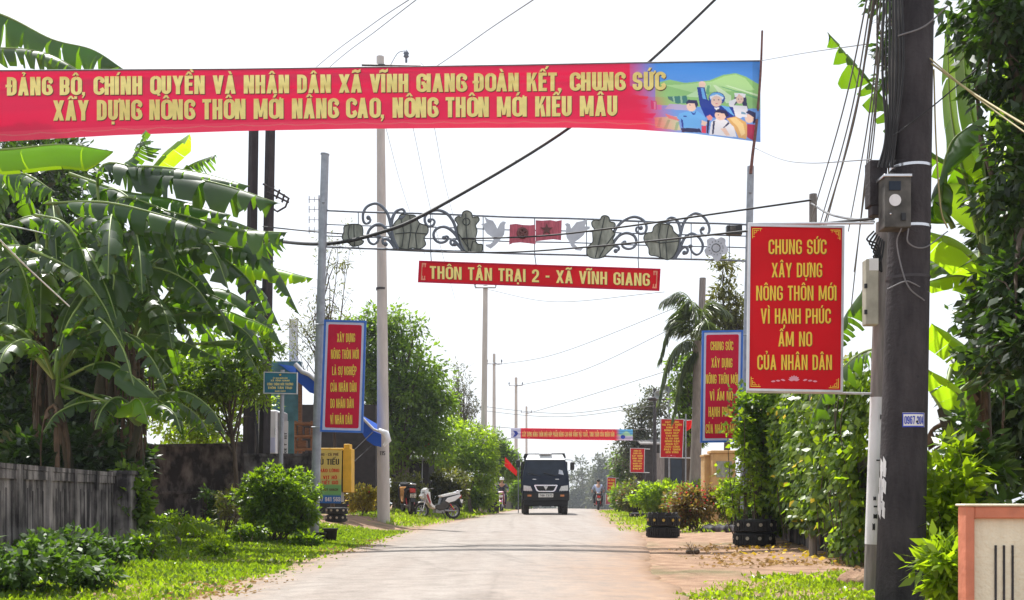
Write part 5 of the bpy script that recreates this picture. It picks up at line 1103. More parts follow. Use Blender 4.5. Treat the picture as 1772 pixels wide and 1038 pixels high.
def bananas():
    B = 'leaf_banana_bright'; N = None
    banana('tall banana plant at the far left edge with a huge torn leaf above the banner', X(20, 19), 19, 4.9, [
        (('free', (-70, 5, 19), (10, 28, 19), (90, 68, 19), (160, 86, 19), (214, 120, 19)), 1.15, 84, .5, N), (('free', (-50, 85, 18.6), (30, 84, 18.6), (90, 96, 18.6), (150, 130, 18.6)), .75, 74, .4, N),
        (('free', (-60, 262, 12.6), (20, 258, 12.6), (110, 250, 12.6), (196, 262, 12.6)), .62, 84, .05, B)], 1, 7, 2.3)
    banana('banana plant with wide bright hanging leaves left of the twin dark pole', X(150, 15.2), 15.2, 3.7, [
        (((170, 300, 15), (260, 296, 14.8), (380, 318, 14.5), (484, 352, 14.4)), .80, 68, .45, N), (((200, 350, 15), (300, 368, 14.7), (410, 396, 14.5), (498, 402, 14.4)), .76, 70, .45, N),
        (('free', (255, 305, 15.3), (285, 270, 15.3), (328, 232, 15.3)), .5, 40, .03, B), (((150, 430, 14.4), (185, 500, 14), (215, 600, 13.8)), .5, 40, .35, N)], 2, 6, 2.2)
    banana('banana plant leaning over the dark wall with long level leaves', X(250, 16.5), 16.5, 3.0, [
        (((230, 395, 16), (330, 400, 15.8), (430, 424, 15.6), (492, 412, 15.5)), .74, 72, .45, N), (((330, 462, 16.4), (430, 456, 16.2), (542, 482, 16)), .62, 80, .3, B),
        (((250, 580, 15.5), (310, 590, 15.2), (378, 620, 15)), .46, 62, .2, N), (((360, 540, 17), (430, 552, 17), (474, 572, 17)), .42, 75, .25, B), (((400, 590, 17), (430, 615, 17), (452, 655, 17)), .38, 60, .4, N)], 3, 5, 1.9)
    banana('short banana plant close behind the panel fence with big glossy leaves', X(130, 14.3), 14.3, 2.3, [
        (((170, 628, 14), (215, 640, 13.8), (275, 690, 13.6)), .5, 60, .12, N), (((205, 700, 14), (240, 690, 13.7), (258, 735, 13.6)), .4, 70, .1, B), (((190, 480, 14.2), (188, 540, 14), (160, 640, 13.9)), .6, 30, .1, N)], 4, 6, 1.6, w=.45)
    banana('banana plant hidden deep in the left clump with dry hanging leaves', X(60, 16.2), 16.2, 3.1, [], 5, 8, 2.0, dry=8)
    banana('banana plant in the middle of the left clump with drooping tattered leaves', X(105, 15.8), 15.8, 3.9, [(((150, 400, 15), (190, 480, 14.6), (205, 600, 14.4)), .55, 50, .5, N), (((60, 420, 15), (20, 500, 14.6), (10, 620, 14.4)), .55, 50, .5, N), (((180, 330, 15.4), (270, 400, 15), (320, 500, 14.8)), .55, 55, .5, N)], 21, 9, 2.4, dry=6)
    banana('banana plant at the right of the left clump with leaves fanning over the wall', X(215, 17.5), 17.5, 3.3, [(((270, 420, 17), (330, 450, 16.8), (380, 520, 16.6)), .5, 60, .5, N), (((300, 400, 17.2), (380, 380, 17), (450, 400, 17)), .55, 66, .45, N), (((230, 520, 16.6), (270, 560, 16.4), (300, 640, 16.3)), .5, 60, .5, N)], 22, 8, 2.0, dry=6)
    nn = [((190, 292, 14.9), (260, 288, 14.8), (340, 298, 14.7), (432, 322, 14.6)), ((80, 352, 14.4), (180, 350, 14.3), (280, 372, 14.2), (372, 402, 14.2)), ((170, 425, 14.6), (225, 402, 14.5), (290, 398, 14.5), (340, 420, 14.5)), ((60, 372, 14), (110, 385, 13.9), (140, 430, 13.9), (156, 490, 13.9)),
          ((-20, 300, 14), (40, 300, 13.9), (95, 332, 13.9)), ((190, 480, 14.8), (260, 462, 14.7), (330, 490, 14.6), (370, 540, 14.6)), ((195, 300, 15), (235, 268, 15), (252, 225, 15)), ((290, 318, 15.4), (330, 286, 15.3), (374, 268, 15.2)), ((50, 430, 13.8), (130, 470, 13.7), (180, 530, 13.7), (208, 604, 13.7)),
          ((190, 470, 14.5), (196, 540, 14.3), (172, 645, 14.2)), ((150, 510, 14.2), (110, 580, 14), (95, 690, 14)), ((260, 430, 15.8), (340, 420, 15.6), (420, 432, 15.5), (476, 452, 15.5)), ((0, 420, 14.2), (40, 470, 14), (60, 570, 14)), ((290, 500, 16), (350, 505, 15.9), (410, 530, 15.8)), ((120, 300, 15.6), (210, 330, 15.4), (300, 345, 15.3), (400, 372, 15.2))]
    banana('big central banana plant carrying layered dark leaves level over the clump', X(170, 15.6), 15.6, 3.6, [(('free',) + tuple(q), (.78, .72, .7, .55, .8, .7, .6, .45, .62, .8, .6, .6, .7, .5, .8)[i], (66, 68, 62, 50, 72, 64, 45, 55, 48, 20, 45, 70, 50, 66, 68)[i], .45 if i not in (9,) else .15, N) for i, q in enumerate(nn)], 23, 3, 2.0, dry=5)
    banana('slim young banana plant at the right end of the panel fence', X(205, 14.6), 14.6, 1.7, [(((235, 660, 14.4), (262, 680, 14.3), (280, 730, 14.2)), .38, 55, .1, B)], 6, 5, 1.1, w=.36, r0=.08, dry=2)
    # right side, behind the dark pole
    banana('tall banana plant right of the dark pole with a torn leaf pointing up left', X(1712, 9.8), 9.8, 2.55, [
        (((1690, 330, 9.6), (1600, 260, 9.5), (1510, 150, 9.5), (1432, 56, 9.4)), .42, 62, .5, N), (('free', (1700, 430, 9.7), (1668, 300, 9.6), (1645, 180, 9.6), (1640, 20, 9.6)), .55, 25, .06, B),
        (('free', (1712, 440, 9.8), (1700, 280, 9.8), (1672, 140, 9.8), (1665, -60, 9.8)), .5, 40, .1, N), (('free', (1715, 430, 9.8), (1740, 200, 9.8), (1760, 20, 9.8), (1775, -120, 9.8)), .5, 45, .1, B), (('free', (1650, 395, 9.4), (1628, 340, 9.35), (1645, 250, 9.3), (1690, 210, 9.3)), .5, 75, .06, N)], 7, 3, 1.9, azr=(20, 160))
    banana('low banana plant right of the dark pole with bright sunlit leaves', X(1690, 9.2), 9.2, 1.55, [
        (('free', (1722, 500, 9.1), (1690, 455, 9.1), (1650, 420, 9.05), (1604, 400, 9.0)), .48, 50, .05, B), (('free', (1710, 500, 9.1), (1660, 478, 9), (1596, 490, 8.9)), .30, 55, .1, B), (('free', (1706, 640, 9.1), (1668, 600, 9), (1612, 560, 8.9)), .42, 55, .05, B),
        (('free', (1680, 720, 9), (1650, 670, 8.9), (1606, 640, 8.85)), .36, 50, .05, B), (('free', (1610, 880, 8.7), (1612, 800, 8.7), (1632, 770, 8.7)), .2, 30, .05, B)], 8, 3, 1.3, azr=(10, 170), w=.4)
bananas()

# ---------------------------------------------------------------- trees
def E(px, py, d, rx, rz, ry=None):
    c = P(px, py, d); s = d / F; return (c.x, c.y, c.z, rx * s, ry if ry else rx * s * .8, rz * s)
tree('dense_tree', 'dark dense tree filling the background behind the left banana clump', 'tree', X(90, 22), 22, [E(60, 420, 22, 150, 190, 1.6), E(180, 560, 22, 110, 170, 1.5), E(-60, 560, 22, 130, 200, 1.5), E(70, 680, 21, 160, 130, 1.2)], 260, .55, 30000, .21, 'leaf_dark', tr=.16, seed=11)
tree('dense_tree', 'dark tree crown behind the tall banana leaves at the left edge', 'tree', X(-40, 19), 19, [E(10, 330, 19, 130, 130, 1.0), E(110, 470, 19, 110, 130, 1.0), E(20, 620, 19, 130, 150, 1.0), E(150, 650, 19, 80, 110, .9)], 170, .42, 16000, .17, 'leaf_dark', tr=.14, seed=22)
tree('leafy_tree', 'yellow green leafy tree rising behind the dark mouldy wall', 'tree', X(350, 27), 27, [E(350, 690, 27, 85, 90), E(410, 640, 27, 60, 70), E(300, 640, 27, 60, 70), E(440, 700, 27, 40, 60), E(330, 750, 26, 90, 40)], 130, .34, 8500, .15, 'leaf_lime', tr=.1, seed=12, limbs=20)
tree('leafy_tree', 'olive green leafy tree spreading over the lower legs of the twin dark pole', 'tree', X(410, 21), 21, [E(400, 640, 21, 58, 62), E(446, 680, 21, 38, 50), E(340, 670, 21, 60, 60), E(440, 600, 21, 40, 40), E(300, 640, 21, 40, 60)], 130, .26, 7500, .115, 'leaf_bush', tr=.06, seed=23, limbs=26)
shrub('dark_fill_thicket', 'added dark leaves standing in for canopy shade right behind the panel fence', X(95, 14.6), 14.6, 1.2, .25, 1.75, 2600, .16, 'leaf_dark', 27, ncl=90, clr=.22)  # leaves added to darken the stems like shade under the canopy
shrub('dark_fill_thicket', 'dark thicket between the banana trunks behind the panel fence', X(60, 17.6), 17.6, 1.3, .8, 2.6, 9000, .17, 'leaf_dark', 24, ncl=150, clr=.26)
shrub('dark_fill_thicket', 'dark thicket behind the right end of the panel fence', X(165, 18.4), 18.4, .8, .8, 2.5, 6500, .17, 'leaf_dark', 25, ncl=150, clr=.26)
tree('broad_tree', 'broad dense tree behind the pale concrete pole sloping down to the road', 'tree', X(690, 40), 40, [E(680, 590, 40, 62, 75), E(715, 680, 40, 78, 85), E(640, 650, 40, 55, 110), E(610, 600, 40, 45, 70), E(750, 740, 40, 55, 65), E(680, 770, 40, 70, 50)], 300, .55, 25000, .20, 'leaf_mid', tr=.22, seed=13, limbs=26, asp=.4)
tree('slender_tree', 'slender airy tree with sparse twigs behind the left gate post', 'tree', X(575, 30), 30, [E(588, 440, 30, 36, 58), E(560, 530, 30, 50, 60), E(520, 600, 30, 40, 50)], 60, .35, 1500, .13, 'leaf_olive', tr=.06, seed=14, limbs=40, asp=.25)
tree('roadside_tree', 'bushy green tree over the verge left of the ridden red motorbike', 'tree', X(815, 46), 46, [E(815, 780, 46, 45, 48), E(770, 770, 47, 45, 55), E(828, 815, 46, 34, 40)], 120, .42, 9500, .19, 'leaf_lime', tr=.1, seed=15)
tree('roadside_tree', 'bushy tree nearest the truck on the left verge behind the red flag', 'tree', X(868, 64), 64, [E(866, 790, 64, 26, 36), E(845, 770, 64, 24, 40), E(890, 812, 64, 20, 24)], 90, .45, 5200, .24, 'leaf_mid', tr=.1, seed=16)
tree('bare_tree', 'thin grey tree with few leaves left of the pale pole above the hedge', 'tree', X(800, 60), 60, [E(795, 690, 60, 28, 60), E(815, 730, 60, 26, 50)], 70, .5, 1800, .22, 'leaf_grey', tr=.1, seed=17, limbs=40, asp=.3)
tree('leafy_tree', 'tall tree with loose foliage above the half hidden blue framed board', 'tree', X(1262, 34), 34, [E(1262, 540, 34, 36, 48), E(1250, 470, 34, 24, 40), E(1275, 610, 34, 40, 70), E(1240, 600, 34, 34, 60)], 130, .38, 6000, .20, 'leaf_olive', tr=.14, seed=18, limbs=34, asp=.32)
tree('leafy_tree', 'dark tree with climbing leaves around the palm trunk', 'tree', X(1190, 36), 36, [E(1186, 650, 36, 26, 60), E(1196, 720, 36, 28, 60)], 80, .36, 3600, .18, 'leaf_mid', tr=.16, seed=19, limbs=20)
tree('leafy_tree', 'grey green open tree behind the street lamp on the right verge', 'tree', X(1110, 60), 60, [E(1108, 745, 60, 36, 55), E(1130, 700, 60, 34, 34), E(1090, 790, 60, 28, 44)], 120, .50, 4800, .22, 'leaf_grey', tr=.14, seed=20, limbs=36)
tree('leafy_tree', 'dark green tree beside the far banner right end', 'tree', X(1086, 66), 66, [E(1082, 810, 66, 22, 44), E(1100, 840, 66, 20, 30)], 70, .5, 3200, .26, 'leaf_mid', tr=.12, seed=21)
G2 = 'hazy trees beyond the crest of the road'
for i, (px, py, d, rx, rz, lab) in enumerate(((1010, 850, 135, 40, 55, 'pale hazy tree right of the truck beyond the crest'), (1046, 838, 120, 26, 46, 'hazy tree behind the far rider'), (985, 862, 160, 40, 30, 'low hazy tree directly beside the truck'), (915, 850, 150, 44, 40, 'hazy tree hidden behind the truck cab'), (862, 840, 120, 34, 46, 'hazy tree behind the left motorbike rider'), (1030, 862, 170, 50, 34, 'low hazy tree far beyond the rider'))):
    d *= 2.3; tree('distant_tree', lab, 'tree', X(px, d), d, [E(px, py, d, rx, rz), E(px + rx * .5, py + rz * .4, d, rx * .6, rz * .5), E(px - rx * .5, py + rz * .45, d, rx * .6, rz * .5)], 60, 2.4, 5200, 1.0, 'leaf_far', tr=.5, seed=30 + i, group=G2)
def palm(label, x, y, top, fronds, seed=0, r=.14, lm='leaf_palm', nl=46, ll=.55, name='palm_tree', lw=.045, cat='palm'):
    rng = np.random.default_rng(seed); z = gh(x, y) - .05; t = thing(name, label, cat, (x, y, z))
    mb = MB(); q = cr([(x, y, z), (x * .5 + top.x * .5 + .05, y, z * .4 + top.z * .6), tuple(top)], 16); mb.tube(q, [r * (1.15 - .35 * i / 16) * (1 + .06 * (i % 2)) for i in range(17)], 10); mb.build('trunk', 'bark_grey', t)
    for pts in fronds:
        p = cr([top] + pts, nl); mb = MB(); mb.tube(p, [.022 * (1 - .8 * i / nl) * r / .14 for i in range(nl + 1)], 5); pos, di, up, Ls = [], [], [], []
        for i in range(5, nl + 1):
            tg = (p[min(i + 1, nl)] - p[i - 1]).normalized(); s = tg.cross(Vector((0, 0, 1))); s = s.normalized() if s.length > .1 else Vector((1, 0, 0))
            for sg in (-1, 1):
                for _ in range(2):
                    dv = s * sg * .7 + tg * .55 + Vector((0, 0, -.55 - .5 * rng.random())) + Vector(rng.normal(size=3) * .12)
                    pos.append(p[i]); di.append(dv); up.append(Vector((0, 0, 1)) + s * sg * .4); Ls.append(ll * (.55 + .6 * math.sin(math.pi * min(1, i / nl * .9 + .1))) * (.8 + .3 * rng.random()))
        Ls = np.array(Ls); o = mb.build('frond', 'midrib', t)
        leafmesh('leaflets', np.array(pos), np.array(di), np.array(up), Ls, np.full(len(Ls), lw), lm, o)
    return t
d = 30.
palm('palm with long drooping dark fronds left of the wooden pole', X(1200, d), d, P(1206, 590, d), [[P(1200, 530, d), P(1178, 505, d), P(1146, 520, d)], [P(1190, 560, d + .3), P(1160, 562, d + .4), P(1142, 620, d + .4)], [P(1185, 590, d - .3), P(1160, 615, d - .4), P(1140, 690, d - .4)], [P(1215, 540, d), P(1230, 520, d), P(1262, 540, d)], [P(1225, 570, d + .3), P(1250, 575, d + .5), P(1275, 630, d + .5)], [P(1195, 545, d + .5), P(1176, 535, d + .8), P(1155, 560, d + 1)], [P(1200, 610, d), P(1180, 640, d), P(1165, 720, d)], [P(1215, 560, d - .5), P(1225, 560, d - 1), P(1236, 640, d - 1.3)], [P(1204, 540, d + .2), P(1192, 520, d + .6), P(1170, 560, d + .9)]], 5, ll=.62, nl=40, lw=.05)

# ---------------------------------------------------------------- tree and undergrowth right of the dark pole
tree('dark_tree', 'dark glossy leaved tree filling the right edge of the view', 'tree', X(1850, 8.6), 8.6, [E(1760, 60, 8.4, 85, 130, .6), E(1765, 300, 8.2, 70, 130, .5), E(1770, 500, 8.0, 75, 120, .5), E(1775, 640, 7.8, 90, 90, .5), E(1880, 300, 8.6, 110, 330, .7), E(1720, -40, 8.6, 90, 60, .6)], 330, .20, 17000, .10, 'leaf_dark', tr=.09, seed=41, limbs=40, asp=.5)
tree('dark_tree', 'dark leafy tree behind the right banana plants closing the gaps', 'tree', X(1800, 11.5), 11.5, [E(1745, 560, 11.5, 58, 150, .6), E(1770, 380, 11.5, 66, 150, .6), E(1760, 720, 11, 90, 110, .6), E(1700, 690, 11, 50, 70, .5)], 200, .22, 9500, .12, 'leaf_dark', tr=.08, seed=48, limbs=30, asp=.5)
tree('dark_tree', 'sprig of dark foliage hanging at the top left of the dark pole', 'tree', X(1560, 9.6), 9.6, [E(1535, -20, 9.4, 30, 60, .3), E(1560, 60, 9.6, 26, 90, .25), E(1528, 120, 9.5, 10, 70, .12)], 40, .10, 900, .09, 'leaf_dark', tr=.03, seed=42, limbs=20)
shrub('leafy_weed', 'tall green leafy weeds between the dark pole and the cream gate wall', X(1640, 7.6), 7.6, .16, .25, 1.30, 1500, .12, 'leaf_lime', 43, ncl=60, clr=.11, asp=.4)
shrub('leafy_weed', 'dark broadleaf weeds crowding behind the cream gate wall', X(1700, 7.8), 7.8, .3, .3, 1.5, 1100, .13, 'weed_dark', 44, ncl=50, clr=.13, asp=.42)
shrub('leafy_weed', 'low bright weeds at the foot of the dark pole right side', X(1640, 6.6), 6.6, .16, .2, .62, 900, .10, 'leaf_lime', 45, ncl=24, clr=.09, asp=.4)
# vine hedge on the right
def hedge():
    rng = np.random.default_rng(7); A, B_ = np.array([4.80, 19.2]), np.array([4.05, 11.4])
    t = thing('vine_hedge', 'tall hedge of green climbing vines over a concrete fence on the right', 'hedge', (4.4, 15, gh(4.4, 15)))
    n = 17000; u = rng.random(n); nz = np.sin(u * 23) * .12 + np.sin(u * 57 + 1) * .08
    top = 2.25 + .45 * (1 - u) + nz; bot = .35 + .45 * np.clip(np.sin(u * 31) * .5 + .5, 0, 1) * (rng.random(n) ** .3) - .25 * (u > .9)
    v = rng.random(n) ** .85; z = bot + (top - bot) * v
    th = .34 * (1 - .35 * np.abs(v - .5)) + .12 * np.sin(u * 41 + z * 5)
    side = rng.random(n); off = np.where(side < .72, -th * (.75 + .4 * rng.random(n)), th * (2 * rng.random(n) - 1))
    p2 = A[None] + (B_ - A)[None] * u[:, None]; pos = np.stack([p2[:, 0] + off, p2[:, 1] + rng.normal(size=n) * .12, z], 1)
    d_ = np.stack([-.35 + .5 * rng.normal(size=n), .5 * rng.normal(size=n), -.75 + .4 * rng.normal(size=n)], 1)
    up = np.stack([-.8 + .4 * rng.normal(size=n), -.3 + .4 * rng.normal(size=n), .7 + .3 * rng.normal(size=n)], 1)
    L = .095 * (.6 + .8 * rng.random(n)); leafmesh('foliage', pos, d_, up, L, L * .82, 'leaf_mid', t)
    k = rng.random(n) < .40; k2 = np.where(k)[0]; p3 = pos[k2].copy(); p3[:, 0] -= .07; leafmesh('lime_foliage', p3, d_[k2], up[k2], L[k2], L[k2] * .8, 'leaf_lime', t)  # brighter lime leaves shifted toward the road
    k2 = np.where(rng.random(n) < .006)[0]; p3 = pos[k2].copy(); p3[:, 0] -= .10; leafmesh('dead_leaves', p3, d_[k2], up[k2], L[k2], L[k2] * .8, 'petal_yellow', t)
    mb = MB(); rg = random.Random(4)
    for i in range(70):
        a = rg.random(); x, y = A + (B_ - A) * a; z0 = rg.uniform(1.2, 2.4); x -= .25 + .15 * rg.random()
        mb.tube(cr([(x, y, z0), (x - .06, y + rg.uniform(-.2, .2), z0 - .4), (x + .02, y + rg.uniform(-.2, .2), max(.15, z0 - 1.2))], 6), .006, 4, cap=False)
    mb.build('vine_stem', 'bark', t)
    f = thing('concrete_fence', 'grey concrete panel fence showing below the vine hedge', 'fence', (4.5, 15, gh(4.5, 15))); mb = None
    for i in range(10):
        a, b = A + (B_ - A) * i / 10, A + (B_ - A) * (i + 1) / 10; c = (a + b) / 2; an = math.atan2(b[1] - a[1], b[0] - a[0]); ln = float(np.hypot(*(b - a)))
        mb = MB(); mb.box((c[0] + .0, c[1], .55), (ln - .12, .05, 1.2), an); mb.build('panel', 'mould_fence', f); mb = MB(); mb.box((a[0] - .03, a[1], .6), (.1, .1, 1.35), an); mb.build('post', 'mould_fence', f)
hedge()
shrub('overhanging_shrub', 'bright climbing foliage spilling in front of the half hidden blue framed board', X(1312, 16.8), 16.8, .46, .40, 2.72, 3600, .095, 'leaf_mid', 46, ncl=90, clr=.16, zb=.60, stems=18, asp=.7)
shrub('overhanging_shrub', 'lime green shoots reaching left across the half hidden board', X(1285, 16.4), 16.4, .36, .25, 2.2, 700, .085, 'leaf_lime', 47, ncl=34, clr=.12, zb=.6, stems=10, asp=.7)
# ---------------------------------------------------------------- shrubs along the verges
def S(px, d): return X(px, d), d
shrub('round_bush', 'big round bush with bright top at the left road edge', *S(480, 17.2), .72, .66, 1.30, 22000, .068, 'leaf_bush', 51, ncl=520, clr=.085, stems=16, asp=.5)
shrub('red_shrub', 'croton shrub with reddish leaves beside the right tyre planters', *S(1205, 23.5), .72, .6, 1.05, 3600, .10, 'leaf_red', 52, ncl=110, clr=.15, flowers=('petal_red', 420, .05))
shrub('yellow_shrub', 'yellow green shrub in front of the ochre gate post', *S(1270, 23), .42, .45, 1.15, 2600, .10, 'leaf_lime', 53, ncl=80, clr=.14)
shrub('round_bush', 'dark rounded shrub between the right gate post and the stacked tyres', *S(1303, 18.0), .30, .32, .98, 2300, .075, 'weed_dark', 54, ncl=90, clr=.10)
shrub('yellow_shrub', 'bright lime green shrub under the twelve line board', *S(1140, 34), 1.0, .7, 1.25, 4200, .13, 'leaf_lime', 55, ncl=100, clr=.2)
shrub('leafy_shrub', 'lime green shrub right of the yellow green one along the right verge', *S(1190, 30), .6, .6, 1.2, 2400, .12, 'leaf_lime', 56, ncl=80, clr=.18, flowers=('petal_pink', 40, .08))
shrub('flower_shrub', 'orange flecked shrub growing from the pot on the right verge', *S(1100, 40), .65, .6, 1.5, 2400, .14, 'leaf_olive', 57, ncl=80, clr=.2, flowers=('petal_red', 50, .07))
shrub('leafy_shrub', 'green shrub under the second farthest slogan board', *S(1080, 50), .8, .7, 1.5, 2400, .17, 'leaf_mid', 58, ncl=80, clr=.24)
shrub('leafy_shrub', 'small pale shrub at the foot of the faded red board', *S(1072, 57), .5, .5, .9, 1300, .17, 'leaf_lime', 59, ncl=50, clr=.2)
shrub('yellow_shrub', 'yellow variegated shrub at the foot of the pale concrete pole', *S(628, 29.5), .44, .4, .85, 1700, .11, 'leaf_yellow', 60, ncl=60, clr=.14, flowers=('petal_red', 24, .06))
shrub('leafy_shrub', 'tall mixed shrub behind the parked black scooter', *S(700, 38), .8, .6, 1.3, 2600, .14, 'leaf_olive', 61, ncl=90, clr=.2)
shrub('leafy_shrub', 'spreading olive shrub behind the white scooter', *S(775, 42), 1.0, .7, 1.8, 4200, .16, 'leaf_olive', 62, ncl=120, clr=.24)
shrub('leafy_shrub', 'light green shrub right of the white scooter along the left verge', *S(825, 47), .9, .7, 1.6, 3200, .17, 'leaf_lime', 63, ncl=100, clr=.26)
shrub('leafy_weed', 'straggly weed standing against the dark mouldy wall', *S(360, 19.5), .22, .2, .85, 420, .10, 'weed_dark', 64, ncl=26, clr=.10)
shrub('leafy_weed', 'dry yellowish weed left of the big round bush', *S(392, 18.2), .22, .2, .95, 420, .09, 'leaf_olive', 65, ncl=26, clr=.10, asp=.3)
shrub('leafy_weed', 'leafy creeper hanging off the right end of the panel fence', *S(228, 14.0), .22, .22, 1.15, 900, .12, 'leaf_mid', 66, ncl=44, clr=.12, zb=.1, asp=.6)
shrub('undergrowth_bush', 'dark low bush in the bottom left corner', *S(20, 8.3), .62, .5, .45, 2600, .075, 'weed_dark', 67, ncl=110, clr=.10, asp=.6)
shrub('undergrowth_bush', 'low leafy bush at the foot of the panel fence', *S(110, 10.2), .45, .4, .42, 1800, .075, 'weed_dark', 68, ncl=80, clr=.10, asp=.6)
shrub('leafy_shrub', 'green shrub behind the left end of the far hedge by the motorbike', *S(905, 66), .9, .7, 2.2, 1600, .22, 'leaf_mid', 69, ncl=60, clr=.35)
d = 15.
palm('low fern with arching fronds on the left grass', X(305, d), d, Vector((X(305, d), d, gh(X(305, d), d) + .12)), [[Vector((X(305, d) + .3 * math.cos(a), d + .3 * math.sin(a), gh(X(305, d), d) + .34)), Vector((X(305, d) + .62 * math.cos(a), d + .62 * math.sin(a), gh(X(305, d), d) + .22))] for a in (0, .7, 1.5, 2.4, 3.1, 3.9, 4.7, 5.5)], 9, .03, 'leaf_lime', 16, .17, 'fern', .035, 'fern')
for i, (px, d_, r_, h_, lm_, lab) in enumerate(((250, 12.2, .26, .34, 'leaf_bush', 'low leafy weed clump on the grass right of the fence pier'), (190, 11.0, .30, .30, 'weed_dark', 'dark weed clump against the fence base'), (285, 17.5, .34, .42, 'leaf_bush', 'leafy weed clump under the mouldy wall'), (330, 16.5, .3, .38, 'leaf_lime', 'bright weed clump left of the straggly weed'), (150, 8.8, .25, .26, 'weed_dark', 'small dark weed clump low at the bottom left'), (430, 16.2, .3, .36, 'leaf_bush', 'weed clump at the left foot of the round bush'), (380, 13.5, .22, .2, 'leaf_lime', 'tiny bright weed tuft in the verge grass'), (530, 16.4, .22, .26, 'leaf_bush', 'weed tuft between the round bush and the plant pots'))):
    shrub('leafy_weed', lab, X(px, d_), d_, r_, r_ * .8, h_, 700, .075, lm_, 90 + i, ncl=40, clr=.08, asp=.5, stems=8)
# ---------------------------------------------------------------- grass and litter
def in_poly(pts, n, rng):
    pts = np.array(pts); lo, hi = pts.min(0), pts.max(0); out = []
    while len(out) < n:
        q = lo + (hi - lo) * rng.random((n, 2)); out += [(x, y) for x, y in q if inpoly(x, y, [tuple(p) for p in pts])]
    return np.array(out[:n])
def cover(name, label, polys, n, size, lm, seed, upw=1.0, asp=.3, patch=0., kind='stuff', cat='grass', zoff=0.):
    rng = np.random.default_rng(seed); p = np.concatenate([in_poly(q, int(n * f), rng) for q, f in polys])
    if patch:
        c = p[rng.integers(0, len(p), max(8, len(p) // 60))]; k = c[rng.integers(0, len(c), len(p))] + rng.normal(size=(len(p), 2)) * patch; p = k
    k = len(p); z = np.array([gh(x, y) for x, y in p]) + zoff; pos = np.stack([p[:, 0], p[:, 1], z], 1)
    d_ = rng.normal(size=(k, 3)) * .6; d_[:, 2] = upw * (.5 + .6 * rng.random(k)); up = rng.normal(size=(k, 3)); up[:, 2] = np.abs(up[:, 2]) * .5 + .3
    L = size * (.5 + rng.random(k)); o = leafmesh(name, pos, d_, up, L, L * asp, lm); tag(o, label, cat, kind=kind); return o
gl = [(-2.62, 5), (-2.55, 9), (-2.75, 13), (-2.55, 17), (-2.65, 20), (-2.5, 23.5), (-3.1, 24), (-4.6, 21.5), (-5.4, 23), (-6.6, 23), (-5.6, 15), (-5.0, 12), (-4.4, 7), (-4.2, 5)]
cover('grass', 'bright green grass on the left roadside verge', [(gl, 1)], 40000, .05, 'grass_blade', 71, 1.0, .28, .20)
cover('ground_cover', 'low broadleaf plants among the left verge grass', [(gl, 1)], 26000, .055, 'leaf_bush', 72, .6, .6, .28)
cover('grass', 'grass strip along the left verge under the scooters', [([(-2.7, 27), (-2.4, 31), (-2.1, 36), (-1.5, 42), (-.9, 52), (-.4, 60), (-2, 62), (-3.4, 50), (-4.4, 36), (-5, 29)], 1)], 11000, .11, 'grass_blade', 73, 1, .25, .3)
cover('grass', 'grass along the right verge below the shrubs', [([(3.0, 24), (3.4, 31), (4.1, 42), (5.0, 56), (7.5, 58), (7, 40), (6, 27), (4.6, 21), (3.4, 21.5)], 1)], 10000, .10, 'grass_blade', 74, 1, .25, .3)
gr = [(1.45, 8.0), (1.9, 9.6), (2.5, 10.3), (3.5, 10.9), (3.9, 9.5), (3.6, 7), (2.3, 6.2), (1.3, 6.5)]
cover('grass', 'patchy grass at the bottom right around the pole feet', [(gr, 1)], 6000, .045, 'grass_blade', 75, .9, .28, .11)
cover('ground_cover', 'low creeping weeds at the bottom right', [(gr, 1)], 3000, .045, 'leaf_lime', 76, .5, .65, .14)
cover('leaf_litter', 'dry brown and yellow fallen leaves on the right dirt shoulder', [([(2.3, 10), (2.4, 14), (3.0, 17), (4.3, 17), (4.0, 11.6), (3.6, 10)], 1)], 750, .06, 'dead_leaf', 77, .12, .5, .25, cat='litter', zoff=.012)
cover('leaf_litter', 'scattered yellow leaves under the vine hedge', [([(3.2, 11.5), (3.4, 15.5), (4.3, 16.5), (3.9, 11.5)], 1)], 80, .075, 'petal_yellow', 78, .1, .6, .3, cat='litter', zoff=.015)
cover('leaf_litter', 'dry leaf crumbs along the left road edge', [([(-2.75, 6), (-2.7, 20), (-2.2, 20), (-2.1, 6)], 1)], 700, .04, 'dead_leaf', 79, .12, .5, .2, cat='litter', zoff=.03)
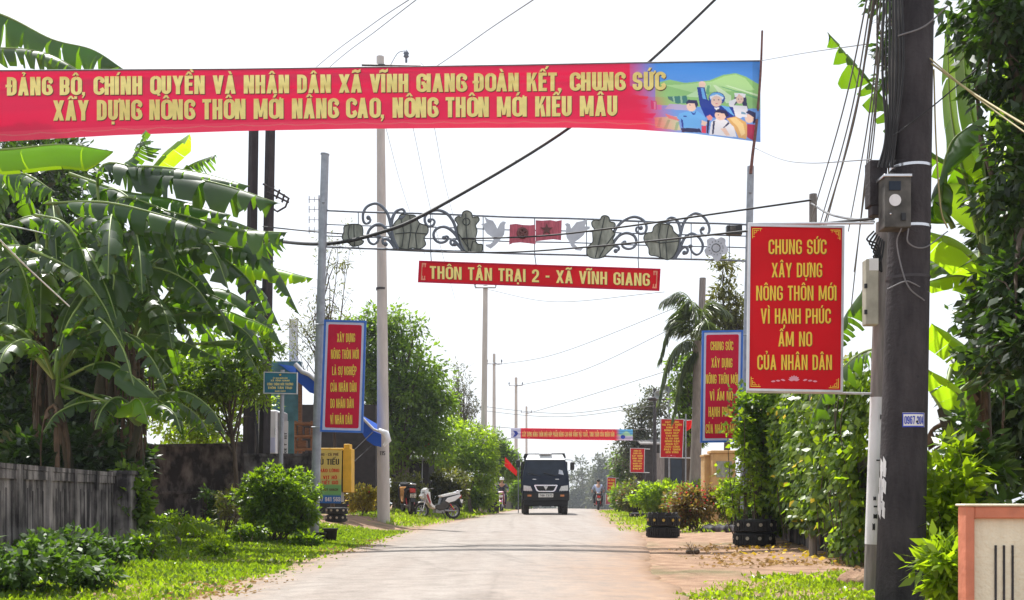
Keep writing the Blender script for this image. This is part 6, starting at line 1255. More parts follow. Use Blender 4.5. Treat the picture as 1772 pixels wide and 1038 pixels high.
# ---------------------------------------------------------------- walls and buildings on the left
def wall_seg(mb, a, b, z0, z1, th, m=0):
    a, b = Vector((*a, 0)), Vector((*b, 0)); c = (a + b) / 2; an = math.atan2(b.y - a.y, b.x - a.x); mb.box((c.x, c.y, (z0 + z1) / 2), ((b - a).length, th, z1 - z0), an, m)
def panel_fence():
    A, B_ = Vector((-4.45, 6.6)), Vector((-5.28, 13.75)); t = thing('panel_fence', 'weathered grey concrete panel fence with black mould streaks at the left edge', 'fence', (-4.9, 10, gh(-4.9, 10)))
    n = 8; dr = (B_ - A).normalized(); an = math.atan2(dr.y, dr.x); nrm = Vector((-dr.y, dr.x))
    for i in range(n):
        a, b = A.lerp(B_, i / n), A.lerp(B_, (i + 1) / n); z = gh(a.x, a.y); mb = MB(); wall_seg(mb, a + dr * .05, b - dr * .05, z + .12, 1.08, .045)
        for k in range(5):
            q = a.lerp(b, (k + .9) / 5.8) - nrm * .0245; mb.box((q.x, q.y, .56 + .03 * (k % 2)), (.030, .006, .62), an, 1)  # raised dark strips: groove shade and mould both put into the colour
        q = a.lerp(b, .5) - nrm * .03; mb.box((q.x, q.y, 1.03), ((b - a).length - .12, .03, .09), an)
        mb.build('panel', ['mould_fence', 'mould_groove_shade'], t)
        mb = MB(); mb.box((a.x, a.y, .58), (.10, .12, 1.10), an); mb.build('post', 'mould_fence', t)
    mb = MB(); wall_seg(mb, A, B_, 1.08, 1.13, .10); mb.build('coping', 'mould_fence', t)
    mb = MB(); wall_seg(mb, A, B_, -.15, .20, .14); mb.build('brick_base', 'brick_base', t)
    mb = MB(); e = B_ + Vector((.12, .12)); mb.box((e.x, e.y, .54), (.26, .26, 1.16)); mb.box((e.x, e.y, 1.13), (.3, .3, .05)); mb.build('end_pier', 'mould_fence', t)
panel_fence()
def walls():
    d = 23.5; t = thing('boundary_wall', 'dark mouldy boundary wall behind the left grass', 'wall', (X(330, d), d, 0))
    mb = MB(); wall_seg(mb, (X(236, d), d + .6), (X(420, d), d), -.1, Zp(772, d), .16); mb.build('wall', 'mould_wall', t)
    mb = MB(); wall_seg(mb, (X(234, d), d + .6), (X(422, d), d), Zp(772, d), Zp(767, d), .24); mb.build('coping', 'mould_wall', t)
    mb = MB(); wall_seg(mb, (X(237, d), d + .49), (X(419, d), d - .11), .86, .93, .06); mb.build('ledge', 'mould_wall', t)
    for x in (238, 418): mb = MB(); mb.box((X(x, d), d + (.5 if x < 300 else -.05), 1.0), (.24, .28, 2.06)); mb.build('pier', 'mould_wall', t)
    d = 21.5; t = thing('boundary_wall', 'lower dark wall with a capped end pier below the blue notice sign', 'wall', (X(480, d), d, 0))
    mb = MB(); wall_seg(mb, (X(424, d), d), (X(534, d), d), -.1, Zp(790, d), .15); mb.build('wall', 'mould_wall', t)
    mb = MB(); wall_seg(mb, (X(424, d), d), (X(534, d), d), Zp(790, d), Zp(785, d), .22); mb.build('coping', 'mould_wall', t)
    mb = MB(); mb.box((X(541, d), d, Zp(785, d) / 2), (.2, .24, Zp(785, d))); mb.box((X(541, d), d, Zp(785, d) + .03), (.26, .3, .06)); mb.build('pier', 'mould_wall', t)
walls()
mat('teal_paint', (.05, .16, .20), .6, .3, 3, .1, col2=(.09, .25, .30)); mat('white_plastic', (.72, .74, .76), .45, .06, 5); mat('brown_wood', (.26, .115, .05), .5, .35, 7, .2, stretch=(1, 1, 6)); mat('tin_grey', (.30, .30, .31), .5, .25, 5, metal=.4); mat('yellow_paint', (.72, .42, .03), .5, .12, 5); mat('shop_dark', (.035, .03, .03), .9, .3, 5)
mat('tarp_grey', (.42, .43, .46), .6, .15, 6); mat('roof_tin', (.20, .19, .19), .6, .3, 5, .2, stretch=(12, 1, 1))
def shop():
    d = 30.; t = thing('shop_house', 'small roadside shop with a teal wall and a blue tarp awning rolled along its edge', 'shop', (X(520, d), d, gh(X(520, d), d)))
    def bx(x0, y0, x1, y1, d0, d1, nm, mt, bev=0, par=t):
        a, e = P(x0, y0, d0), P(x1, y1, d0); mb = MB(); mb.box(((a.x + e.x) / 2, (d0 + d1) / 2, (a.z + e.z) / 2), (abs(e.x - a.x), d1 - d0, abs(a.z - e.z)), bev=bev); return mb.build(nm, mt, par)
    bx(430, 700, 650, 930, 33, 36, 'back_room', 'shop_dark'); w = bx(455, 625, 520, 900, 30, 30.2, 'wall', 'teal_paint'); bx(500, 552, 515, 634, 31, 31.1, 'roof_panel', 'white_plastic'); bx(516, 640, 522, 900, 29.4, 29.5, 'post', 'brown_wood')
    a0, a1 = P(512, 634, 27.4), P(660, 754, 26.2); b0, b1 = P(470, 628, 31), P(655, 735, 30.5); th = Vector((0, 0, .035)); mb = MB()
    n = 12; top = [a0.lerp(a1, i / n) + Vector((0, 0, -.05 * math.sin(i * 1.9))) for i in range(n + 1)]; bk = [b0.lerp(b1, i / n) for i in range(n + 1)]
    mb.add(top + bk, [(i, i + 1, n + 2 + i, n + 1 + i) for i in range(n)], 0, True)
    dn = [p + Vector((0, -.01, -.36 + .06 * math.sin(i * 2.3))) for i, p in enumerate(top)]; mb.add(top + dn, [(i, n + 1 + i, n + 2 + i, i + 1) for i in range(n)], 0, True); mb.build('awning', 'blue_tarp', t)
    mb = MB(); mb.tube([p + Vector((0, -.04, .05)) for p in top], [.065 if i < 6 else .035 for i in range(n + 1)], 8); mb.build('awning_roll', 'tarp_grey', t)
    mb = MB(); q = [P(656, 744, 26.2), P(668, 750, 26.1), P(672, 762, 26.1), P(664, 772, 26.1)]; mb.tube(q, [.05, .09, .08, .03], 7); mb.build('tarp_end', 'white_plastic', t)
    for (x0, y0, x1, y1) in ((645, 748, 540, 850), (642, 772, 556, 852)): mb = MB(); mb.tube([P(x0, y0, 26.2), P(x1, y1, 25)], .012, 5); mb.build('guy_line', 'cable_black', t)
    # shelf inside the shop
    s = thing('display_shelf', 'brown wooden shelf unit inside the shop left of the food cart', 'shelf', tuple(P(525, 800, 28)))
    for y in (730, 752, 775): bx(509, y, 543, y + 5, 28, 28.5, 'shelf', 'brown_wood', .01, s)
    for x in (511, 539): bx(x - 2, 728, x + 2, 840, 28.05, 28.2, 'upright', 'brown_wood', .01, s)
    for (x0, x1, y0, y1) in ((515, 523, 738, 752), (527, 535, 740, 752), (514, 530, 762, 775), (516, 524, 785, 798)): bx(x0, y0, x1, y1, 28.1, 28.3, 'carton', 'brown_wood', .01, s)
    f = thing('ice_chest', 'white upright ice freezer behind the lower dark wall', 'freezer', tuple(P(468, 800, 24)))
    bx(447, 709, 479, 830, 24, 24.6, 'cabinet', 'white_plastic', .03, f); bx(450, 757, 476, 783, 23.985, 24, 'label', 'pale_border', .004, f); bx(480, 712, 490, 830, 24.1, 24.6, 'side_panel', 'tin_grey', .02, f); mb = MB(); mb.tube([P(476.5, 740, 23.95), P(476.5, 752, 23.95)], .012, 5); mb.build('handle', 'steel_bright', f)
    g = Face([(491, 728), (498.5, 728.5), (497.5, 788), (490, 788)], 23.3); s2 = thing('ice_sign', 'narrow white vertical sign with turned lettering beside the freezer', 'sign', tuple(g.uv(.5, 1))); mb = MB(); g.slab(mb, 0, 0, 1, 1, -.02, 0); mb.build('panel', 'white_plastic', s2)
    mb = MB(); lettering(mb, 'ICE TWIST', lambda x, y, l: g.uv(.25 + .5 * (1 - y), .95 - x * .6, .004 + l), .5, 1, 0, 1., stroke=(.15, .13)) if False else lettering(mb, 'ICE TWIST', lambda x, y, l: g.uv(.22 + .56 * y, .96 - x * .62, .004 + l), .5, 0, 1, 1.); mb.build('lettering', 'black_paint', s2)
    k = thing('gas_bottle_rack', 'small white box with dark cables hung at the left of the freezer', 'box', tuple(P(428, 770, 25))); bx(420, 738, 432, 770, 25, 25.2, 'case', 'white_plastic', .02, k); mb = MB(); mb.tube(cr([P(438, 700, 25), P(446, 760, 24.9), P(440, 800, 25)], 8), .03, 6); mb.tube(cr([P(446, 700, 25), P(452, 760, 24.9), P(448, 800, 25)], 8), .03, 6); mb.build('cable_loop', 'cable_black', k)
shop()
def food_cart():
    d = 25.; t = thing('food_cart', 'yellow noodle stall cart with a printed menu board on its front', 'food cart', (X(580, d), d, gh(X(580, d), d)))
    g = Face([(545, 778), (592, 779), (590, 871), (544, 870)], d)
    def col(x, y, v): return (.74, .60, .16) if v < .55 else ((.20, .48, .16) if v < .86 else (.03, .16, .5)) if v > .64 else (.55, .58, .2)
    v, c = [], []; n = 30
    for j in range(n + 1):
        for i in (0, 1): v.append(g.uv(i, j / n, .0)); c.append((*col(0, 0, j / n), 1))
    mb = MB(); mb.add(v, [(2 * j, 2 * j + 2, 2 * j + 3, 2 * j + 1) for j in range(n)], 0); o = mb.build('menu_board', 'print', t); o.data.color_attributes.new('Col', 'FLOAT_COLOR', 'POINT').data.foreach_set('color', np.array(c, np.float32).reshape(-1))
    for tx, xc, y0, y1, w, ink in (('HÀNG · CÀ PHÊ', 567, 784, 788.5, 38, 'ink_dark'), ('HỦ TIẾU', 567, 794, 804, 40, 'black_paint'), ('CHÁO LÒNG', 568, 811, 817, 38, 'red_panel'), ('VỊT HÔ', 571, 823, 829, 24, 'red_panel'), ('TIẾT GIÒ', 571, 832, 838, 28, 'red_panel'), ('MỜI QUÝ KHÁCH', 567, 845, 849, 36, 'ink_dark'), ('097 941 568', 568, 860, 867.5, 42, 'white_plastic')):
        mb = MB(); lettering(mb, tx, g.px, xc, y0, y1, w, 0, .006); mb.build('lettering', ink, t)
    def bx(x0, y0, x1, y1, d0, d1, nm, mt, bev=.01):
        a, e = P(x0, y0, d0), P(x1, y1, d0); mb = MB(); mb.box(((a.x + e.x) / 2, (d0 + d1) / 2, (a.z + e.z) / 2), (abs(e.x - a.x), d1 - d0, abs(a.z - e.z)), bev=bev); mb.build(nm, mt, t)
    bx(546, 782, 590, 869, 25.03, 25.5, 'cabinet', 'tin_grey'); bx(593, 776, 608, 852, 25.1, 25.6, 'side_panel', 'yellow_paint'); bx(595, 768, 605, 776, 25.1, 25.5, 'side_cap', 'yellow_paint'); bx(543, 775, 594, 779, 25.0, 25.5, 'counter_top', 'yellow_paint')
    for x in (550, 586):
        mb = MB(); c = P(x, 884, 25.1); mb.lathe([(.07, -.02), (.09, -.02), (.09, .02), (.07, .02)], c, 14, axis='Y', closed=True); mb.lathe([(0, 0), (.07, .0)], c, 14, axis='Y'); mb.build('wheel', 'rubber', t)
food_cart()
def house(label, x0, x1, ytop, yroof, d, wallm, dep=4, roofm='roof_tin', yb=None):
    a, e = P(x0, ytop, d), P(x1, ytop, d); z0 = gh(a.x, d) - .2; t = thing('house', label, 'house', ((a.x + e.x) / 2, d, z0)); mb = MB(); mb.box(((a.x + e.x) / 2, d + dep / 2, (z0 + a.z) / 2), (e.x - a.x, dep, a.z - z0)); w = mb.build('wall', wallm, t)
    zr = Zp(yroof, d); mb = MB(); o = .35; xs = (a.x - o, (a.x + e.x) / 2, e.x + o); vs = [(xs[0], d - o, a.z - .05), (xs[2], d - o, a.z - .05), (xs[2], d + dep / 2, zr), (xs[0], d + dep / 2, zr), (xs[0], d + dep + o, a.z - .05), (xs[2], d + dep + o, a.z - .05)]
    vs += [(v[0], v[1], v[2] - .08) for v in vs]; mb.add(vs, [(0, 1, 2, 3), (3, 2, 5, 4), (7, 6, 9, 8), (8, 9, 10, 11), (0, 6, 7, 1), (0, 3, 9, 6), (3, 4, 10, 9), (1, 7, 8, 2), (2, 8, 11, 5)]); mb.build('roof', roofm, t)
    wx = (e.x - a.x); mb = MB(); mb.box((a.x + wx * .3, d - .02, z0 + (a.z - z0) * .45), (wx * .22, .05, (a.z - z0) * .8)); mb.build('door', 'wood_grey', t); mb = MB(); mb.box((a.x + wx * .68, d - .02, z0 + (a.z - z0) * .55), (wx * .24, .05, (a.z - z0) * .4)); o2 = mb.build('window', 'glass_dark', t)
house('low dark shed under the broad tree left of the scooters', 684, 742, 792, 776, 41, 'shop_dark', 3)
house('grey roadside house behind the red flag by the truck', 866, 912, 812, 796, 68, 'mould_wall', 5)
house('low dark roofed house under the slogan boards on the right', 1118, 1195, 766, 752, 58, 'shop_dark', 5)
def low_wall():
    d = 49.; t = thing('low_wall', 'low dark block wall beside the red motorbike rider', 'wall', (X(845, d), d, 0)); mb = MB(); mb.box((X(845, d), d, .45), (1.0, .2, .95)); mb.box((X(845, d), d, .94), (1.08, .28, .06)); mb.build('block', 'shop_dark', t)
low_wall()
# ---------------------------------------------------------------- ochre gate posts, grey fence panel, cream gate wall on the right
def gate_posts():
    d = 26.; t = thing('gate_post', 'ochre masonry gate post with a grey picture panel behind the yellow green shrub', 'gate post', (X(1252, d), d, gh(X(1252, d), d)))
    def bx(x0, y0, x1, y1, d0, d1, nm, mt, bev=.012, par=t):
        a, e = P(x0, y0, d0), P(x1, y1, d0); mb = MB(); mb.box(((a.x + e.x) / 2, (d0 + d1) / 2, (a.z + e.z) / 2), (abs(e.x - a.x), d1 - d0, abs(a.z - e.z)), bev=bev); return mb.build(nm, mt, par)
    bx(1233, 784, 1273, 905, d, d + .5, 'shaft', 'ochre_stone'); bx(1231, 779, 1275, 784, d - .04, d + .54, 'cap', 'ochre_stone'); bx(1240, 798, 1267, 826, d - .02, d, 'relief_panel', 'ornament_green', .004)
    t2 = thing('gate_post', 'narrow ochre masonry post left of the wider gate post', 'gate post', (X(1225, d + .4), d + .4, gh(X(1225, d), d)))
    bx(1219, 790, 1231, 905, d + .3, d + .8, 'shaft', 'ochre_stone', par=t2); bx(1218, 786, 1232, 790, d + .26, d + .84, 'cap', 'ochre_stone', par=t2)
    f = thing('wire_fence', 'pale grey mesh fence beside the right gate post base', 'fence', (X(1300, 22), 22, gh(X(1300, 22), 22)))
    mb = MB()
    for i in range(14): mb.tube([P(1290 + 4 * i, 790, 22), P(1290 + 4 * i, 870, 22)], .01, 4)
    for y in (792, 820, 850): mb.tube([P(1288, y, 22), P(1345, y, 22)], .012, 4)
    mb.build('mesh_panel', 'alu', f)
    for x in (1289, 1345): mb = MB(); mb.tube([P(x, 786, 22), P(x, 880, 22)], .03, 6); mb.build('post', 'alu', f)
gate_posts()
def gate_wall():
    d = 5.2; x0 = X(1672, d); zt = Zp(876, d); t = thing('gate_wall', 'low cream gate wall with a salmon frame and slits in the bottom right corner', 'wall', (x0 + .5, d, -.1)); w = 1.6
    mb = MB(); mb.box((x0 + w / 2 + .03, d + .065, (zt - .062 - .1) / 2), (w - .03, .06, zt + .04)); mb.build('wall', 'cream_plaster', t)
    mb = MB(); mb.box((x0 + .022, d + .05, (zt - .1) / 2), (.044, .10, zt + .1), bev=.006); mb.build('edge_trim', 'salmon_trim', t)
    mb = MB(); mb.box((x0 + .044 + w / 2, d + .05, zt - .031), (w, .096, .062), bev=.006); mb.build('top_trim', 'salmon_trim', t)
    mb = MB(); mb.box((x0 + w / 2, d + .05, zt + .006), (w + .02, .12, .012), bev=.004); mb.build('coping', 'cream_plaster', t)
    for i, x in enumerate((1728, 1742.5, 1757.5, 1800, 1815, 1830)):
        a = P(x, 944, d); mb = MB(); mb.box((a.x, d + .031, (a.z - .2) / 2), (.0095, .006, a.z + .2)); mb.build('slit', 'slot_dark', t)
gate_wall()
# ---------------------------------------------------------------- tyre planters, pots, debris
mat('dot_yellow', (.42, .30, .06), .8, .3, 20); mat('dot_pale', (.36, .33, .27), .8, .3, 20)
def tyre(par, c, r, h, seed, dots=True):
    mb = MB(); n = 40; pr = [(r * .62, -h * .42), (r * .72, -h * .5), (r * .92, -h * .46), (r, -h * .34), (r, h * .34), (r * .92, h * .46), (r * .72, h * .5), (r * .62, h * .42), (r * .66, 0)]
    mb.lathe(pr, c, n, closed=True)
    for k in range(n):
        a = 6.2832 * k / n
        for z in (-.2, .2):
            mb.box((c[0] + r * math.cos(a), c[1] + r * math.sin(a), c[2] + z * h), (.03, .035, h * .34), a)
    o = mb.build('tyre', 'rubber', par)
    if dots:
        mb = MB()
        for k in range(11):
            a = 6.2832 * (k + .3 * (seed % 3)) / 11; cc = Vector((c[0] + (r + .017) * math.cos(a), c[1] + (r + .017) * math.sin(a), c[2] + .02)); tx = Vector((-math.sin(a), math.cos(a), 0)); nn = Vector((math.cos(a), math.sin(a), 0))
            mb.prism([(math.cos(q) * .028, math.sin(q) * .028) for q in np.linspace(0, 6.283, 13)[:12]], lambda u, v, d_, cc=cc, tx=tx, nn=nn: cc + tx * u + Vector((0, 0, v)) + nn * (.004 - d_), .006)
        mb.build('painted_dot', 'dot_yellow' if seed == 3 else 'dot_pale', o)
def tyre_planter(label, px, d, r, hs, seed):
    x = X(px, d); z = gh(x, d); t = thing('tyre_planter', label, 'tyre planter', (x, d, z), 'black tyre planters')
    zz = z
    for i, h in enumerate(hs): tyre(t, (x + .015 * i, d, zz + h / 2), r, h, seed, dots=not (seed == 3 and i == 0)); zz += h
    mb = MB(); mb.lathe([(0, .02), (r * .4, .01), (r * .63, -.02)], (x, d, zz - .06), 20); mb.build('soil_fill', 'soil', t); return zz
tyre_planter('double stack of black tyres with pale dots nearest on the right', 1305, 16.4, .315, (.21, .21), 1)
z_ = tyre_planter('double stack of scalloped black tyres with yellow dots at the right road edge', 1147, 20.4, .315, (.22, .22), 3)
mb = MB(); x_ = X(1147, 20.4)
for k in range(14):
    a = 6.2832 * k / 14; mb.prism([(math.cos(q) * .07, math.sin(q) * .06) for q in np.linspace(0, 6.283, 13)[:12]], lambda u, v, d_, a=a: Vector((x_ + (.29 - d_) * math.cos(a) - u * math.sin(a), 20.4 + (.29 - d_) * math.sin(a) + u * math.cos(a), z_ + .0 + v)), .02)
tag(mb.build('tyre_rim_crown', 'rubber', loc=(x_, 20.4, z_)), 'scalloped cut rubber crown standing on the farther tyre stack', 'tyre rim')
tyre_planter('short black tyre planter with pale dots below the food cart', 582, 24, .24, (.17, .17), 2)
tyre_planter('single dark tyre lying under the pot plant on the right verge', 1105, 38, .32, (.2,), 4)
def pot(label, px, d, r, h, mt):
    x = X(px, d); z = gh(x, d); t = thing('plant_pot', label, 'plant pot', (x, d, z)); mb = MB(); mb.lathe([(0, 0), (r * .7, 0), (r * .95, h * .9), (r * 1.08, h * .9), (r * 1.08, h), (r * .88, h), (r * .84, h * .85)], (x, d, z), 18); mb.build('pot', mt, t); mb = MB(); mb.lathe([(0, .01), (r * .84, 0)], (x, d, z + h * .86), 18); mb.build('soil_fill', 'soil', t)
pot('black plant pot right beside the big round bush', 553, 17.4, .11, .20, 'rubber'); pot('black plant pot farther right of the round bush', 572, 18.3, .13, .24, 'rubber'); pot('dark pot holding the orange flecked shrub', 1105, 39.2, .3, .55, 'mould_wall')
def twig():
    mb = MB(); c = Vector((X(1200, 14.3), 14.3, gh(2.5, 14.3) + .02)); rg = random.Random(8)
    for k in range(9):
        a = rg.uniform(0, 6.28); q = [c + Vector((math.cos(a) * .03 * j, math.sin(a) * .03 * j, .045 * j * rg.uniform(.5, 1))) + Vector((rg.uniform(-.02, .02), 0, 0)) for j in range(5)]; mb.tube(q, [.008, .006, .005, .004, .002], 5)
    mb.ball(c + Vector((-.06, 0, .03)), (.05, .04, .035)); mb.ball(c + Vector((.05, .03, .03)), (.045, .04, .04)); tag(mb.build('uprooted_weed', 'bark', loc=tuple(c)), 'small dried uprooted weed lying on the right dirt shoulder', 'dead plant')
    for px, d, r, nm in ((1492, 9.4, .22, 'low heap of reddish earth at the foot of the slim pole'),):
        x = X(px, d); mb = MB(); mb.ball((x, d, gh(x, d)), (r, r, r * .55), 18, 10)
        for i, v in enumerate(mb.v): mb.v[i] = (v[0] + rg.uniform(-.02, .02), v[1] + rg.uniform(-.02, .02), v[2] + rg.uniform(-.02, .02))
        tag(mb.build('earth_heap', 'soil', loc=(x, d, gh(x, d))), nm, 'earth heap')
    rs = random.Random(12)
    for i, (px, d) in enumerate(((1265, 21.5), (1245, 22), (1225, 22.4), (1285, 20.5))):
        x = X(px, d); mb = MB(); mb.ball((x, d, gh(x, d) + .05), (.17, .14, .10), 10, 6)
        for k, v in enumerate(mb.v): mb.v[k] = (v[0] + rs.uniform(-.025, .025), v[1] + rs.uniform(-.025, .025), v[2] + rs.uniform(-.02, .02))
        tag(mb.build('stone', 'mould_wall', loc=(x, d, gh(x, d))), ('flat grey stone edging the red shrub bed, %s from the near end' % ('second', 'third', 'farthest', 'first')[i]), 'stone', 'stones edging the right flower bed')
twig()
def flag(label, pole, pts, d, ptop=None):
    t = thing('flag', label, 'flag', (X(pole[0], d), d, gh(X(pole[0], d), d))); mb = MB(); mb.tube([(X(pole[0], d), d, gh(X(pole[0], d), d)), P(pole[1], pole[2], d)], .022, 6); mb.build('flagpole', 'grey_steel', t)
    (a, b, c, e) = [P(x, y, d) for x, y in pts]; n = 8; vs = []
    for j in range(n + 1):
        for i in range(n + 1):
            u, v = i / n, j / n; q = (a * (1 - u) + b * u) * (1 - v) + (e * (1 - u) + c * u) * v; vs.append(q + Vector((0, .10 * math.sin(u * 6 + v * 2) * u, 0)))
    mb = MB(); mb.add(vs, [(j * (n + 1) + i, (j + 1) * (n + 1) + i, (j + 1) * (n + 1) + i + 1, j * (n + 1) + i + 1) for j in range(n) for i in range(n)], 0, True); mb.build('cloth', 'flag_red', t)
flag('bright red flag drooping left of the truck mirror', (897, 897, 782), [(895, 815), (874, 790), (873, 806), (894, 824)], 47)
flag('small red flag on a grey post above the scooters', (729, 732, 755), [(733, 763), (745, 764), (744, 775), (733, 772)], 40)
flag('small red flag between the twelve line board and the wooden pole', (1186, 1187, 716), [(1187, 728), (1198, 727), (1197, 740), (1188, 746)], 33.5)
# ---------------------------------------------------------------- vehicles (built facing +x, then turned)
mat('truck_paint', (.004, .010, .028), .4, .15, 3, coat=.05, spec=.2); mat('truck_white', (.62, .63, .64), .35, .08, 4, coat=.3); mat('bumper_black', (.010, .010, .012), .7, .3, 8); mat('lamp_glass', (.55, .56, .56), .12, .15, 20, spec=.9, coat=.8); mat('lamp_amber', (.55, .20, .06), .2, .2, 20, coat=.6); mat('lamp_red', (.45, .015, .02), .2, .15, 20, coat=.6)
mat('plate_white', (.72, .72, .70), .5, .05, 9); mat('chrome', (.72, .73, .75), .18, .05, 5, metal=1.); mat('dusty_rubber', (.045, .038, .034), .9, .4, 12, .4); mat('tipper_body', (.012, .012, .014), .6, .4, 5, .2)
mat('scooter_white', (.74, .74, .74), .22, .04, 4, coat=.8); mat('scooter_black', (.018, .018, .02), .3, .2, 6, coat=.5); mat('scooter_red', (.32, .02, .03), .25, .15, 6, coat=.7); mat('scooter_maroon', (.22, .03, .07), .3, .2, 6, coat=.5); mat('seat_black', (.02, .02, .02), .55, .2, 20, .2); mat('orange_plastic', (.50, .22, .04), .4, .3, 6)
mat('skin', (.42, .24, .16), .55, .08, 12); mat('hair_black', (.012, .011, .011), .5, .2, 30); mat('jacket_dark', (.03, .035, .05), .85, .25, 20, .3); mat('shirt_pale', (.36, .42, .58), .8, .10, 12, .2); mat('trouser_dark', (.02, .022, .03), .85, .2, 20); mat('shoe_dark', (.03, .025, .02), .6, .2, 20); mat('helmet_white', (.68, .68, .70), .25, .06, 5, coat=.6)
def wheel(par, c, r, w, mt='rubber', rim='tin_grey', spokes=5, name='wheel'):
    mb = MB(); mb.lathe([(r * .72, -w * .5), (r * .90, -w * .5), (r * .98, -w * .36), (r, 0), (r * .98, w * .36), (r * .90, w * .5), (r * .72, w * .5), (r * .66, 0)], c, 28, axis='Y', closed=True)
    if w > .15:
        for k in range(28): a = 6.2832 * k / 28; mb.box((c[0] + r * math.cos(a), c[1], c[2] + r * math.sin(a)), (.03, w * .8, .03), mtx=Matrix.Rotation(-a, 3, 'Y'))
    o = mb.build(name, mt, par); mb = MB()
    mb.lathe([(r * .62, -w * .3), (r * .72, -w * .42), (r * .72, w * .42), (r * .62, w * .3)], c, 24, axis='Y', closed=True); mb.lathe([(0, -w * .45), (r * .16, -w * .45), (r * .16, w * .45), (0, w * .45)], c, 12, axis='Y')
    for k in range(spokes):
        a = 6.2832 * k / spokes; mb.tube([(c[0] + r * .12 * math.cos(a), c[1], c[2] + r * .12 * math.sin(a)), (c[0] + r * .66 * math.cos(a), c[1], c[2] + r * .66 * math.sin(a))], r * .07, 5)
    if w > .15: mb.lathe([(0, 0), (r * .66, 0)], c, 20, axis='Y')
    mb.build('rim', rim, o); return o
def pillow(mb, poly, w, m=0, inset=.10, cy=0., steps=((-1, .80), (-.82, .95), (-.45, 1), (.45, 1), (.82, .95), (1, .80))):
    """outline in the x-z plane thickened sideways with rounded flanks"""
    n = len(poly); cx = sum(p[0] for p in poly) / n; cz = sum(p[1] for p in poly) / n; vs = []
    for y, s in steps: s = 1 - (1 - s) * inset / .1 * .6; vs += [(cx + (x - cx) * s, cy + y * w / 2, cz + (z - cz) * s) for x, z in poly]
    fs = [tuple(range(n))[::-1], tuple(range((len(steps) - 1) * n, len(steps) * n))]
    for k in range(len(steps) - 1):
        for i in range(n): fs.append((k * n + i, k * n + (i + 1) % n, (k + 1) * n + (i + 1) % n, (k + 1) * n + i))
    return mb.add(vs, fs, m, False)
def truck():
    d = 42.; x0 = X(944.5, d); t = thing('tipper_truck', 'dark blue tipper truck with a white cab roof driving toward the viewer', 'truck', (x0, d, gh(x0, d) + .05), local=True)
    # local frame: x right as seen by the viewer, y away, z up; front at y = 0
    W2 = .93
    prof = [(0.02, .62), (-.02, .95), (.0, 1.22), (.10, 1.58), (.42, 2.28), (.62, 2.36), (1.55, 2.38), (1.6, .62)]
    def hw(z): return W2 if z < 1.5 else W2 - (z - 1.5) * .19
    mb = MB(); n = len(prof); vs = []
    for sg, k in ((-1, .96), (-1, 1), (1, 1), (1, .96)):
        for y, z in prof: vs.append((sg * (hw(z) - (.0 if k == 1 else -.02)), y + (.03 if k != 1 else 0), z))
    fs = [tuple(range(n)), tuple(range(3 * n, 4 * n))[::-1]] + [(k * n + i, k * n + (i + 1) % n, (k + 1) * n + (i + 1) % n, (k + 1) * n + i) for k in range(3) for i in range(n)]
    mb.add(vs, fs, 0); cab = mb.build('cab', 'truck_paint', t)
    def front(x, z, off=.012):
        y = [(a, b) for a, b in zip(prof[:5], prof[1:6]) if a[1] <= z <= b[1]]
        (y0, z0), (y1, z1) = y[0] if y else (prof[3], prof[4]); k = (z - z0) / (z1 - z0); return Vector((x, y0 + (y1 - y0) * k - off, z))
    def patch(nm, pts, mt, par=t, off=.012, th=.02):
        mb = MB(); mb.prism(pts, lambda x, z, q: front(x, z, off - q), th); return mb.build(nm, mt, par)
    ws = patch('windscreen', [(-.80, 1.60), (.80, 1.60), (.79, 1.75), (.70, 2.22), (.62, 2.27), (-.62, 2.27), (-.70, 2.22), (-.79, 1.75)], 'glass_dark')
    mb = MB(); mb.add([front(x, z, .016) for x, z in ((.52, 1.66), (.73, 1.62), (.68, 1.80), (.54, 1.84))], [(0, 1, 2, 3)]); mb.build('paper_sticker', 'dove_white', ws)
    for (a, b) in ((-.72, -.22), (-.08, .42)): mb = MB(); mb.tube([front(a + .5, 1.58, .03), front(a, 1.70, .035)], .012, 5); mb.build('wiper', 'black_paint', t)
    mb = MB(); mb.box((0, 1.12, 2.42), (1.46, .95, .09), bev=.03); mb.prism([(-.80, 2.24), (.80, 2.24), (.70, 2.46), (-.70, 2.46)], lambda x, z, q: Vector((x, .34 + (z - 2.24) * 1.5 + q, z)), .1); mb.box((0, .66, 2.49), (.52, .30, .05), bev=.02); mb.build('roof_cap', 'truck_white', t)
    for sg in (-1, 1):
        mb = MB(); mb.tube([(sg * .90, .2, 1.62), (sg * .84, .36, 1.95), (sg * .76, .50, 2.3)], .03, 6); mb.build('pillar', 'truck_paint', t)
        hl = patch('headlight', [(sg * .90, .98), (sg * .90, 1.20), (sg * .62, 1.16), (sg * .55, 1.0), (sg * .56, .95)][::sg], 'lamp_glass', off=.03)
        mb = MB()
        for k in range(4): mb.box(front(sg * (.60 + .085 * k), .965, .035), (.06, .02, .035), bev=.006)
        mb.build('lamp_trim', 'black_paint', hl)
        patch('indicator', [(sg * .58, .745), (sg * .74, .745), (sg * .74, .82), (sg * .58, .82)][::sg], 'lamp_amber', off=.09, th=.06)
        mb = MB(); mb.box(front(sg * .46, 1.44, .014), (.16, .02, .03), bev=.008); mb.build('vent', 'chrome', t)
        m = MB(); m.box((sg * (1.08 if sg > 0 else 1.12), .22, 1.98 if sg > 0 else 2.08), (.17, .10, .32), bev=.03); o = m.build('mirror', 'black_paint', t); m = MB(); m.tube([(sg * .86, .34, 1.75), (sg * 1.06, .26, 1.85), (sg * 1.08, .25, 2.22), (sg * .80, .45, 2.25)], .014, 5); m.build('mirror_arm', 'black_paint', o)
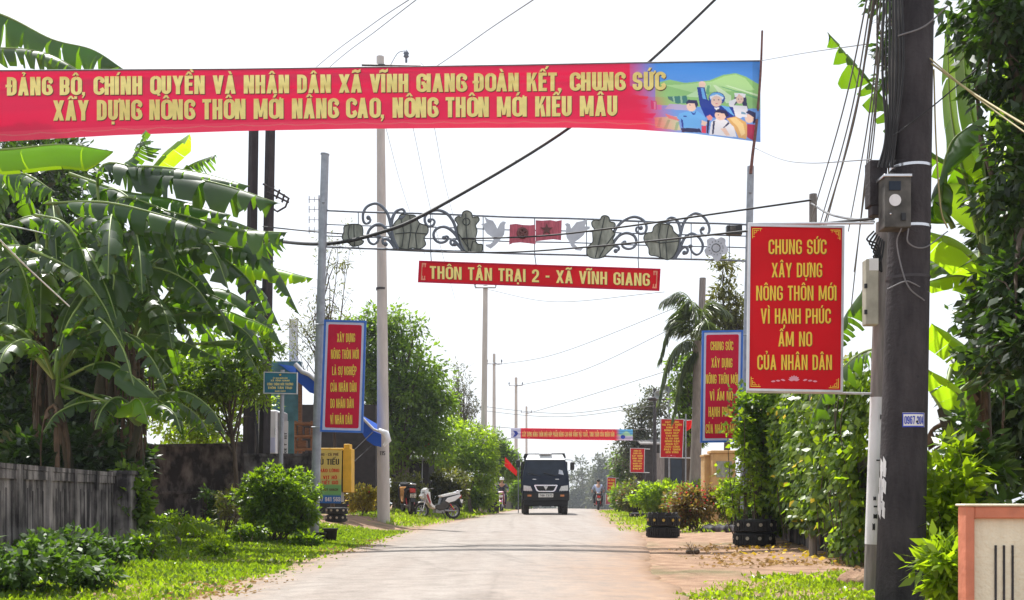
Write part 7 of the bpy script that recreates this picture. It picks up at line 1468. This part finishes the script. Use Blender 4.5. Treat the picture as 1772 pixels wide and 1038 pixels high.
    g = patch('grille', [(-.30, .93), (.30, .93), (.38, .98), (.48, 1.20), (.44, 1.22), (-.44, 1.22), (-.48, 1.20), (-.38, .98)], 'chrome', off=.035, th=.03)
    mb = MB(); mb.prism([(-.27, .975), (.27, .975), (.33, 1.01), (.41, 1.175), (-.41, 1.175), (-.33, 1.01)], lambda x, z, q: front(x, z, .04 - q), .01)
    for z in (1.03, 1.08, 1.13): mb.box(front(0, z, .044), (.62, .008, .012))
    mb.build('mesh', 'bumper_black', g); mb = MB(); mb.prism([(-.09, 1.16), (.09, 1.16), (0, 1.0)], lambda x, z, q: front(x, z, .056 - q), .012); mb.build('badge', 'truck_white', g)
    mb = MB(); mb.box((0, .02, .74), (1.90, .16, .36), bev=.05); mb.box((0, .10, .48), (1.80, .14, .24), bev=.03); mb.build('bumper', 'bumper_black', t)
    p = MB(); p.box((0, -.072, .79), (.60, .02, .15), bev=.008); po = p.build('number_plate', 'plate_white', t); mb = MB(); lettering(mb, '74H-7373', lambda x, y, l: Vector((x, -.085 - l, y)), 0, .835, .745, .52); mb.build('plate_number', 'black_paint', po)
    for x, z in ((-.22, .36), (.28, .34), (.32, .50)): mb = MB(); mb.box((x, .12, z), (.12 if z < .4 else .05, .1, .035), bev=.015); mb.build('tow_hook', 'white_plastic', t)
    for sg in (-1, 1):
        wheel_t(t, (sg * .79, .75, .40), .40, .24); wheel_t(t, (sg * .80, 3.5, .40), .40, .30)
        mb = MB(); mb.box((sg * .80, .62, .86), (.30, .95, .10), bev=.03); mb.build('mudguard', 'bumper_black', t)
    mb = MB(); mb.box((0, 2.6, .62), (.8, 4.2, .2)); mb.tube([(-.85, .75, .4), (.85, .75, .4)], .06, 8); mb.tube([(-.85, 3.5, .4), (.85, 3.5, .4)], .09, 8); mb.build('chassis', 'bumper_black', t)
    mb = MB(); mb.box((0, 1.72, 1.80), (1.72, .06, 1.40), bev=.02)
    mb.prism([(-.90, 2.36), (.90, 2.52 - .16), (.84, 2.56), (-.84, 2.54)], lambda x, z, q: Vector((x, 1.62 + q, z)), .12)
    for sg in (-1, 1): mb.box((sg * .90, 3.2, 1.55), (.06, 3.0, 1.35), bev=.02); [mb.box((sg * .95, 1.9 + .55 * k, 1.55), (.05, .07, 1.3), bev=.01) for k in range(5)]
    mb.box((0, 3.2, .92), (1.8, 3.0, .08)); mb.box((0, 4.7, 1.55), (1.8, .06, 1.3)); mb.build('tipper_body', 'tipper_body', t)
    mb = MB(); mb.tube(cr([(-.3, .5, 1.75), (0, .42, 1.72), (.3, .5, 1.75)], 8), .02, 6); mb.build('dashboard', 'black_paint', cab)
    return t
def wheel_t(par, c, r, w):
    """truck wheel: axle runs along x"""
    mb = MB(); mb.lathe([(r * .60, -w * .42), (r * .88, -w * .5), (r * .98, -w * .40), (r, -w * .1), (r, w * .1), (r * .98, w * .40), (r * .88, w * .5), (r * .60, w * .42)], c, 32, axis='X', closed=True)
    for k in range(32):
        a = 6.2832 * k / 32
        for s in (-.28, .28): mb.box((c[0] + s * w, c[1] + r * math.cos(a), c[2] + r * math.sin(a)), (w * .34, .03, .03), mtx=Matrix.Rotation(a, 3, 'X'))
    o = mb.build('wheel', 'dusty_rubber', par); mb = MB(); mb.lathe([(0, -w * .2), (r * .25, -w * .25), (r * .62, -w * .42), (r * .62, w * .42), (r * .25, w * .25), (0, w * .2)], c, 20, axis='X'); mb.build('rim', 'tin_grey', o)
truck()

def scooter(label, x, y, heading, body, shield, seatm='seat_black', accent='scooter_red', lean=0, stand=True, plate='', basket=False, apron=None):
    z = gh(x, y) + .01; t = thing('scooter', label, 'motorbike', (x, y, z), local=True)
    wheel(t, (.62, 0, .285), .285, .085, 'rubber', 'tin_grey', 6); wheel(t, (-.60, 0, .285), .285, .10, 'rubber', 'tin_grey', 6)
    mb = MB()
    for s in (-1, 1): mb.tube([(.62, s * .075, .285), (.52, s * .075, .62), (.44, s * .05, .86)], .022, 6)
    mb.build('fork', 'chrome', t)
    mb = MB(); a = [(.62 + .325 * math.cos(rad(q)), .285 + .325 * math.sin(rad(q))) for q in range(18, 150, 12)]; b = [(.62 + .30 * math.cos(rad(q)), .285 + .30 * math.sin(rad(q))) for q in range(138, 10, -12)]; pillow(mb, a + b, .13); mb.build('front_mudguard', shield, t)
    mb = MB(); pillow(mb, [(.50, .98), (.58, .88), (.54, .72), (.44, .55), (.30, .40), (.16, .34), (.18, .42), (.30, .52), (.36, .70), (.38, .92)], .36); sh = mb.build('front_cowl', shield, t)
    mb = MB()
    for s in (-1, 1): pillow(mb, [(.47, .88), (.53, .80), (.47, .66), (.38, .50), (.36, .60), (.42, .76)], .04, cy=s * .175)
    mb.build('cowl_panel', accent, sh)
    mb = MB(); pillow(mb, [(.62, .84), (.66, .78), (.60, .70), (.54, .74), (.55, .84)], .22); mb.build('headlight', 'lamp_glass', t)
    mb = MB(); pillow(mb, [(.46, 1.06), (.56, 1.00), (.58, .92), (.46, .92), (.38, .98)], .26); mb.build('handlebar_cover', shield, t)
    mb = MB(); mb.tube(cr([(.34, -.36, 1.02), (.42, -.2, 1.03), (.45, 0, 1.02), (.42, .2, 1.03), (.34, .36, 1.02)], 12), .014, 6)
    for s in (-1, 1): mb.tube([(.34, s * .36, 1.02), (.37, s * .24, 1.03)], .022, 8); mb.tube([(.42, s * .34, 1.02), (.46, s * .2, 1.03)], .007, 5)
    mb.build('handlebar', 'black_paint', t)
    for s in (-1, 1):
        mb = MB(); mb.tube([(.42, s * .22, 1.03), (.44, s * .30, 1.20)], .008, 5); mb.ball((.44, s * .34, 1.25), (.018, .075, .05)); mb.build('mirror', 'black_paint', t)
    mb = MB(); pillow(mb, [(.14, .34), (.16, .46), (-.06, .52), (-.14, .74), (-.40, .80), (-.80, .86), (-.86, .80), (-.70, .62), (-.42, .50), (-.25, .32), (-.02, .28)], .26); bo = mb.build('body', body, t)
    mb = MB()
    for s in (-1, 1): pillow(mb, [(-.22, .62), (-.30, .72), (-.78, .84), (-.84, .79), (-.60, .62), (-.36, .56)], .03, cy=s * .14)
    mb.build('side_cover', shield, bo)
    mb = MB(); pillow(mb, [(-.10, .74), (-.06, .80), (-.30, .85), (-.52, .90), (-.82, .93), (-.84, .87), (-.40, .79)], .25); mb.build('seat', seatm, t)
    mb = MB(); mb.tube(cr([(-.60, -.12, .88), (-.86, -.11, .96), (-.92, 0, .97), (-.86, .11, .96), (-.60, .12, .88)], 14), .014, 6); mb.build('grab_rail', 'chrome', t)
    mb = MB(); pillow(mb, [(-.82, .84), (-.90, .82), (-.88, .70), (-.80, .72)], .18); mb.build('tail_light', 'lamp_red', t)
    mb = MB(); pillow(mb, [(-.78, .70), (-.84, .68), (-.96, .40), (-.92, .38), (-.80, .58)], .14); mb.build('rear_mudguard', 'black_paint', t)
    p = MB(); p.box((-.935, 0, .60), (.012, .19, .13), mtx=Matrix.Rotation(rad(-18), 3, 'Y'), bev=.004); po = p.build('number_plate', 'plate_white', t)
    if plate:
        mb = MB(); lettering(mb, plate[:4], lambda a, b, l: Vector((-.945 - l - (b - .6) * .32, -a, b)), 0, .655, .605, .14); lettering(mb, plate[4:], lambda a, b, l: Vector((-.945 - l - (b - .6) * .32, -a, b)), 0, .595, .545, .16); mb.build('plate_number', 'black_paint', po)
    mb = MB(); pillow(mb, [(.12, .36), (.14, .22), (-.22, .20), (-.28, .34)], .22); mb.tube([(-.2, .12, .30), (-.62, .11, .28)], .035, 6); mb.build('engine', 'tin_grey', t)
    mb = MB(); mb.tube(cr([(.05, -.12, .24), (-.2, -.15, .22), (-.45, -.16, .27), (-.85, -.16, .38)], 12), [.02, .02, .02, .022, .03, .045, .05, .05, .05, .05, .05, .048, .03], 10); mb.build('exhaust', 'black_steel', t)
    mb = MB(); mb.tube([(-.42, -.12, .52), (-.58, -.12, .30)], .026, 8); mb.tube([(-.42, .12, .52), (-.58, .12, .30)], .026, 8); mb.build('shock_absorber', 'lamp_red', t)
    if stand:
        mb = MB(); mb.tube([(-.12, .10, .26), (-.20, .26, .01)], .014, 6); mb.build('side_stand', 'black_steel', t)
    if apron:
        mb = MB(); pillow(mb, [(.36, .90), (.40, .70), (.30, .38), (.06, .34), (.02, .40), (.22, .60), (.28, .88)], .34); mb.build('rain_cape', apron, t)
    t.rotation_euler = (rad(lean) * math.cos(0), 0, heading); return t
d_ = 35.; scooter('parked white and black scooter facing left on the verge', X(757, d_), d_, rad(214), 'scooter_black', 'scooter_white', 'scooter_white', 'scooter_red', lean=0, plate='74K1234')
d_ = 34.; scooter('parked dark motorbike seen from behind with an orange cape at its side', X(704, d_), d_, rad(108), 'scooter_black', 'scooter_black', 'seat_black', 'scooter_black', plate='74F7281', apron='orange_plastic')

def skin_body(joints, edges, mats, root=0):
    """one continuous skinned surface: joints {name: (point, radius)}"""
    me = bpy.data.meshes.new('skin_source'); keys = list(joints); ix = {k: i for i, k in enumerate(keys)}
    me.from_pydata([joints[k][0] for k in keys], [(ix[a], ix[b]) for a, b in edges], []); o = bpy.data.objects.new('skin_source', me); COL.objects.link(o)
    o.modifiers.new('s', 'SKIN'); o.modifiers.new('u', 'SUBSURF').levels = 2
    for i, k in enumerate(keys):
        sv = me.skin_vertices[0].data[i]; r = joints[k][1]; sv.radius = r if isinstance(r, tuple) else (r, r); sv.use_root = (i == root)
    dg = bpy.context.evaluated_depsgraph_get(); m2 = bpy.data.meshes.new_from_object(o.evaluated_get(dg)); bpy.data.objects.remove(o); bpy.data.meshes.remove(me)
    m2.materials.clear(); m2.materials.append(M[mats])
    for p in m2.polygons: p.use_smooth = True
    return m2
def rider(label, x, y, heading, top, helmet, trousers='trouser_dark', sleeves=True):
    z = gh(x, y) + .01; t = thing('person', label, 'person', (x, y, z), local=True)
    J = {'pelvis': ((-.30, 0, .93), (.13, .16)), 'waist': ((-.27, 0, 1.10), (.11, .15)), 'chest': ((-.20, 0, 1.32), (.12, .17)), 'neck': ((-.14, 0, 1.48), .058), 'chin': ((-.10, 0, 1.57), (.075, .07)), 'head': ((-.11, 0, 1.67), (.098, .085)), 'crown': ((-.12, 0, 1.74), (.07, .065))}
    Ed = [('pelvis', 'waist'), ('waist', 'chest'), ('chest', 'neck'), ('neck', 'chin'), ('chin', 'head'), ('head', 'crown')]
    S_, T_ = {}, {}
    for s, k in ((-1, 'r'), (1, 'l')):
        J.update({'sh' + k: ((-.17, s * .19, 1.40), .062), 'el' + k: ((.03, s * .34, 1.17), .048), 'wr' + k: ((.26, s * .34, 1.05), .034), 'palm' + k: ((.33, s * .33, 1.04), (.026, .038)), 'hip' + k: ((-.24, s * .10, .90), .09), 'kn' + k: ((.12, s * .22, .80), .068), 'an' + k: ((.02, s * .19, .36), .045), 'heel' + k: ((-.02, s * .19, .30), .045), 'toe' + k: ((.20, s * .20, .28), .04)})
        Ed += [('chest', 'sh' + k), ('sh' + k, 'el' + k), ('el' + k, 'wr' + k), ('wr' + k, 'palm' + k), ('pelvis', 'hip' + k), ('hip' + k, 'kn' + k), ('kn' + k, 'an' + k), ('an' + k, 'heel' + k), ('heel' + k, 'toe' + k)]
    me = skin_body(J, Ed, 'skin'); bm_f = MB()
    for s in (-1, 1):   # fingers closed round the grips, thumb on the inside, nose, ears and eyes
        for i, l in enumerate((.95, 1.05, 1.0, .8)):
            yy = s * (.30 + .021 * i); bm_f.tube([(.335, yy, 1.05), (.335 + .04 * l, yy, 1.052), (.335 + .052 * l, yy, 1.02), (.335 + .03 * l, yy, .995)], [.010, .0095, .009, .0075], 6)
        bm_f.tube([(.31, s * .295, 1.04), (.345, s * .278, 1.02), (.365, s * .285, 1.0)], [.011, .010, .008], 6)
        bm_f.ball((-.115, s * .088, 1.655), (.018, .012, .03), 8, 6)
    bm_f.lathe([(.0, .0), (.014, .012), (.009, .045)], (-.012, 0, 1.615), 8)
    k = len(me.vertices); import bmesh
    bm = bmesh.new(); bm.from_mesh(me); vv = [bm.verts.new(v) for v in bm_f.v]
    for f in bm_f.f:
        try: bm.faces.new([vv[i] for i in f]).smooth = True
        except ValueError: pass
    bm.to_mesh(me); bm.free(); b = link('body', me, t)
    mb = MB()
    for s in (-1, 1): mb.ball((-.022, s * .034, 1.672), (.008, .013, .008), 8, 5)
    mb.tube([(-.018, -.025, 1.59), (-.012, 0, 1.588), (-.018, .025, 1.59)], .005, 5); mb.build('face_feature', 'hair_black', t)
    def cloth(nm, names, add, mt):
        j = {n: (J[n][0], tuple(q + add for q in J[n][1]) if isinstance(J[n][1], tuple) else J[n][1] + add) for n in names}; link(nm, skin_body(j, [e for e in Ed if e[0] in j and e[1] in j], mt), t)
    j0 = ['pelvis', 'waist', 'chest'] + [a + k for k in 'rl' for a in ('sh', 'el')] + ([a + k for k in 'rl' for a in ('wr',)] if sleeves else [])
    cloth('jacket' if sleeves else 'shirt', j0, .016, top); cloth('trousers', ['pelvis'] + [a + k for k in 'rl' for a in ('hip', 'kn', 'an')], .014, trousers)
    for s in (-1, 1): mb = MB(); mb.ball((.09, s * .195, .28), (.15, .055, .055), 12, 8); mb.build('shoe', 'shoe_dark', t)
    mb = MB()
    if helmet:
        mb.lathe([(.118, 1.655), (.128, 1.66), (.126, 1.72), (.10, 1.785), (.05, 1.815), (0, 1.82)], (-.115, 0, 0), 20); mb.add([(-.01 + .02 * 0, -.10, 1.675), (.075, -.06, 1.66), (.075, .06, 1.66), (-.01, .10, 1.675), (-.01, .10, 1.69), (.07, .06, 1.672), (.07, -.06, 1.672), (-.01, -.10, 1.69)], [(0, 1, 2, 3), (4, 5, 6, 7), (0, 7, 6, 1), (1, 6, 5, 2), (2, 5, 4, 3)]); mb.build('helmet', helmet, t)
    else: mb.ball((-.128, 0, 1.70), (.105, .095, .095), 16, 10); mb.build('hair', 'hair_black', t)
    t.rotation_euler = (0, 0, heading); return t
d_ = 55.; xx = X(868, d_); scooter('red motorbike ridden toward the viewer on the left verge', xx, d_, rad(-93), 'scooter_maroon', 'scooter_maroon', accent='scooter_white', stand=False)
rider('person in a dark jacket and pale helmet riding the red motorbike', xx, d_, rad(-93), 'jacket_dark', 'helmet_white')
d_ = 60.; xx = X(1035, d_); scooter('grey and black motorbike ridden away along the right edge of the road', xx, d_, rad(88), 'scooter_black', 'tin_grey', accent='scooter_black', stand=False, plate='74D2290')
rider('person in a pale blue shirt riding away beside the far red boards', xx, d_, rad(88), 'shirt_pale', None, sleeves=False)

# ---------------------------------------------------------------- haze: pale humid air round the whole scene
def haze():
    mb = MB(); mb.box((0, 330, 6), (1500, 700, 26)); o = mb.build('haze', 'soil'); o.data.materials.clear()
    m = bpy.data.materials.new('humid_air'); m.use_nodes = True; n = m.node_tree; n.nodes.clear(); out = n.nodes.new('ShaderNodeOutputMaterial'); v = n.nodes.new('ShaderNodeVolumePrincipled')
    v.inputs['Color'].default_value = (.86, .92, 1, 1); v.inputs['Density'].default_value = .00048; v.inputs['Anisotropy'].default_value = .3
    n.links.new(v.outputs[0], out.inputs['Volume']); o.data.materials.append(m); tag(o, kind='stuff', label='pale humid haze in the distance')
haze()
